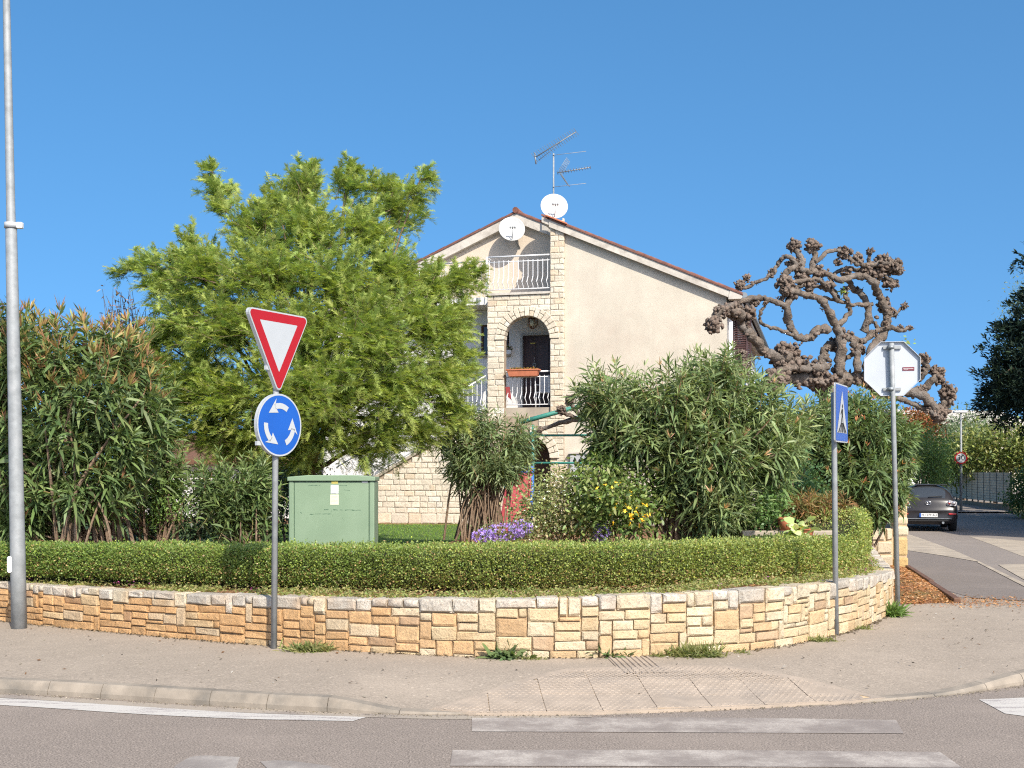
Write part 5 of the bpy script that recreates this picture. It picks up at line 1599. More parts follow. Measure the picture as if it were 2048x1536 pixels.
def pick(cols_, n, rng, var=0.2):
    c = np.array(cols_)[rng.integers(0, len(cols_), n)]
    return np.clip(c * rng.uniform(1 - var, 1 + var, (n, 1)) * rng.uniform(.93, 1.07, (n, 3)), 0.003, 0.9)

def stems(mb, base, tips, r0, rng, n=5, spread=0.12, bow=0.25):
    for t in tips:
        b = np.array(base) + np.array([rng.normal(0, spread), rng.normal(0, spread), 0])
        t = np.array(t); m = b * .5 + t * .5; m[:2] = b[:2] * (.5 + bow) + t[:2] * (.5 - bow)
        m += rng.normal(0, .05, 3)
        pts = catmull([b, m, t], 5)
        mb.tube([tuple(p) for p in pts], list(np.linspace(r0, r0 * .35, len(pts)) * rng.uniform(.7, 1.2)), n, smooth=False)

OLE = [(.050, .076, .026), (.062, .090, .030), (.042, .064, .024), (.078, .106, .036)]
OLE_L = [(.095, .125, .045), (.11, .14, .05)]
def oleander(name, label, lobes, base, shoots, leafL, rng, cat='shrub', group=None, cols_=OLE, tipcols=OLE_L, stem_n=26, stem_r=.022, leafW=.135, node=.05, slen=(.35, .65), extra=None, stem_spread=.18, mat='leaf', upw=.55):
    root = thing(name, label, cat, tuple(base), group)
    tip, out, rad, idx = sample_lobes(lobes, shoots, rng)
    ax = norm(out * .75 + np.array([0, 0, upw]) + norm(tip - np.array(base)) * .5 + rng.normal(0, .28, (shoots, 3)))
    sl = rng.uniform(*slen, shoots)
    parts, P, D, Ls, Dr, C = [], [], [], [], [], []
    for i in range(shoots):
        k = max(4, int(sl[i] / node))
        e1 = np.cross(ax[i], [0.3, 0.2, 0.9]); e1 /= np.linalg.norm(e1) + 1e-9; e2 = np.cross(ax[i], e1)
        tt = np.repeat(np.linspace(0, 1, k), 3)
        ph = np.tile(np.arange(3) * 2.094, k) + np.repeat(np.arange(k) * 1.047, 3) + rng.normal(0, .2, 3 * k)
        inc = np.radians(88 - 56 * tt + rng.normal(0, 9, 3 * k))
        radial = np.cos(ph)[:, None] * e1 + np.sin(ph)[:, None] * e2
        d = ax[i] * np.cos(inc)[:, None] + radial * np.sin(inc)[:, None]
        P.append(tip[i] - ax[i] * sl[i] * (1 - tt)[:, None]); D.append(d)
        Ls.append(leafL * (1 - .45 * tt ** 3) * rng.uniform(.75, 1.15, 3 * k)); Dr.append(.42 - .3 * tt + rng.uniform(-.1, .2, 3 * k))
        c = pick(cols_, 3 * k, rng, .25); tc = pick(tipcols, 3 * k, rng, .2)
        w = np.clip((tt - .72) * 2.2, 0, .75)[:, None]
        C.append(c * (1 - w) + tc * w)
    P, D, Ls, Dr, C = (np.concatenate(x) for x in (P, D, Ls, Dr, C))
    parts.append(leaf_arrays(P, D, Ls, Ls * leafW * rng.uniform(.8, 1.2, len(Ls)), Dr, C, rng))
    # the green shoot that carries each whorl
    parts.append(leaf_arrays(tip - ax * (sl * 1.25)[:, None], ax, sl * 1.22, .011, 0.0, pick([(.13, .10, .04), (.10, .10, .035), (.15, .09, .05)], shoots, rng, .2), rng))
    if extra is not None: parts += extra(tip, ax, rng)
    V, T, C = join(parts)
    tri_mesh('foliage', V, T, M[mat], root, C)
    mb = MB()
    sel = rng.choice(shoots, min(stem_n, shoots), replace=False)
    stems(mb, base, tip[sel] - ax[sel] * (sl[sel] * .8)[:, None], stem_r, rng, spread=stem_spread)
    mb.build('stems', M['bark'], root)
    return root

def bush(name, label, lobes, base, n, leafL, leafW, cols_, rng, cat='shrub', group=None, clump=.16, per=26, droop=.15, extra=None, mat='leaf', stem_n=10, stem_r=.02, shell=.4, twig_mat='bark', var=.28, kind=None):
    root = thing(name, label, cat, tuple(base), group)
    m = max(1, n // per)
    cen, out, rad, idx = sample_lobes(lobes, m, rng, shell)
    P = np.repeat(cen, per, 0) + rng.normal(0, clump, (m * per, 3))
    D = norm(np.repeat(out, per, 0) * .8 + rng.normal(0, .8, (m * per, 3)) + np.array([0, 0, .25]))
    cl = pick(cols_, m, rng, .12)
    C = np.clip(np.repeat(cl, per, 0) * rng.uniform(1 - var, 1 + var, (m * per, 1)), .003, .9)
    L = leafL * rng.uniform(.6, 1.2, m * per)
    parts = [leaf_arrays(P, D, L, L * leafW, droop + rng.uniform(-.1, .2, m * per), C, rng)]
    if extra is not None: parts += extra(cen, out, rng)
    V, T, C = join(parts)
    tri_mesh('foliage', V, T, M[mat], root, C)
    if stem_n:
        mb = MB(); sel = rng.choice(m, min(m, stem_n), replace=False); stems(mb, base, cen[sel], stem_r, rng); mb.build('stems', M[twig_mat], root)
    return root

def flowers(n, lobes, size, cols_, rng, petals=5, shell=.8, front=True, n_=None):
    P, out, _, _ = sample_lobes(lobes, n, rng, shell)
    if front: P[:, 1] -= np.abs(rng.normal(0, .04, n))
    ax = norm(out + np.array([0, -.6, .4]) + rng.normal(0, .3, (n, 3)))
    e1 = norm(np.cross(ax, rng.normal(size=(n, 3)))); e2 = np.cross(ax, e1)
    parts = []
    c = pick(cols_, n, rng, .15)
    for k in range(petals):
        a = 2 * math.pi * k / petals
        d = e1 * math.cos(a) + e2 * math.sin(a) + ax * .35
        parts.append(leaf_arrays(P, d, size * rng.uniform(.7, 1.2, n), size * .55, .1, c, rng))
    return parts

# ---- clipped hedge on top of the wall
rng = np.random.default_rng(21)
hz = 0.58
HPX = [(-700, 1136), (-300, 1149), (100, 1161), (400, 1172), (548, 1178), (900, 1186), (1150, 1187), (1400, 1181), (1600, 1167), (1700, 1152), (1738, 1138)]
HEDGE = Curve2([gnd(x, y, hz)[:2] for x, y in HPX])
HH, HD = 0.425, 0.72
hedge = thing('clipped_hedge', 'long low clipped box hedge following the curved stone wall', 'hedge', (0.3, 12.6, hz))
def hedge_leaves(n, rng):
    s = rng.uniform(0, HEDGE.len, n)
    px = np.interp(s, HEDGE.s, HEDGE.p[:, 0]); py = np.interp(s, HEDGE.s, HEDGE.p[:, 1])
    tx = np.interp(s + .05, HEDGE.s, HEDGE.p[:, 0]) - np.interp(s - .05, HEDGE.s, HEDGE.p[:, 0]); ty = np.interp(s + .05, HEDGE.s, HEDGE.p[:, 1]) - np.interp(s - .05, HEDGE.s, HEDGE.p[:, 1])
    tl = np.hypot(tx, ty) + 1e-9; qx, qy = -ty / tl, tx / tl
    t = np.where(rng.random(n) < .62, rng.uniform(0, HH, n), rng.uniform(HH, HH + HD + .2, n))                       # front face, top, back face
    bumps = np.array([mnoise.noise((a * 1.7, 3.1, 0)) * .06 + mnoise.noise((a * 4.5, 9.1 + b * 2.0, 0)) * .055 for a, b in zip(s, t)])
    fr = t < HH; tp = (t >= HH) & (t < HH + HD)
    off = np.where(fr, 0.0 - bumps, np.where(tp, t - HH, HD)) ; z = np.where(fr, t, np.where(tp, HH + bumps * .5, HH - (t - HH - HD)))
    # rounded, uneven shoulders, gaps near the ground
    dd = np.where(fr, np.clip((z - (HH - .09)) / .09, 0, 1) ** 2 * .05, 0)
    off = off + dd + np.where(fr, np.clip((.13 + bumps * .6 - z) / .12, 0, 1) * rng.uniform(.02, .2, n), 0)
    inset = np.abs(rng.normal(0, .035, n))
    off = np.where(fr, off + inset - .03, off); z = np.where(tp, z - inset + .025, z)
    tall = np.clip((s - (HEDGE.len - 1.15)) / .25, 0, 1)
    z = z * (1 + tall * .62) * np.interp(px, [-6.5, -2.5, .3], [.76, .90, 1.0])
    P = np.stack([px + qx * off, py + qy * off, hz + .03 + z], 1) + rng.normal(0, .012, (n, 3))
    nrm = np.where(fr[:, None], np.stack([-qx, -qy, np.full(n, .35)], 1), np.where(tp[:, None], np.array([[0, 0, 1.0]]), np.stack([qx, qy, np.full(n, .2)], 1)))
    D = norm(nrm + rng.normal(0, .65, (n, 3)))
    return P, D, s, z
nl = 185000
P, D, s_, z_ = hedge_leaves(nl, rng)
cA = np.array([(.078, .115, .028), (.098, .135, .032), (.065, .10, .026)]); cB = np.array([(.125, .15, .042), (.152, .17, .050), (.10, .13, .036)])
w = np.clip((P[:, 0] + 4.5) / 6.0 + np.array([mnoise.noise((a * .9, b * 2, 5)) * .35 for a, b in zip(s_, z_)]), 0, 1)[:, None]
C = pick(cA, nl, rng, .25) * (1 - w) + pick(cB, nl, rng, .25) * w
new = (rng.random(nl) < .16)[:, None]; C = np.where(new, C * np.array([1.35, 1.25, .9]), C)
dry = (rng.random(nl) < np.where(z_ < .2, .16, .04))[:, None]; C = np.where(dry, np.array([[.22, .15, .07]]) * rng.uniform(.6, 1.2, (nl, 1)), C)
L = rng.uniform(.017, .031, nl)
V, T, C = quad_leaves(P, D, L, L * .66, C, rng)
# stray shoots standing out of the clipped faces
ns = 900
i_ = rng.choice(np.nonzero((z_ > HH * .55))[0], ns); sd = norm(D[i_] * .5 + np.array([0, -.25, .75]) + rng.normal(0, .3, (ns, 3)))
sl_ = rng.uniform(.02, .085, ns) ; PS, DS, CS = [], [], []
for q in range(5):
    PS.append(P[i_] + sd * (sl_ * q / 4)[:, None]); DS.append(norm(sd + rng.normal(0, .8, (ns, 3)))); CS.append(C[i_] * np.array([1.2, 1.25, 1.0]))
v2, t2, c2 = quad_leaves(np.concatenate(PS), np.concatenate(DS), rng.uniform(.015, .03, ns * 5), rng.uniform(.010, .018, ns * 5), np.concatenate(CS), rng)
V, T, C = join([(V, T, C), (v2, t2, c2)])
o = tri_mesh('foliage', V, T, M['leaf'], hedge, C); o['kind'] = 'stuff'
mb = MB(); v, f = [], []
K = 130
for i in range(K + 1):
    ss = HEDGE.len * i / K; p, tn = HEDGE.at(ss), HEDGE.tan(ss); q = np.array([-tn[1], tn[0]]); bz = mnoise.noise((ss * 1.7, 3.1, 0)) * .05
    tall = 1 + .62 * min(1, max(0, (ss - (HEDGE.len - 1.15)) / .25))
    for off, z in ((.24, 0), (.16 - bz, .1), (.15 - bz, HH - .08), (.17, (HH - .01) * tall), (HD - .08, (HH - .01) * tall), (HD - .05, 0)):
        v.append((p[0] + q[0] * off, p[1] + q[1] * off, hz - .03 + z * float(np.interp(p[0], [-6.5, -2.5, .3], [.76, .90, 1.0]))))
for i in range(K):
    for k in range(5): f.append((i * 6 + k, i * 6 + k + 1, i * 6 + k + 7, i * 6 + k + 6))
f += [tuple(range(6)), tuple(range(K * 6 + 5, K * 6 - 1, -1))]
M['hedge_twigs'] = pmat('hedge_twigs', (.035, .04, .015), .95, .4, 20, 60, .9, .03, tint2=(.06, .04, .02), ts=9)
MB().add(v, f).build('inner_twigs', M['hedge_twigs'], hedge)

# ---- low creeping plants and dry stalks along the top of the wall
def strip_pos(n, rng, lo=.16, hi=.95):
    s = rng.uniform(.8, WALL.len - .3, n); t = rng.uniform(lo, hi, n)
    p = np.stack([np.interp(s, WALL.s, WALL.p[:, k]) for k in (0, 1)], 1)
    e = np.stack([np.interp(s + .1, WALL.s, WALL.p[:, k]) - np.interp(s - .1, WALL.s, WALL.p[:, k]) for k in (0, 1)], 1); e /= np.linalg.norm(e, axis=1, keepdims=True)
    q = np.stack([-e[:, 1], e[:, 0]], 1)
    xy = p + q * t[:, None]
    z = np.array([wall_top(a, b) for a, b in xy])
    return s, t, xy, z
n = 34000
s_, t_, xy, z = strip_pos(n, rng, .12, .85)
dens = np.array([mnoise.noise((a * 1.1, b * 2.2, 4)) + .35 * mnoise.noise((a * 4, b * 5, 7)) for a, b in zip(s_, t_)])
keep = dens > -.16 + .12 * rng.normal(size=n); s_, t_, xy, z = s_[keep], t_[keep], xy[keep], z[keep]; n = len(s_)
P = np.stack([xy[:, 0], xy[:, 1], z - .02 + np.abs(rng.normal(0, .022, n))], 1)
D = norm(rng.normal(0, 1, (n, 3)) * [1, 1, .4] + [0, -.3, .6])
C = pick([(.14, .16, .05), (.18, .18, .065), (.11, .135, .045), (.2, .17, .08)], n, rng, .3)
L = rng.uniform(.02, .055, n)
props(tri_mesh('ground_cover', *leaf_arrays(P, D, L, L * .35, .2, C, rng)[:2], M['leaf_soft'], None, np.repeat(C, 6, 0)), kind='stuff')
n = 5000
s_, t_, xy, z = strip_pos(n, rng, .2, 1.0)
P = np.stack([xy[:, 0], xy[:, 1], z - .02 + np.abs(rng.normal(0, .012, n))], 1); D = norm(rng.normal(0, 1, (n, 3)) * [1, 1, .25])
C = pick([(.33, .2, .1), (.27, .14, .07), (.38, .28, .16)], n, rng, .3); L = rng.uniform(.02, .06, n)
props(tri_mesh('dry_litter', *leaf_arrays(P, D, L, L * .25, .1, C, rng)[:2], M['petal'], None, np.repeat(C, 6, 0)), kind='stuff')
n = 130
s_, t_, xy, z = strip_pos(n, rng, .2, .5)
lob = [(np.array([a, b, c + .03]), np.array([.03, .03, .02])) for (a, b), c in zip(xy, z) if mnoise.noise((a * 1.3, b, 11)) > .12]
if lob:
    V, T, C = join(flowers(len(lob) * 3, lob, .012, [(.42, .08, .25), (.36, .12, .3)], rng, 4)); props(tri_mesh('pink_flowers', V, T, M['petal'], None, C), kind='stuff')

# ---- weeds at the foot of the wall
def weed(px, py, w, h, n, label, cols_, broad=.10, rng=rng):
    b = gnd(px, py + 5, .1); b.z = pave_at(b.x, b.y) - .005
    ww, hh = w * b.y / F, h * b.y / F
    P = np.stack([b.x + rng.normal(0, ww * .5, n), b.y - .03 + rng.normal(0.0, .045, n), np.full(n, b.z)], 1)
    D = norm(np.stack([rng.normal(0, .7, n), rng.normal(-.25, .5, n), np.abs(rng.normal(.8, .35, n))], 1))
    L = hh * rng.uniform(.5, 1.35, n); C = pick(cols_, n, rng, .3)
    V, T, C = leaf_arrays(P, D, L, L * broad, rng.uniform(.1, .7, n), C, rng)
    props(tri_mesh('weed_tuft', V, T, M['leaf_soft'], None, C, loc=tuple(b)), label, 'weed', 'weeds at the foot of the stone wall')
G1 = [(.095, .115, .04), (.12, .13, .05), (.15, .145, .065)]; G2 = [(.06, .09, .038), (.075, .105, .042)]
weed(622, 1296, 40, 26, 800, 'sparse yellowish weed tuft just right of the give way sign post', G1)
weed(1016, 1309, 34, 42, 170, 'broad bladed green grass tuft at the wall left of the ribbed strip', G2, .16)
weed(1060, 1312, 34, 12, 220, 'low flat weed spreading beside the broad bladed grass tuft', G1)
weed(1218, 1307, 38, 32, 240, 'green grass tuft at the top of the ribbed guide strip', G2, .14)
weed(1318, 1306, 18, 16, 160, 'small weed tuft just right of the ribbed guide strip', G1)
weed(1386, 1306, 50, 36, 900, 'widest upright grass clump along the foot of the wall', G1, .06)
weed(1478, 1300, 18, 14, 90, 'tiny weed between widest grass clump and crossing sign post', G1)
weed(1640, 1276, 32, 18, 240, 'weeds round the foot of the crossing sign post', G1)
weed(1720, 1252, 26, 14, 160, 'low weeds at the wall between the two right hand posts', G1)
weed(1781, 1226, 16, 36, 330, 'dense green weeds at the foot of the stop sign post', [(.075, .12, .035), (.095, .14, .042)])
# dark dead leaves and grit against the wall and on the pavement
r_ = np.random.default_rng(8)
def grit():
    s = r_.uniform(1.5, WALL.len - 5.6); p, tn = WALL.at(s), WALL.tan(s); q = np.array([-tn[1], tn[0]]); t = -abs(r_.normal(0, .045)) - .01
    p = p + q * t; return (p[0], p[1], pave_at(p[0], p[1]) + .004)
chips(1500, grit, .018, [(.09, .07, .05), (.14, .11, .08), (.2, .16, .1)], 'leaf_litter')
def spot():
    while True:
        x, y = r_.uniform(-5.5, 7), r_.uniform(8.7, 15.5)
        d = np.hypot(KERB.p[:, 0] - x, KERB.p[:, 1] - y).min(); yk = np.interp(x, KERB.p[:, 0], KERB.p[:, 1]); yw = np.interp(x, WALL.p[:, 0], WALL.p[:, 1]) if x < 4.7 else 16
        if yk + .2 < y < yw - .1: return (x, y, pave_at(x, y) + .004)
chips(330, spot, .017, [(.06, .05, .04), (.1, .08, .06), (.3, .27, .22), (.45, .42, .38), (.16, .09, .05)], 'pavement_litter')
def kgrit():
    s = r_.uniform(1, KERB.len * .93); p, tn = KERB.at(s), KERB.tan(s); q = np.array([-tn[1], tn[0]]); p = p - q * (abs(r_.normal(0, .05)) + .004); return (p[0], p[1], .005)
chips(3800, kgrit, .009, [(.3, .26, .2), (.36, .31, .25), (.24, .2, .16)], 'kerb_grit')

# ---- mimosa tree with feathery foliage
rng = np.random.default_rng(31)
MY = 18.6
mbase = at(612, 1075, MY); mbase.z = gz
mim = thing('mimosa_tree', 'large feathery yellow green mimosa tree behind the give way sign', 'tree', tuple(mbase))
ML = [ # px, py, radius px, depth
 (600, 395, 58, .2), (560, 430, 50, .0), (440, 385, 36, .3), (425, 345, 18, .3), (455, 425, 34, .2), (610, 345, 22, .2), (690, 385, 45, -.2), (755, 385, 40, .3), (700, 350, 18, -.1), (780, 425, 55, .3), (840, 360, 24, .4), (815, 395, 32, .4),
 (520, 470, 70, -.3), (620, 480, 85, -.5), (720, 480, 75, -.3), (390, 520, 62, .2), (310, 535, 44, .3), (255, 545, 24, .4), (345, 570, 62, .1), (430, 560, 85, -.6), (540, 570, 105, -.9), (660, 580, 110, -1.0), (765, 570, 85, -.5), (845, 578, 62, .0), (905, 568, 44, .2), (940, 552, 20, .2),
 (380, 650, 78, -.4), (330, 690, 50, -.2), (480, 670, 100, -1.1), (600, 690, 115, -1.3), (720, 680, 115, -1.3), (830, 660, 95, -.7), (893, 640, 46, -.2),
 (335, 745, 50, -.5), (295, 805, 36, -.5), (410, 760, 80, -.8), (360, 810, 58, -.7), (300, 860, 36, -.6), (340, 870, 48, -.7), (470, 800, 90, -1.2), (430, 860, 62, -1.0), (560, 800, 100, -1.5), (520, 880, 62, -1.2), (660, 790, 110, -1.5), (640, 880, 60, -1.2), (770, 780, 100, -1.2), (750, 870, 66, -1.1), (860, 760, 78, -.6), (912, 718, 36, -.1), (880, 830, 50, -.5), (820, 860, 52, -.8), (710, 905, 36, -.8), (590, 905, 34, -.9), (480, 890, 40, -.8)]
lob = [(np.array(at(x, y, MY + d)), r * MY / F) for x, y, r, d in ML]
axis_xy = np.array([mbase.x, MY])
FP, FD, FL, FT = [], [], [], []
twigs = []
for (c, r) in lob:
    nt = max(8, int(165 * r ** 1.7))
    for layer in (0, 1):
        cc = c.copy()
        if layer: cc[1] += rng.uniform(.5, 1.6)           # the far half of the crown, a little sparser
        for k in range(int(nt * (1.0 if not layer else .55))):
            d = norm(rng.normal(size=3) * [1, 1, .8])
            outw = norm(np.array([cc[0] - axis_xy[0], cc[1] - axis_xy[1], (cc[2] - 3.2) * .35]))
            d = norm(d * .75 + outw * .75 + np.array([0, 0, .18]))
            tl = r * rng.uniform(.45, .85) + .1
            p0 = cc + norm(rng.normal(size=3)) * r * rng.uniform(0, .55)
            nf = int(rng.integers(9, 15)); dr = rng.uniform(.0, .28)
            side = norm(np.cross(d, [0, 0, 1]) + rng.normal(0, .15, 3))
            twigs.append((p0, p0 + d * tl * .5 - np.array([0, 0, dr * tl * .25 * .6]), p0 + d * tl - np.array([0, 0, dr * tl * .6])))
            for q in range(nf):
                t = .15 + .85 * q / (nf - 1)
                p = p0 + d * tl * t - np.array([0, 0, dr * tl * t * t * .6])
                sg = 1 if q % 2 else -1
                fd = norm(d * rng.uniform(.5, 1.0) + side * sg * rng.uniform(.4, 1.0) * (1 - .6 * t) + np.array([0, 0, rng.uniform(-.15, .65)]) + rng.normal(0, .3, 3))
                FP.append(p); FD.append(fd); FL.append(rng.uniform(.12, .23) * (1 - .25 * t)); FT.append(t)
FP, FD, FL, FT = np.array(FP), np.array(FD), np.array(FL), np.array(FT)
nF, KP = len(FP), 10
up = np.array([0, 0, 1.0])
S_ = norm(np.cross(FD, up) + rng.normal(0, .35, (nF, 3)))
tk = np.linspace(.12, 1, KP)
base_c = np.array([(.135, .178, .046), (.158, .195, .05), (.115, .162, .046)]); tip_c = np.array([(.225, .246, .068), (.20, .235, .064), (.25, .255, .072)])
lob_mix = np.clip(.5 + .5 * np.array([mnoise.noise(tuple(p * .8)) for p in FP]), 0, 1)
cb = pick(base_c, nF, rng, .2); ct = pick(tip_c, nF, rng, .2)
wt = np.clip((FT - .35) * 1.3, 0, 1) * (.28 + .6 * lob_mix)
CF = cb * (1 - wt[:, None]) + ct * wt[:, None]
V, C = [], []
for k in range(KP):
    t = tk[k]
    pc = FP + FD * (FL * t)[:, None] - up * (FL * .28 * t * t)[:, None]
    ln = FL * .50 * (1 - .72 * abs(t - .42) ** 1.2)
    for sg in (1, -1):
        pd = norm(FD * (.55 + .35 * t) + S_ * sg * .8 + up * rng.uniform(-.25, .15, (nF, 1)) + rng.normal(0, .12, (nF, 3)))
        wv = FD * (.0052 + .0022 * rng.random((nF, 1)))
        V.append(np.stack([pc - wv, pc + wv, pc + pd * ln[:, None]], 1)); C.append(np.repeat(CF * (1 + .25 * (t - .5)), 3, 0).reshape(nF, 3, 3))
V = np.concatenate(V); C = np.concatenate(C)
T = np.arange(len(V) * 3).reshape(-1, 3)
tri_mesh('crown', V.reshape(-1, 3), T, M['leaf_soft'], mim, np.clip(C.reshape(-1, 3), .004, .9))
print('mimosa tris', len(T))
mb = MB()
def limb(pts, r0, r1, n=7, w=.05):
    pp = catmull(pts, 6)
    pp[1:-1] += rng.normal(0, w * .3, pp[1:-1].shape)
    mb.tube([tuple(p) for p in pp], list(np.linspace(r0, r1, len(pp))), n)
b0 = np.array(mbase)
limb([b0 - [0, 0, .1], b0 + [.05, 0, .9], b0 + [-.05, .1, 1.7], b0 + [.05, .1, 2.6]], .14, .09, 10)
for (c, r) in lob:
    if r < .3 and rng.random() < .4: continue
    st = b0 + np.array([0, .1, rng.uniform(1.2, 2.6)]); m = st * .5 + c * .5 + np.array([0, .2, -.12])
    limb([st, m, c], .045, .010, 5)
for a, m_, e in twigs[::2]: mb.tube([tuple(a), tuple(m_), tuple(e)], [.006, .004, .002], 3, caps=False, smooth=False)
mb.build('trunk', M['bark'], mim)

# ---- oleanders and other shrubs
rng = np.random.default_rng(41)
def pods(cols_, frac, L0, thin=.07, up_=1.0, zmin=None):
    def fn(tip, ax, rng):
        sel = rng.random(len(tip)) < frac
        if zmin is not None: sel &= tip[:, 2] > zmin
        P = np.repeat(tip[sel], 7, 0); n = len(P)
        if n == 0: return []
        D = norm(np.repeat(ax[sel], 7, 0) + rng.normal(0, .45, (n, 3)) + np.array([0, 0, .35 * up_]))
        L = rng.uniform(.5, 1.1, n) * L0
        return [leaf_arrays(P, D, L, L * thin, .05, pick(cols_, n, rng, .25), rng)]
    return fn
LY = 15.2
LFT = lobes_px([(40, 780, 190, 170, .1, 1.0), (190, 800, 130, 170, -.1, 1.0), (110, 690, 150, 80, .2, .9), (250, 860, 90, 150, .2, .8), (-160, 800, 190, 230, .4, 1.1), (20, 940, 150, 120, -.2, .9), (-20, 660, 110, 70, .4, .8), (255, 720, 60, 90, .3, .6), (170, 960, 110, 70, -.3, .6), (-80, 1000, 160, 90, 0, .8), (60, 1030, 60, 50, -.2, .5)], LY)
oleander('oleander_shrub', 'huge left oleander shrub with reddish brown seed heads along its top', LFT, np.array([at(165, 1080, LY).x, LY, gz]), 1150, .25, rng, group='oleander shrubs', leafW=.155, stem_n=70, stem_r=.028, stem_spread=.28, slen=(.22, .42), node=.05,
         extra=lambda tip, ax, rng: pods([(.17, .075, .035), (.15, .09, .04), (.2, .10, .05), (.13, .06, .035)], .5, .23, .05, .5, 2.85)(tip, ax, rng) + pods([(.13, .13, .04), (.16, .14, .045), (.17, .12, .045), (.18, .10, .045)], .7, .2, .13, .7, 2.8)(tip, ax, rng) + pods([(.15, .08, .04)], .12, .18, .08)(tip, ax, rng))
lf2 = lobes_px([(-30, 900, 90, 170, 1.5, .8), (330, 930, 60, 100, 1.6, .6), (300, 790, 60, 100, 1.2, .5)], LY)
oleander('oleander_shrub', 'dark oleander growing behind the huge left oleander shrub', lf2, np.array([at(300, 1070, LY + 1.5).x, LY + 1.5, gz]), 240, .24, rng, group='oleander shrubs', stem_n=30)
# bare pinkish twiggy tree behind
TY = 19.5
tw = thing('twiggy_tree', 'bare pinkish twiggy treetop between the left oleander and the mimosa', 'tree', tuple(Vector((at(265, 1000, TY).x, TY, gz))))
mb = MB(); tb = np.array([at(265, 1000, TY).x, TY, gz])
limb([tb, tb + [0, 0, 1.6], tb + [.05, 0, 2.6]], .06, .04)
mb.build('trunk', M['bark'], tw)
mb = MB()
P, D, C = [], [], []
for k in range(95):
    tip = np.array(at(rng.normal(262, 42), rng.uniform(575, 690), TY + rng.normal(0, .4)))
    st = tb + np.array([rng.normal(0, .06), 0, rng.uniform(2.0, 2.7)])
    pp = catmull([st, st * .5 + tip * .5 + rng.normal(0, .08, 3), tip], 4)
    mb.tube([tuple(p) for p in pp], list(np.linspace(.011, .003, len(pp))), 4, caps=False, smooth=False)
    for q in range(9):
        P.append(pp[rng.integers(4, len(pp))] + rng.normal(0, .04, 3)); D.append(rng.normal(0, 1, 3) + [0, 0, .3])
mb.build('branches', M['bark_pollard'], tw)
P, D = np.array(P), np.array(D); C = pick([(.3, .2, .17), (.34, .25, .2), (.24, .17, .12)], len(P), rng, .25)
tri_mesh('dry_leaves', *leaf_arrays(P, D, rng.uniform(.06, .12, len(P)), .022, .2, C, rng)[:2], M['petal'], tw, np.repeat(C, 6, 0))
# second oleander left of the sign post, dark shrubs in the mimosa's shade
SY = 15.6
oleander('oleander_shrub', 'small oleander with bare straw coloured stems left of the give way sign post', lobes_px([(470, 975, 70, 60, 0, .5), (425, 950, 60, 50, .1, .5), (520, 960, 45, 60, .1, .4), (480, 1000, 80, 40, 0, .4)], SY), np.array([at(490, 1080, SY).x, SY, gz]), 130, .22, rng, group='oleander shrubs', stem_n=45, stem_r=.016, stem_spread=.12)
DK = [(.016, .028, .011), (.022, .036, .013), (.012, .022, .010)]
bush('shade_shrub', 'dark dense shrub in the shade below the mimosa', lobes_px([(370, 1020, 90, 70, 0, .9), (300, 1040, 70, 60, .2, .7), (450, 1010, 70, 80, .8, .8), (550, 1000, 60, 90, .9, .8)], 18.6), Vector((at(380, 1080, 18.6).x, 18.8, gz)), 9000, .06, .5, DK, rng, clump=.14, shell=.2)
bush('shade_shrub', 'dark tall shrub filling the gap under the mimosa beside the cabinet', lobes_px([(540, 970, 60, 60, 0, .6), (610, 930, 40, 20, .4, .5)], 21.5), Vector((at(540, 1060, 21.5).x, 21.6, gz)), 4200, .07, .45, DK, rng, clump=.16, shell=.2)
bush('low_bush', 'low bright leaved bush glimpsed between the left oleander and the small one', lobes_px([(330, 1000, 50, 40, 0, .4), (290, 1020, 40, 40, 0, .4)], 16.6), Vector((at(320, 1075, 16.6).x, 16.6, gz)), 2000, .045, .5, [(.07, .12, .03), (.09, .14, .035)], rng, clump=.1)
# middle oleander with visible stems in front of the house
OY = 20.5
oleander('oleander_shrub', 'middle oleander with many bare light stems before the red slide', lobes_px([(980, 900, 95, 65, 0, .8), (925, 915, 55, 60, 0, .6), (1040, 880, 48, 58, .1, .6), (960, 845, 62, 38, .1, .5), (1000, 930, 70, 40, -.2, .5), (920, 830, 40, 40, .1, .4), (890, 870, 30, 40, .1, .4)], OY), np.array([at(965, 1074, OY).x, OY, gz + .12]), 330, .21, rng, group='oleander shrubs', stem_n=90, stem_r=.02, stem_spread=.2, leafW=.14, slen=(.3, .5), cols_=[(.072, .098, .042), (.09, .115, .05), (.058, .08, .036)], tipcols=[(.13, .155, .065), (.15, .17, .075)], upw=.2)
props(MB().add(*(lambda pts: ([(p[0], p[1], p[2]) for p in pts], [(i, (i + 1) % 14, 14) for i in range(14)]))([(at(945, 0, OY).x + .75 * math.cos(k * 2 * math.pi / 14), OY + .7 * math.sin(k * 2 * math.pi / 14), gz - .02) for k in range(14)] + [(at(945, 0, OY).x, OY, gz + .2)])).build('earth_mound', M['soil'], loc=(0, 0, 0)), kind='structure')
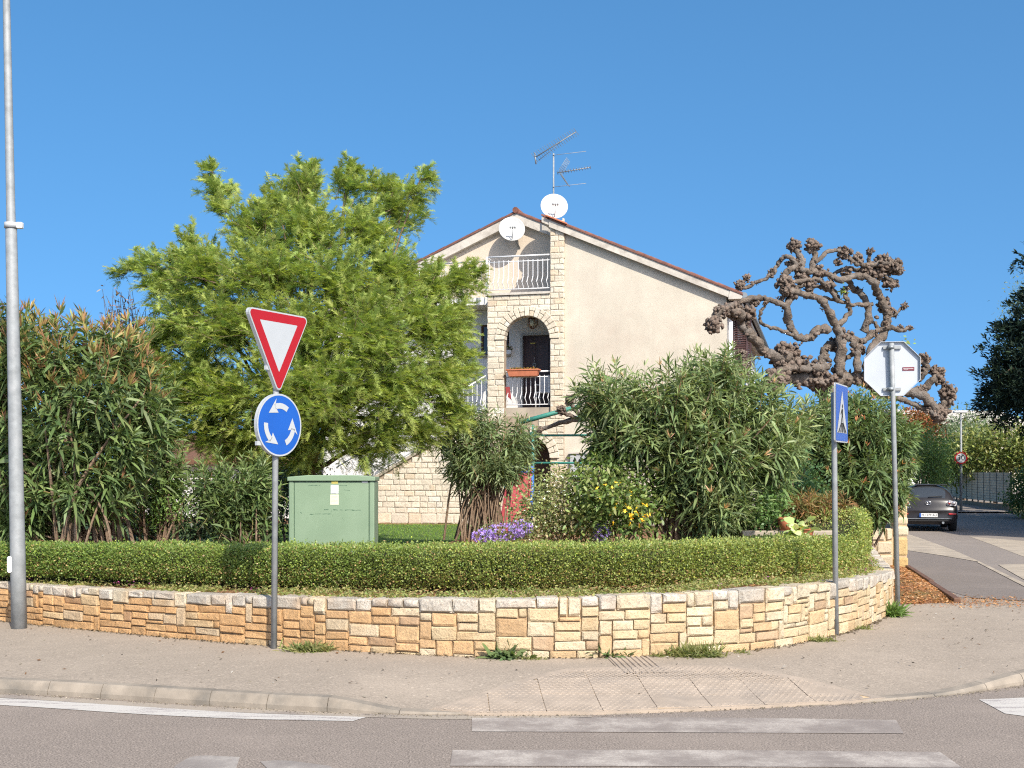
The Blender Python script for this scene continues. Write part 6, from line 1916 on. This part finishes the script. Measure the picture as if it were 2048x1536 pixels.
# big oleander on the right
RY = 14.9
RL = lobes_px([(1225, 785, 80, 70, .1, .7), (1175, 765, 35, 36, .1, .4), (1330, 790, 95, 75, 0, .8), (1430, 775, 95, 90, .1, .8), (1440, 720, 40, 40, .1, .4), (1515, 810, 80, 80, .1, .7), (1290, 850, 100, 60, 0, .8), (1420, 890, 130, 110, -.1, .9), (1550, 890, 75, 90, .1, .8), (1425, 1000, 90, 75, -.1, .8), (1350, 950, 60, 50, 0, .5), (1475, 1005, 75, 60, 0, .6), (1205, 850, 45, 50, .1, .5), (1585, 830, 50, 60, .3, .5)], RY)
oleander('oleander_shrub', 'biggest light green oleander on the right in front of the rendered wall', RL, np.array([at(1360, 1090, RY).x, RY + .2, gz]), 1000, .25, rng, group='oleander shrubs', stem_n=60, stem_r=.024, stem_spread=.2, slen=(.28, .5), leafW=.118, node=.056, cols_=[(.072, .100, .038), (.092, .120, .048), (.058, .080, .032), (.11, .135, .055)], tipcols=[(.14, .165, .065), (.165, .185, .08)],
         extra=lambda tip, ax, rng: pods([(.34, .2, .12), (.28, .17, .09)], .06, .14, .1)(tip, ax, rng))
mb = MB(); b0 = np.array([at(1335, 1090, RY).x, RY - .2, gz])
# dense oleanders by the gate pillar
QY = 20.3
QL = lobes_px([(1640, 860, 80, 75, 0, .8), (1730, 850, 85, 70, 0, .9), (1795, 890, 50, 75, 0, .7), (1700, 945, 120, 80, -.1, .9), (1785, 960, 55, 60, 0, .6), (1610, 920, 60, 90, .2, .7), (1690, 800, 60, 30, .2, .5), (1760, 1010, 50, 40, -.1, .4), (1640, 985, 90, 50, .2, .7)], QY)
oleander('oleander_shrub', 'dense dark oleander hanging over the gate pillar beside the parked car', QL, np.array([at(1730, 1080, QY).x, QY + .2, gz]), 1050, .21, rng, group='oleander shrubs', stem_n=40, leafW=.17, slen=(.28, .48), node=.05, upw=.25, cols_=[(.058, .086, .032), (.048, .070, .028), (.072, .10, .036)], tipcols=[(.10, .135, .048), (.12, .15, .052)],
         extra=lambda tip, ax, rng: pods([(.36, .14, .08), (.3, .17, .08)], .12, .12, .12)(tip, ax, rng))
# glossy bush with yellow flowers, white flowered bush, asters
YY = 14.7
yb = lobes_px([(1215, 985, 70, 55, 0, .6), (1275, 1000, 55, 50, .1, .5), (1200, 945, 50, 35, .1, .5), (1180, 1020, 45, 40, 0, .4), (1250, 1040, 60, 30, -.1, .4)], YY)
yf = lobes_px([(1245, 1022, 26, 18, -.4, .15), (1285, 1020, 16, 14, -.4, .15), (1237, 1045, 14, 14, -.45, .1), (1270, 1045, 16, 12, -.4, .1), (1225, 985, 40, 24, -.4, .2)], YY)
bush('yellow_flower_bush', 'glossy green bush with yellow flowers below the meter cabinet', yb, Vector((at(1220, 1075, YY).x, YY, gz)), 6400, .075, .42, [(.065, .098, .026), (.085, .118, .03), (.05, .08, .022), (.12, .14, .045)], rng, clump=.11, extra=lambda c, o, r: flowers(34, yf[:4], .034, [(.6, .38, .03), (.65, .46, .06)], r) + flowers(12, yf[4:], .026, [(.75, .5, .06)], r))
WY = 15.0
wb = lobes_px([(1110, 1010, 62, 60, 0, .45), (1065, 1030, 36, 40, 0, .35), (1150, 1035, 55, 42, 0, .4), (1120, 970, 30, 26, 0, .3), (1090, 1060, 60, 22, -.1, .3)], WY)
bush('white_flower_bush', 'loose twiggy bush dotted with small white flowers behind the hedge', wb, Vector((at(1110, 1085, WY).x, WY, gz)), 6500, .045, .55, [(.12, .14, .05), (.15, .165, .065), (.10, .12, .045), (.17, .15, .075)], rng, clump=.1, stem_n=30, stem_r=.009, extra=lambda c, o, r: flowers(150, wb, .022, [(.7, .68, .6), (.65, .66, .55)], r, 4, .6))
AS = [(.20, .13, .36), (.26, .19, .42), (.16, .10, .30)]
def aster(label, lst, Yd, n):
    l = lobes_px(lst, Yd); c = l[0][0]
    bush('aster_clump', label, l, Vector((c[0], c[1], gz)), 1500, .035, .25, [(.08, .11, .04), (.10, .12, .05)], rng, cat='flowers', clump=.05, stem_n=14, stem_r=.006, extra=lambda cc, o, r: flowers(n, l, .022, AS, r, 6, .7))
aster('wide low clump of purple asters in front of the middle oleander', [(1005, 1065, 46, 18, 0, .22), (965, 1072, 24, 14, 0, .2), (1040, 1055, 26, 16, 0, .2)], 14.6, 380)
aster('small round clump of purple asters below the yellow flowers', [(1203, 1065, 17, 20, 0, .16)], 14.6, 170)
# stone ledge with pots
ledge = thing('stone_bench', 'low pale stone bench behind the hedge carrying flower pots', 'bench', tuple(at(1560, 1080, 14.6)))
ly = 14.6
zb = at(0, 1060, ly).z
x0, x1 = at(1478, 0, ly).x, at(1665, 0, ly).x
MB().box(x0, x1, ly - .22, ly + .22, zb - .07, zb).build('seat', M['concrete'], ledge, bevel=.015)
for a in (x0 + .12, x1 - .3): MB().box(a, a + .2, ly - .17, ly + .17, gz - .05, zb - .072).build('leg', M['concrete'], ledge)
def pot(px, py, w, h, Yd, label, z0=None):
    c = at(px, py, Yd); z0 = c.z if z0 is None else z0; r = w * Yd / F / 2; hh = h * Yd / F
    p = thing('flower_pot', label, 'flower pot', (c.x, c.y, z0))
    MB((c.x, c.y, z0)).lathe([(.001, 0), (r * .66, 0), (r * .92, hh * .78), (r * .9, hh * .9), (r * .78, hh * .88), (.001, hh * .86)], n=24).build('pot', M['terracotta'], p)
    MB((c.x, c.y, z0)).lathe([(r * .93, hh * .78), (r * 1.02, hh * .79), (r * 1.02, hh), (r * .9, hh), (r * .9, hh * .86)], n=24).build('rim', M['terracotta'], p)
    return c, r, hh
pot(1570, 1060, 31, 27, 14.45, 'round terracotta pot on the left of the stone bench', zb)
pot(1612, 1076, 34, 20, 14.2, 'low terracotta pot under the pale succulent beside the stone bench', None)
def succulent():
    c = np.array(at(1598, 1060, 14.15)); n = 46
    P = np.repeat(c[None], n, 0) + rng.normal(0, .05, (n, 3)); D = norm(rng.normal(0, 1, (n, 3)) + [0, -.4, .5])
    C = pick([(.30, .34, .16), (.36, .37, .2), (.22, .28, .11)], n, rng, .2); L = rng.uniform(.1, .2, n)
    V, T, C = leaf_arrays(P, D, L, L * .5, .4, C, rng)
    props(tri_mesh('succulent', V, T, M['leaf_soft'], None, C, loc=tuple(c)), 'pale green broad leaved succulent spilling over the low pot', 'plant')
succulent()
FY = 14.95
fl_ = lobes_px([(1620, 1005, 60, 26, 0, .3), (1590, 1010, 40, 28, 0, .3), (1670, 1010, 40, 30, .1, .3), (1640, 1035, 55, 22, 0, .3)], FY)
oleander('drooping_plant', 'drooping orange and green strap leaved plants above the right end of the hedge', fl_, np.array([at(1625, 1060, FY).x, FY, zb - .2]), 150, .16, rng, cat='plant', cols_=[(.11, .105, .04), (.14, .085, .04), (.09, .10, .035), (.15, .075, .035)], tipcols=[(.15, .12, .05), (.16, .095, .045)], stem_n=30, stem_r=.01, leafW=.11, slen=(.12, .24), node=.03, mat='leaf_soft', upw=.3)
bush('round_leaved_bush', 'small dark round leaved bush left of the terracotta pot', lobes_px([(1545, 1020, 32, 40, 0, .3), (1525, 1045, 24, 20, 0, .2)], 14.6), Vector((at(1540, 1075, 14.6).x, 14.6, gz)), 1500, .05, .6, [(.05, .09, .03), (.07, .12, .035)], rng, clump=.06)
bush('shade_shrub', 'dark green shrub in the gap between the two right hand oleanders', lobes_px([(1570, 960, 60, 60, 0, .6), (1590, 1000, 70, 40, 0, .5), (1540, 1010, 40, 40, 0, .4)], 17.2), Vector((at(1570, 1070, 17.2).x, 17.2, gz)), 4200, .07, .4, [(.05, .095, .035), (.035, .07, .028)], rng, clump=.12)
AL = gnd(1586, 1076, gz + .3)
al = thing('aloe_spike', 'single reddish aloe flower spike above the drooping plants', 'plant', tuple(at(1586, 975, 16)))
MB().tube([tuple(at(1585, 985, 16)), tuple(at(1586, 960, 16))], .006, 5).build('stalk', M['bark'], al)
MB().tube([tuple(at(1586, 962, 16)), tuple(at(1586.4, 950, 16)), tuple(at(1586, 940, 16))], [.014, .016, .004], 6).build('bloom', M['terracotta'], al)

# ---- playground slide behind the middle oleander
sl = thing('playground_slide', 'red plastic slide with blue and green parts behind the middle oleander', 'slide', tuple(at(1030, 1060, 23.5)))
def sp(px, py, dy=0): return Vector(at(px, py, 23.5 + dy))
mb = MB()
pts = [(1038, 948, .9), (1036, 985, .5), (1030, 1030, 0), (1022, 1058, -.3), (1018, 1066, -.6)]
v = []
for px, py, dy in pts:
    for off, h in ((-.26, .1), (-.22, 0), (.22, 0), (.26, .1)): v.append(tuple(sp(px, py, dy) + Vector((off, 0, h))))
f = [(i * 4 + k, i * 4 + k + 1, i * 4 + k + 5, i * 4 + k + 4) for i in range(4) for k in range(3)]
o = mb.add(v, f).build('chute', M['plastic_red'], sl); s = o.modifiers.new('thick', 'SOLIDIFY'); s.thickness = .03
for a in (-.27, .27): MB().tube([tuple(sp(1038, 946, 1.0) + Vector((a, 0, 0))), tuple(sp(1036, 1066, 1.1) + Vector((a, 0, 0)))], .035, 8).build('ladder_post', M['plastic_blue'], sl)
MB(sp(1041, 945, .95)).box(-.27, .27, -.05, .05, -.05, .14).build('handle_bar', M['plastic_blue'], sl, bevel=.04)
MB(sp(1052, 1026, .3)).box(-.28, .2, -.2, .2, -.06, .05).build('step', M['plastic_green'], sl, bevel=.03)
MB(sp(1045, 1050, .3)).box(-.35, .3, -.25, .25, -.12, 0).build('base', M['yellow'], sl, bevel=.03)

# ---- teal pipe pergola
PYY = 25.5
pg = thing('pipe_pergola', 'teal painted pipe pergola holding the long pollard branch', 'pergola', tuple(at(1070, 1060, PYY)))
for a, b, r in (((1040, 845, 0), (1160, 812, 0), .05), ((1060, 868, .5), (1190, 822, .5), .035), ((1060, 871, 0), (1500, 869, 0), .024), ((1060, 926, 0), (1330, 926, 0), .024)):
    MB().tube([tuple(at(a[0], a[1], PYY + a[2])), tuple(at(b[0], b[1], PYY + b[2]))], r, 8).build('rail', M['teal'], pg)
for px in (1066, 1330):
    a = at(px, 850, PYY); MB().tube([tuple(a), (a.x, a.y, gz - .05)], .03, 8).build('post', M['teal'], pg)

# ---- pollarded tree
rng = np.random.default_rng(51)
PLY = 24.6
def zp_(x, y): return 1380 + x / 2.327, 460 + y / 2.327
tz_ = [ # traced branches: list of (x, y, depth), start radius, end radius in the zoomed crop's pixels
 ([(620, 1150, 0), (625, 1000, 0), (640, 850, 0), (640, 720, 0)], 42, 34),
 ([(640, 720, 0), (560, 700, -.1), (470, 690, -.2), (400, 715, -.3), (300, 745, -.4), (180, 790, -.5)], 30, 15),
 ([(640, 720, 0), (740, 690, .1), (830, 705, .2), (910, 765, .2), (1000, 755, .1), (1085, 775, 0), (1160, 850, 0)], 30, 13),
 ([(600, 690, 0), (618, 610, .1), (640, 550, .15), (672, 532, .2)], 20, 17),
 ([(690, 680, 0), (705, 560, 0), (692, 480, 0), (655, 400, -.1), (612, 330, -.2), (540, 298, -.3), (445, 285, -.4)], 19, 11),
 ([(690, 485, 0), (745, 505, .1), (800, 520, .2), (850, 480, .2), (930, 452, .2), (985, 470, .2), (1025, 455, .2)], 17, 6),
 ([(780, 660, 0), (770, 560, .1), (742, 495, .1)], 16, 13),
 ([(650, 460, -.1), (585, 468, -.2), (562, 500, -.25), (495, 492, -.3), (462, 430, -.35), (450, 360, -.4), (470, 300, -.3), (437, 245, -.3), (455, 190, -.3), (505, 168, -.2)], 16, 12),
 ([(820, 650, 0), (852, 545, .2), (900, 480, .3), (918, 400, .3), (900, 345, .3), (872, 290, .2), (850, 240, .1), (785, 212, 0), (705, 232, -.1), (640, 208, -.2), (560, 195, -.2), (500, 175, -.2)], 18, 10),
 ([(808, 475, .2), (832, 390, .3), (806, 310, .35), (765, 275, .3), (735, 225, .2)], 16, 10),
 ([(690, 445, 0), (740, 380, .1), (730, 320, .1), (722, 275, .1)], 13, 8),
 ([(505, 168, -.2), (520, 150, -.2), (495, 95, -.2), (480, 72, -.2)], 14, 13),
 ([(560, 195, -.2), (582, 130, -.2), (572, 78, -.2)], 13, 13),
 ([(580, 150, -.2), (655, 95, -.1), (720, 108, 0), (765, 150, 0), (830, 165, .1), (900, 152, .1), (952, 160, .1), (975, 188, .1)], 9, 12),
 ([(830, 165, .1), (842, 98, .1)], 9, 8),
 ([(500, 172, -.2), (450, 122, -.2), (402, 170, -.25), (380, 210, -.3), (322, 238, -.3), (262, 268, -.3), (230, 262, -.3)], 10, 8),
 ([(445, 350, -.4), (380, 330, -.5), (330, 318, -.5), (270, 320, -.6), (205, 350, -.7), (150, 370, -.8), (112, 430, -.8), (100, 455, -.8)], 11, 13),
 ([(480, 490, -.3), (412, 462, -.4), (342, 442, -.4), (322, 400, -.5), (350, 340, -.5)], 9, 6),
 ([(570, 690, 0), (480, 600, -.3), (402, 592, -.4), (342, 560, -.5), (282, 490, -.6), (242, 440, -.6), (232, 385, -.7), (165, 380, -.7)], 22, 14),
 ([(950, 400, .3), (1000, 352, .3)], 5, 6), ([(918, 400, .3), (955, 395, .3)], 6, 5),
 ([(1000, 755, .1), (1078, 742, .1), (1128, 700, .1), (1150, 660, .1)], 15, 14),
 ([(1060, 700, .1), (1100, 650, .1), (1090, 600, .1)], 12, 14),
 ([(1085, 775, 0), (1130, 800, .1), (1165, 835, .1), (1200, 770, .1), (1212, 740, .1)], 12, 13),
 ([(930, 765, 0), (1010, 800, 0), (1090, 830, 0), (1150, 862, 0)], 12, 12),
 ([(200, 790, -.4), (100, 800, -.4), (-150, 850, -.2), (-300, 880, 0), (-520, 880, .3), (-700, 930, .5)], 15, 8),
 ([(-450, 880, .3), (-520, 850, .3), (-560, 800, .3)], 9, 12), ([(-520, 880, .3), (-590, 850, .3), (-600, 835, .3)], 9, 11),
 ([(690, 330, -.1), (610, 240, -.2), (540, 230, -.2), (470, 250, -.3)], 10, 9), ([(850, 345, .3), (760, 345, .2), (640, 320, .0), (540, 310, -.1)], 9, 7),
 ([(640, 640, -.1), (560, 640, -.3), (440, 650, -.4), (380, 700, -.5)], 16, 14), ([(740, 690, 0), (690, 640, .2), (740, 590, .3), (800, 560, .3)], 12, 10), ([(230, 600, -.6), (260, 640, -.5), (230, 680, -.5)], 9, 10),
 ([(860, 430, .3), (880, 460, .3)], 8, 7), ([(700, 330, .2), (660, 280, .3), (590, 262, .3), (520, 260, .3), (430, 280, .2)], 9, 9),
 ([(870, 190, .2), (930, 230, .2), (960, 250, .2)], 9, 10), ([(650, 220, .1), (720, 180, .2), (800, 190, .2), (880, 200, .2), (940, 190, .2)], 9, 12)]
PPX = PLY / F / 2.327
pbase = Vector((at(zp_(620, 0)[0], 1000, PLY).x, PLY, gz))
pt_ = thing('pollarded_tree', 'bare pollarded tree with twisting limbs and knobbly fists beside the house', 'tree', tuple(pbase))
def P3d(x, y, d):
    px, py = zp_(x, y); return np.array(at(px, py, PLY + d))
kn_v, kn_f = [], []
bmk = bmesh.new(); bmesh.ops.create_icosphere(bmk, subdivisions=1, radius=1.0)
ico_v = np.array([v.co for v in bmk.verts]); ico_f = [[v.index for v in f.verts] for f in bmk.faces]; bmk.free()
KV, KT, nk = [], [], 0
def knob(p, r):
    global nk
    jit = 1 + rng.uniform(-.45, .45, (len(ico_v), 1)); st = rng.uniform(.65, 1.35, 3)
    KV.append(p + ico_v * jit * st * r); KT.append(np.array(ico_f) + nk); nk += len(ico_v)
def fist(p, R):
    m = int(24 + 30 * (R / .12))
    for k in range(m):
        d = norm(rng.normal(size=3)); knob(p + d * R * rng.uniform(.35, 1.05), R * rng.uniform(.18, .34))
for bi, (pts, r0, r1) in enumerate(tz_):
    P = [P3d(x, y, d * 1.6 + rng.normal(0, .06)) for x, y, d in pts]
    if bi == 0: P[0][2] = gz - .05
    pp = catmull(P, 7)
    K = len(pp)
    rr = np.linspace(r0, r1, K) * PPX * (1.22 if r0 > 13 else 1.05)
    wob = np.array([mnoise.noise((q * .55 + bi * 7, 2.2, 0)) for q in range(K)])
    rr = rr * (1 + .35 * wob)
    pp[1:-1] += rng.normal(0, .012, (K - 2, 3))
    mb = MB(); mb.tube([tuple(p) for p in pp], list(rr), 10)
    for q in range(len(mb.v)):
        v_ = mb.v[q]; i_ = q // 10
        k_ = 1 + .30 * mnoise.noise(v_ * 7.0) + .22 * mnoise.noise(v_ * 16.0)
        c_ = Vector(pp[i_]); mb.v[q] = c_ + (v_ - c_) * k_
    mb.build('trunk' if bi == 0 else 'limb', M['bark_pollard'], pt_)
    if bi == 0: continue
    # knuckles along the limb and a fist at its end
    L = sum(np.linalg.norm(pp[i + 1] - pp[i]) for i in range(K - 1))
    dens = 5 if pts[0][0] > 0 else 3
    for q in range(int(L * dens)):
        i = rng.integers(2, K); d = norm(rng.normal(size=3)); r = rr[i] * rng.uniform(.45, .85)
        c = pp[i] + d * rr[i] * 1.0
        for z in range(rng.integers(2, 7)): knob(c + rng.normal(0, r * .6, 3), r * rng.uniform(.35, .75))
    fist(pp[-1], max(.08, r1 * PPX * 1.9) if r1 > 7 else .06)
for x, y, R, d in ((480, 70, 26, -.3), (572, 75, 30, -.3), (720, 105, 28, 0), (780, 130, 24, 0), (900, 150, 34, .2), (950, 165, 34, .2), (968, 190, 22, .2), (230, 255, 22, -.5), (265, 225, 18, -.5), (380, 200, 18, -.4), (440, 245, 34, -.5), (460, 290, 34, -.5), (520, 215, 30, -.3), (600, 200, 30, -.3), (640, 260, 28, -.2), (560, 260, 26, -.3), (870, 200, 34, .3), (930, 250, 28, .3), (900, 350, 30, .5), (930, 375, 24, .5), (110, 440, 34, -1.3), (140, 380, 28, -1.2), (200, 370, 34, -1.1), (270, 390, 30, -1), (300, 340, 20, -.8),
                   (430, 560, 34, -.6), (470, 600, 40, -.5), (420, 640, 40, -.6), (480, 560, 30, -.5), (400, 700, 44, -.7), (520, 620, 30, -.4), (570, 700, 34, -.3), (380, 740, 30, -.6), (800, 690, 34, .3), (870, 730, 34, .3), (1085, 600, 24, .2), (1080, 655, 24, .2), (1150, 665, 30, .2), (1165, 700, 26, .2), (1200, 760, 34, .2), (1205, 800, 28, .2), (1160, 850, 34, .2), (1110, 830, 26, .1), (1080, 750, 24, .2), (1150, 870, 24, .1), (1000, 355, 16, .4), (760, 690, 30, .2), (690, 150, 18, 0), (730, 200, 22, .1), (820, 200, 26, .2), (790, 545, 24, .3), (860, 480, 18, .4), (240, 580, 22, -1), (230, 660, 26, -.9), (250, 620, 18, -.9), (-560, 790, 24, .4), (-600, 840, 22, .4), (640, 700, 36, -.3), (700, 650, 24, .2), (480, 160, 26, -.3), (830, 100, 12, .2), (980, 455, 14, .4), (420, 330, 18, -.6)):
    fist(P3d(x, y, d), R * PPX * 1.15)
V = np.concatenate(KV); T = np.concatenate(KT)
o = tri_mesh('knuckles', V, T, M['bark_knob'], pt_); print('knuckle tris', len(T))
n = 2600
P = np.array([KV[rng.integers(0, len(KV))].mean(0) for _ in range(n)]); D = norm(rng.normal(0, 1, (n, 3)) + [0, 0, .4]); C = pick([(.26, .185, .135), (.32, .25, .19), (.17, .115, .085)], n, rng, .2)
tri_mesh('twig_stubs', *leaf_arrays(P, D, rng.uniform(.03, .085, n), .016, 0, C, rng)[:2], M['petal'], pt_, np.repeat(C, 6, 0))
n = 34
P = np.concatenate([P3d(705, 290, .1) + rng.normal(0, .05, (n // 2, 3)), P3d(1000, 520, .1) + rng.normal(0, .06, (n // 2, 3))]); D = norm(rng.normal(0, 1, (n, 3))); C = pick([(.13, .19, .04), (.17, .2, .05)], n, rng, .2)
tri_mesh('late_leaves', *leaf_arrays(P, D, rng.uniform(.05, .1, n), .05, .2, C, rng)[:2], M['leaf'], pt_, np.repeat(C, 6, 0))

# ---- dark cypress at the right edge
rng = np.random.default_rng(61)
CY = 40.0
cl_ = lobes_px([(px_ + 22, py_, a_, b_, c_, d_) for px_, py_, a_, b_, c_, d_ in [(2090, 560, 55, 90, 0, 1.6), (2100, 660, 110, 70, 0, 2), (2060, 700, 85, 60, -.3, 1.8), (2040, 760, 85, 60, -.3, 1.9), (2080, 790, 110, 70, 0, 2.2), (2010, 800, 60, 50, -.3, 1.2), (2140, 480, 60, 110, 0, 1.4), (2180, 720, 120, 140, .3, 2.4), (1985, 790, 36, 30, -.2, .8), (1985, 690, 30, 16, 0, .6), (2000, 715, 40, 26, 0, .8)]], CY)
cb_ = Vector((at(2075, 900, CY).x, CY, .3))
cy = thing('cypress_tree', 'dark spreading cypress at the right edge above the street', 'tree', tuple(cb_))
m, per = 1350, 38
cen, out, rad, idx = sample_lobes(cl_, m, rng, .35)
spd = norm(out * [1, 1, .35] + rng.normal(0, .3, (m, 3)) + [0, 0, .12])
t = rng.uniform(-.4, 1, (m, per)); P = cen[:, None, :] + spd[:, None, :] * (t * .55)[:, :, None] + rng.normal(0, .10, (m, per, 3)) * (1.15 - t)[:, :, None]
P = P.reshape(-1, 3); D = norm(np.repeat(spd, per, 0) + rng.normal(0, .55, (m * per, 3)) + [0, 0, .15]); n = len(P)
C = pick([(.012, .024, .018), (.016, .03, .02), (.010, .020, .016), (.022, .036, .02)], n, rng, .3)
L = rng.uniform(.10, .24, n)
tri_mesh('crown', *leaf_arrays(P, D, L, L * .28, .05, C, rng)[:2], M['leaf_dark'], cy, np.repeat(C, 6, 0))
mb = MB(); b0 = np.array(cb_)
limb([b0, b0 + [0, 0, 3], b0 + [.1, 0, 6], b0 + [.1, 0, 9]], .22, .05, 10)
for k in range(24): limb([b0 + [0, 0, rng.uniform(2.5, 7)], cen[k * 30] * .5 + b0 * .5 + [0, 0, 2.5], cen[k * 30]], .06, .012, 5)
mb.build('trunk', M['bark'], cy)
bush('pine_tree', 'yellowish green tree crown lit behind the dark cypress', lobes_px([(2110, 600, 80, 50, 0, 2), (2075, 590, 36, 40, 0, 1), (2060, 640, 40, 40, .2, 1)], 46), Vector((at(2110, 900, 46).x, 46, .3)), 5000, .16, .2, [(.075, .095, .03), (.09, .105, .035)], rng, cat='tree', clump=.3, stem_n=8, stem_r=.09)
for px in (1991, 2012):
    a = at(px, 853, 57.5); MB().tube([(a.x, a.y, .4), (a.x, a.y, a.z + .4)], .11 if px < 2000 else .08, 8)
    o = MB().tube([(a.x, a.y, .4), (a.x, a.y, a.z + .4)], .11 if px < 2000 else .08, 8).build('wooden_pole', M['bark_pollard'], loc=(a.x, a.y, .4))
    props(o, 'thicker grey wooden pole rising from the far hedge below the cypress' if px < 2000 else 'thinner wooden pole rising from the far hedge below the cypress', 'pole')

# ---- background hedge, olive, orange tree, far trees
BGY = [(.085, .105, .03), (.11, .125, .035), (.065, .09, .026), (.14, .14, .045)]
bush('far_hedge', 'yellow green leafy hedge growing behind the slatted fence', lobes_px([(1965, 905, 60, 45, 0, 1.5), (2030, 900, 60, 50, -1, 1.5), (2090, 900, 60, 55, -2, 1.5), (1920, 925, 50, 30, 2, 1.5), (1885, 930, 40, 28, 6, 1.5)], 55), Vector((at(1980, 960, 55).x, 55, .5)), 17000, .2, .42, BGY, rng, cat='hedge', clump=.35, stem_n=0, shell=.1)
bush('olive_tree', 'grey green olive tree behind the far lamp post', lobes_px([(1925, 880, 52, 42, 0, 2), (1885, 890, 40, 45, 2, 2), (1960, 870, 45, 34, 2, 2), (1900, 920, 50, 30, 0, 2)], 62), Vector((at(1925, 960, 62).x, 62, .5)), 15000, .2, .22, [(.075, .10, .05), (.10, .12, .065), (.055, .08, .04)], rng, cat='tree', clump=.4, stem_n=12, stem_r=.07, shell=.15)
bush('orange_tree', 'rusty orange leaved tree top behind the dark oleander', lobes_px([(1832, 845, 28, 24, 0, 1.2), (1850, 860, 22, 20, 0, 1)], 50), Vector((at(1840, 960, 50).x, 50, .5)), 3400, .14, .5, [(.17, .065, .03), (.20, .085, .035), (.13, .06, .025), (.11, .10, .03)], rng, cat='tree', clump=.22, stem_n=6, stem_r=.05)
bush('roadside_bush', 'mid green bush beside the street above the parked car', lobes_px([(1855, 905, 36, 46, 0, 1.4), (1850, 945, 30, 30, 0, 1), (1875, 935, 20, 36, 1, 1)], 47), Vector((at(1855, 990, 47).x, 47, .4)), 7000, .13, .35, [(.06, .10, .03), (.085, .13, .035), (.11, .14, .04)], rng, clump=.24, stem_n=8, stem_r=.05, shell=.1)
bush('far_tree', 'low yellowish trees on the skyline left of the far lamp', lobes_px([(1880, 860, 36, 18, 0, 3), (1860, 880, 30, 20, 0, 3)], 95), Vector((at(1880, 940, 95).x, 95, 1)), 5000, .35, .4, [(.11, .11, .045), (.09, .10, .04), (.13, .10, .045)], rng, cat='tree', clump=.6, stem_n=6, stem_r=.1)
bush('verge_shrub', 'dark shrub on the bank right of the slatted fence', lobes_px([(2060, 985, 40, 36, 0, 1), (2090, 960, 50, 40, 0, 1), (2038, 1005, 20, 14, 0, .5)], 44), Vector((at(2065, 1020, 44).x, 44, .3)), 5000, .14, .35, [(.035, .06, .02), (.05, .085, .025)], rng, clump=.2, stem_n=6)
props(MB().add([tuple(at(2026, 1030, 46)), tuple(at(2120, 1034, 44)), tuple(at(2120, 985, 47)), tuple(at(2027, 1000, 47.5))], [(0, 1, 2, 3)]).build('earth_bank', M['earth']), kind='structure')
# trees behind the house line on the far left, mostly hidden
bush('garden_tree', 'dark green tree behind the left oleander, only its gaps show', lobes_px([(60, 800, 160, 120, 0, 2), (-120, 760, 160, 160, 0, 2), (230, 840, 120, 110, 1, 2)], 27), Vector((at(80, 1000, 27).x, 27, gz)), 9000, .14, .4, [(.04, .07, .025), (.055, .09, .03)], rng, cat='tree', clump=.3, stem_n=8, stem_r=.07, shell=.1)

# ---- lawn grass
rng = np.random.default_rng(71)
n = 15000
x = rng.uniform(-5.6, .2, n); y = rng.uniform(21.5, 31.3, n)
P = np.stack([x, y, np.full(n, gz - .03)], 1); D = norm(np.stack([rng.normal(0, .4, n), rng.normal(0, .4, n), np.ones(n)], 1)); C = pick([(.07, .125, .02), (.09, .15, .025), (.12, .165, .035)], n, rng, .25)
L = rng.uniform(.03, .075, n)
props(tri_mesh('lawn_grass', *leaf_arrays(P, D, L, .010, .3, C, rng)[:2], M['leaf_soft'], None, np.repeat(C, 6, 0)), kind='stuff')
# flowers in the porch box
c = np.array(hp(-1.1, -.14, Z1 + .98))
n = 260
P = np.stack([c[0] + rng.uniform(-.36, .36, n) * HU.x, c[1] + rng.uniform(-.05, .05, n), c[2] + np.abs(rng.normal(0, .02, n))], 1); D = norm(rng.normal(0, 1, (n, 3)) + [0, 0, .6]); C = pick([(.45, .26, .05), (.5, .33, .08), (.2, .15, .05), (.12, .12, .04)], n, rng, .2)
props(tri_mesh('box_flowers', *leaf_arrays(P, D, rng.uniform(.03, .08, n), .02, .2, C, rng)[:2], M['petal'], None, np.repeat(C, 6, 0), loc=tuple(c)), 'dry yellow orange flowers filling the terracotta porch box', 'flowers')
wp = hp(-1.98, WB - .06, VZ0 - .01); fpot = thing('flower_pot', 'white planter with pale flowers on the porch window sill', 'flower pot', tuple(wp))
MB(wp, HU, HV).box(-.16, .16, -.06, .05, 0, .12).build('pot', M['white_metal'], fpot, bevel=.01)
n = 200; P = np.array(wp) + rng.normal(0, 1, (n, 3)) * [.09, .03, .035] + [0, 0, .18]; D = norm(rng.normal(0, 1, (n, 3))); C = pick([(.6, .56, .52), (.5, .42, .4), (.1, .14, .05)], n, rng, .15)
tri_mesh('blooms', *leaf_arrays(P, D, .06, .03, .1, C, rng)[:2], M['petal'], fpot, np.repeat(C, 6, 0))
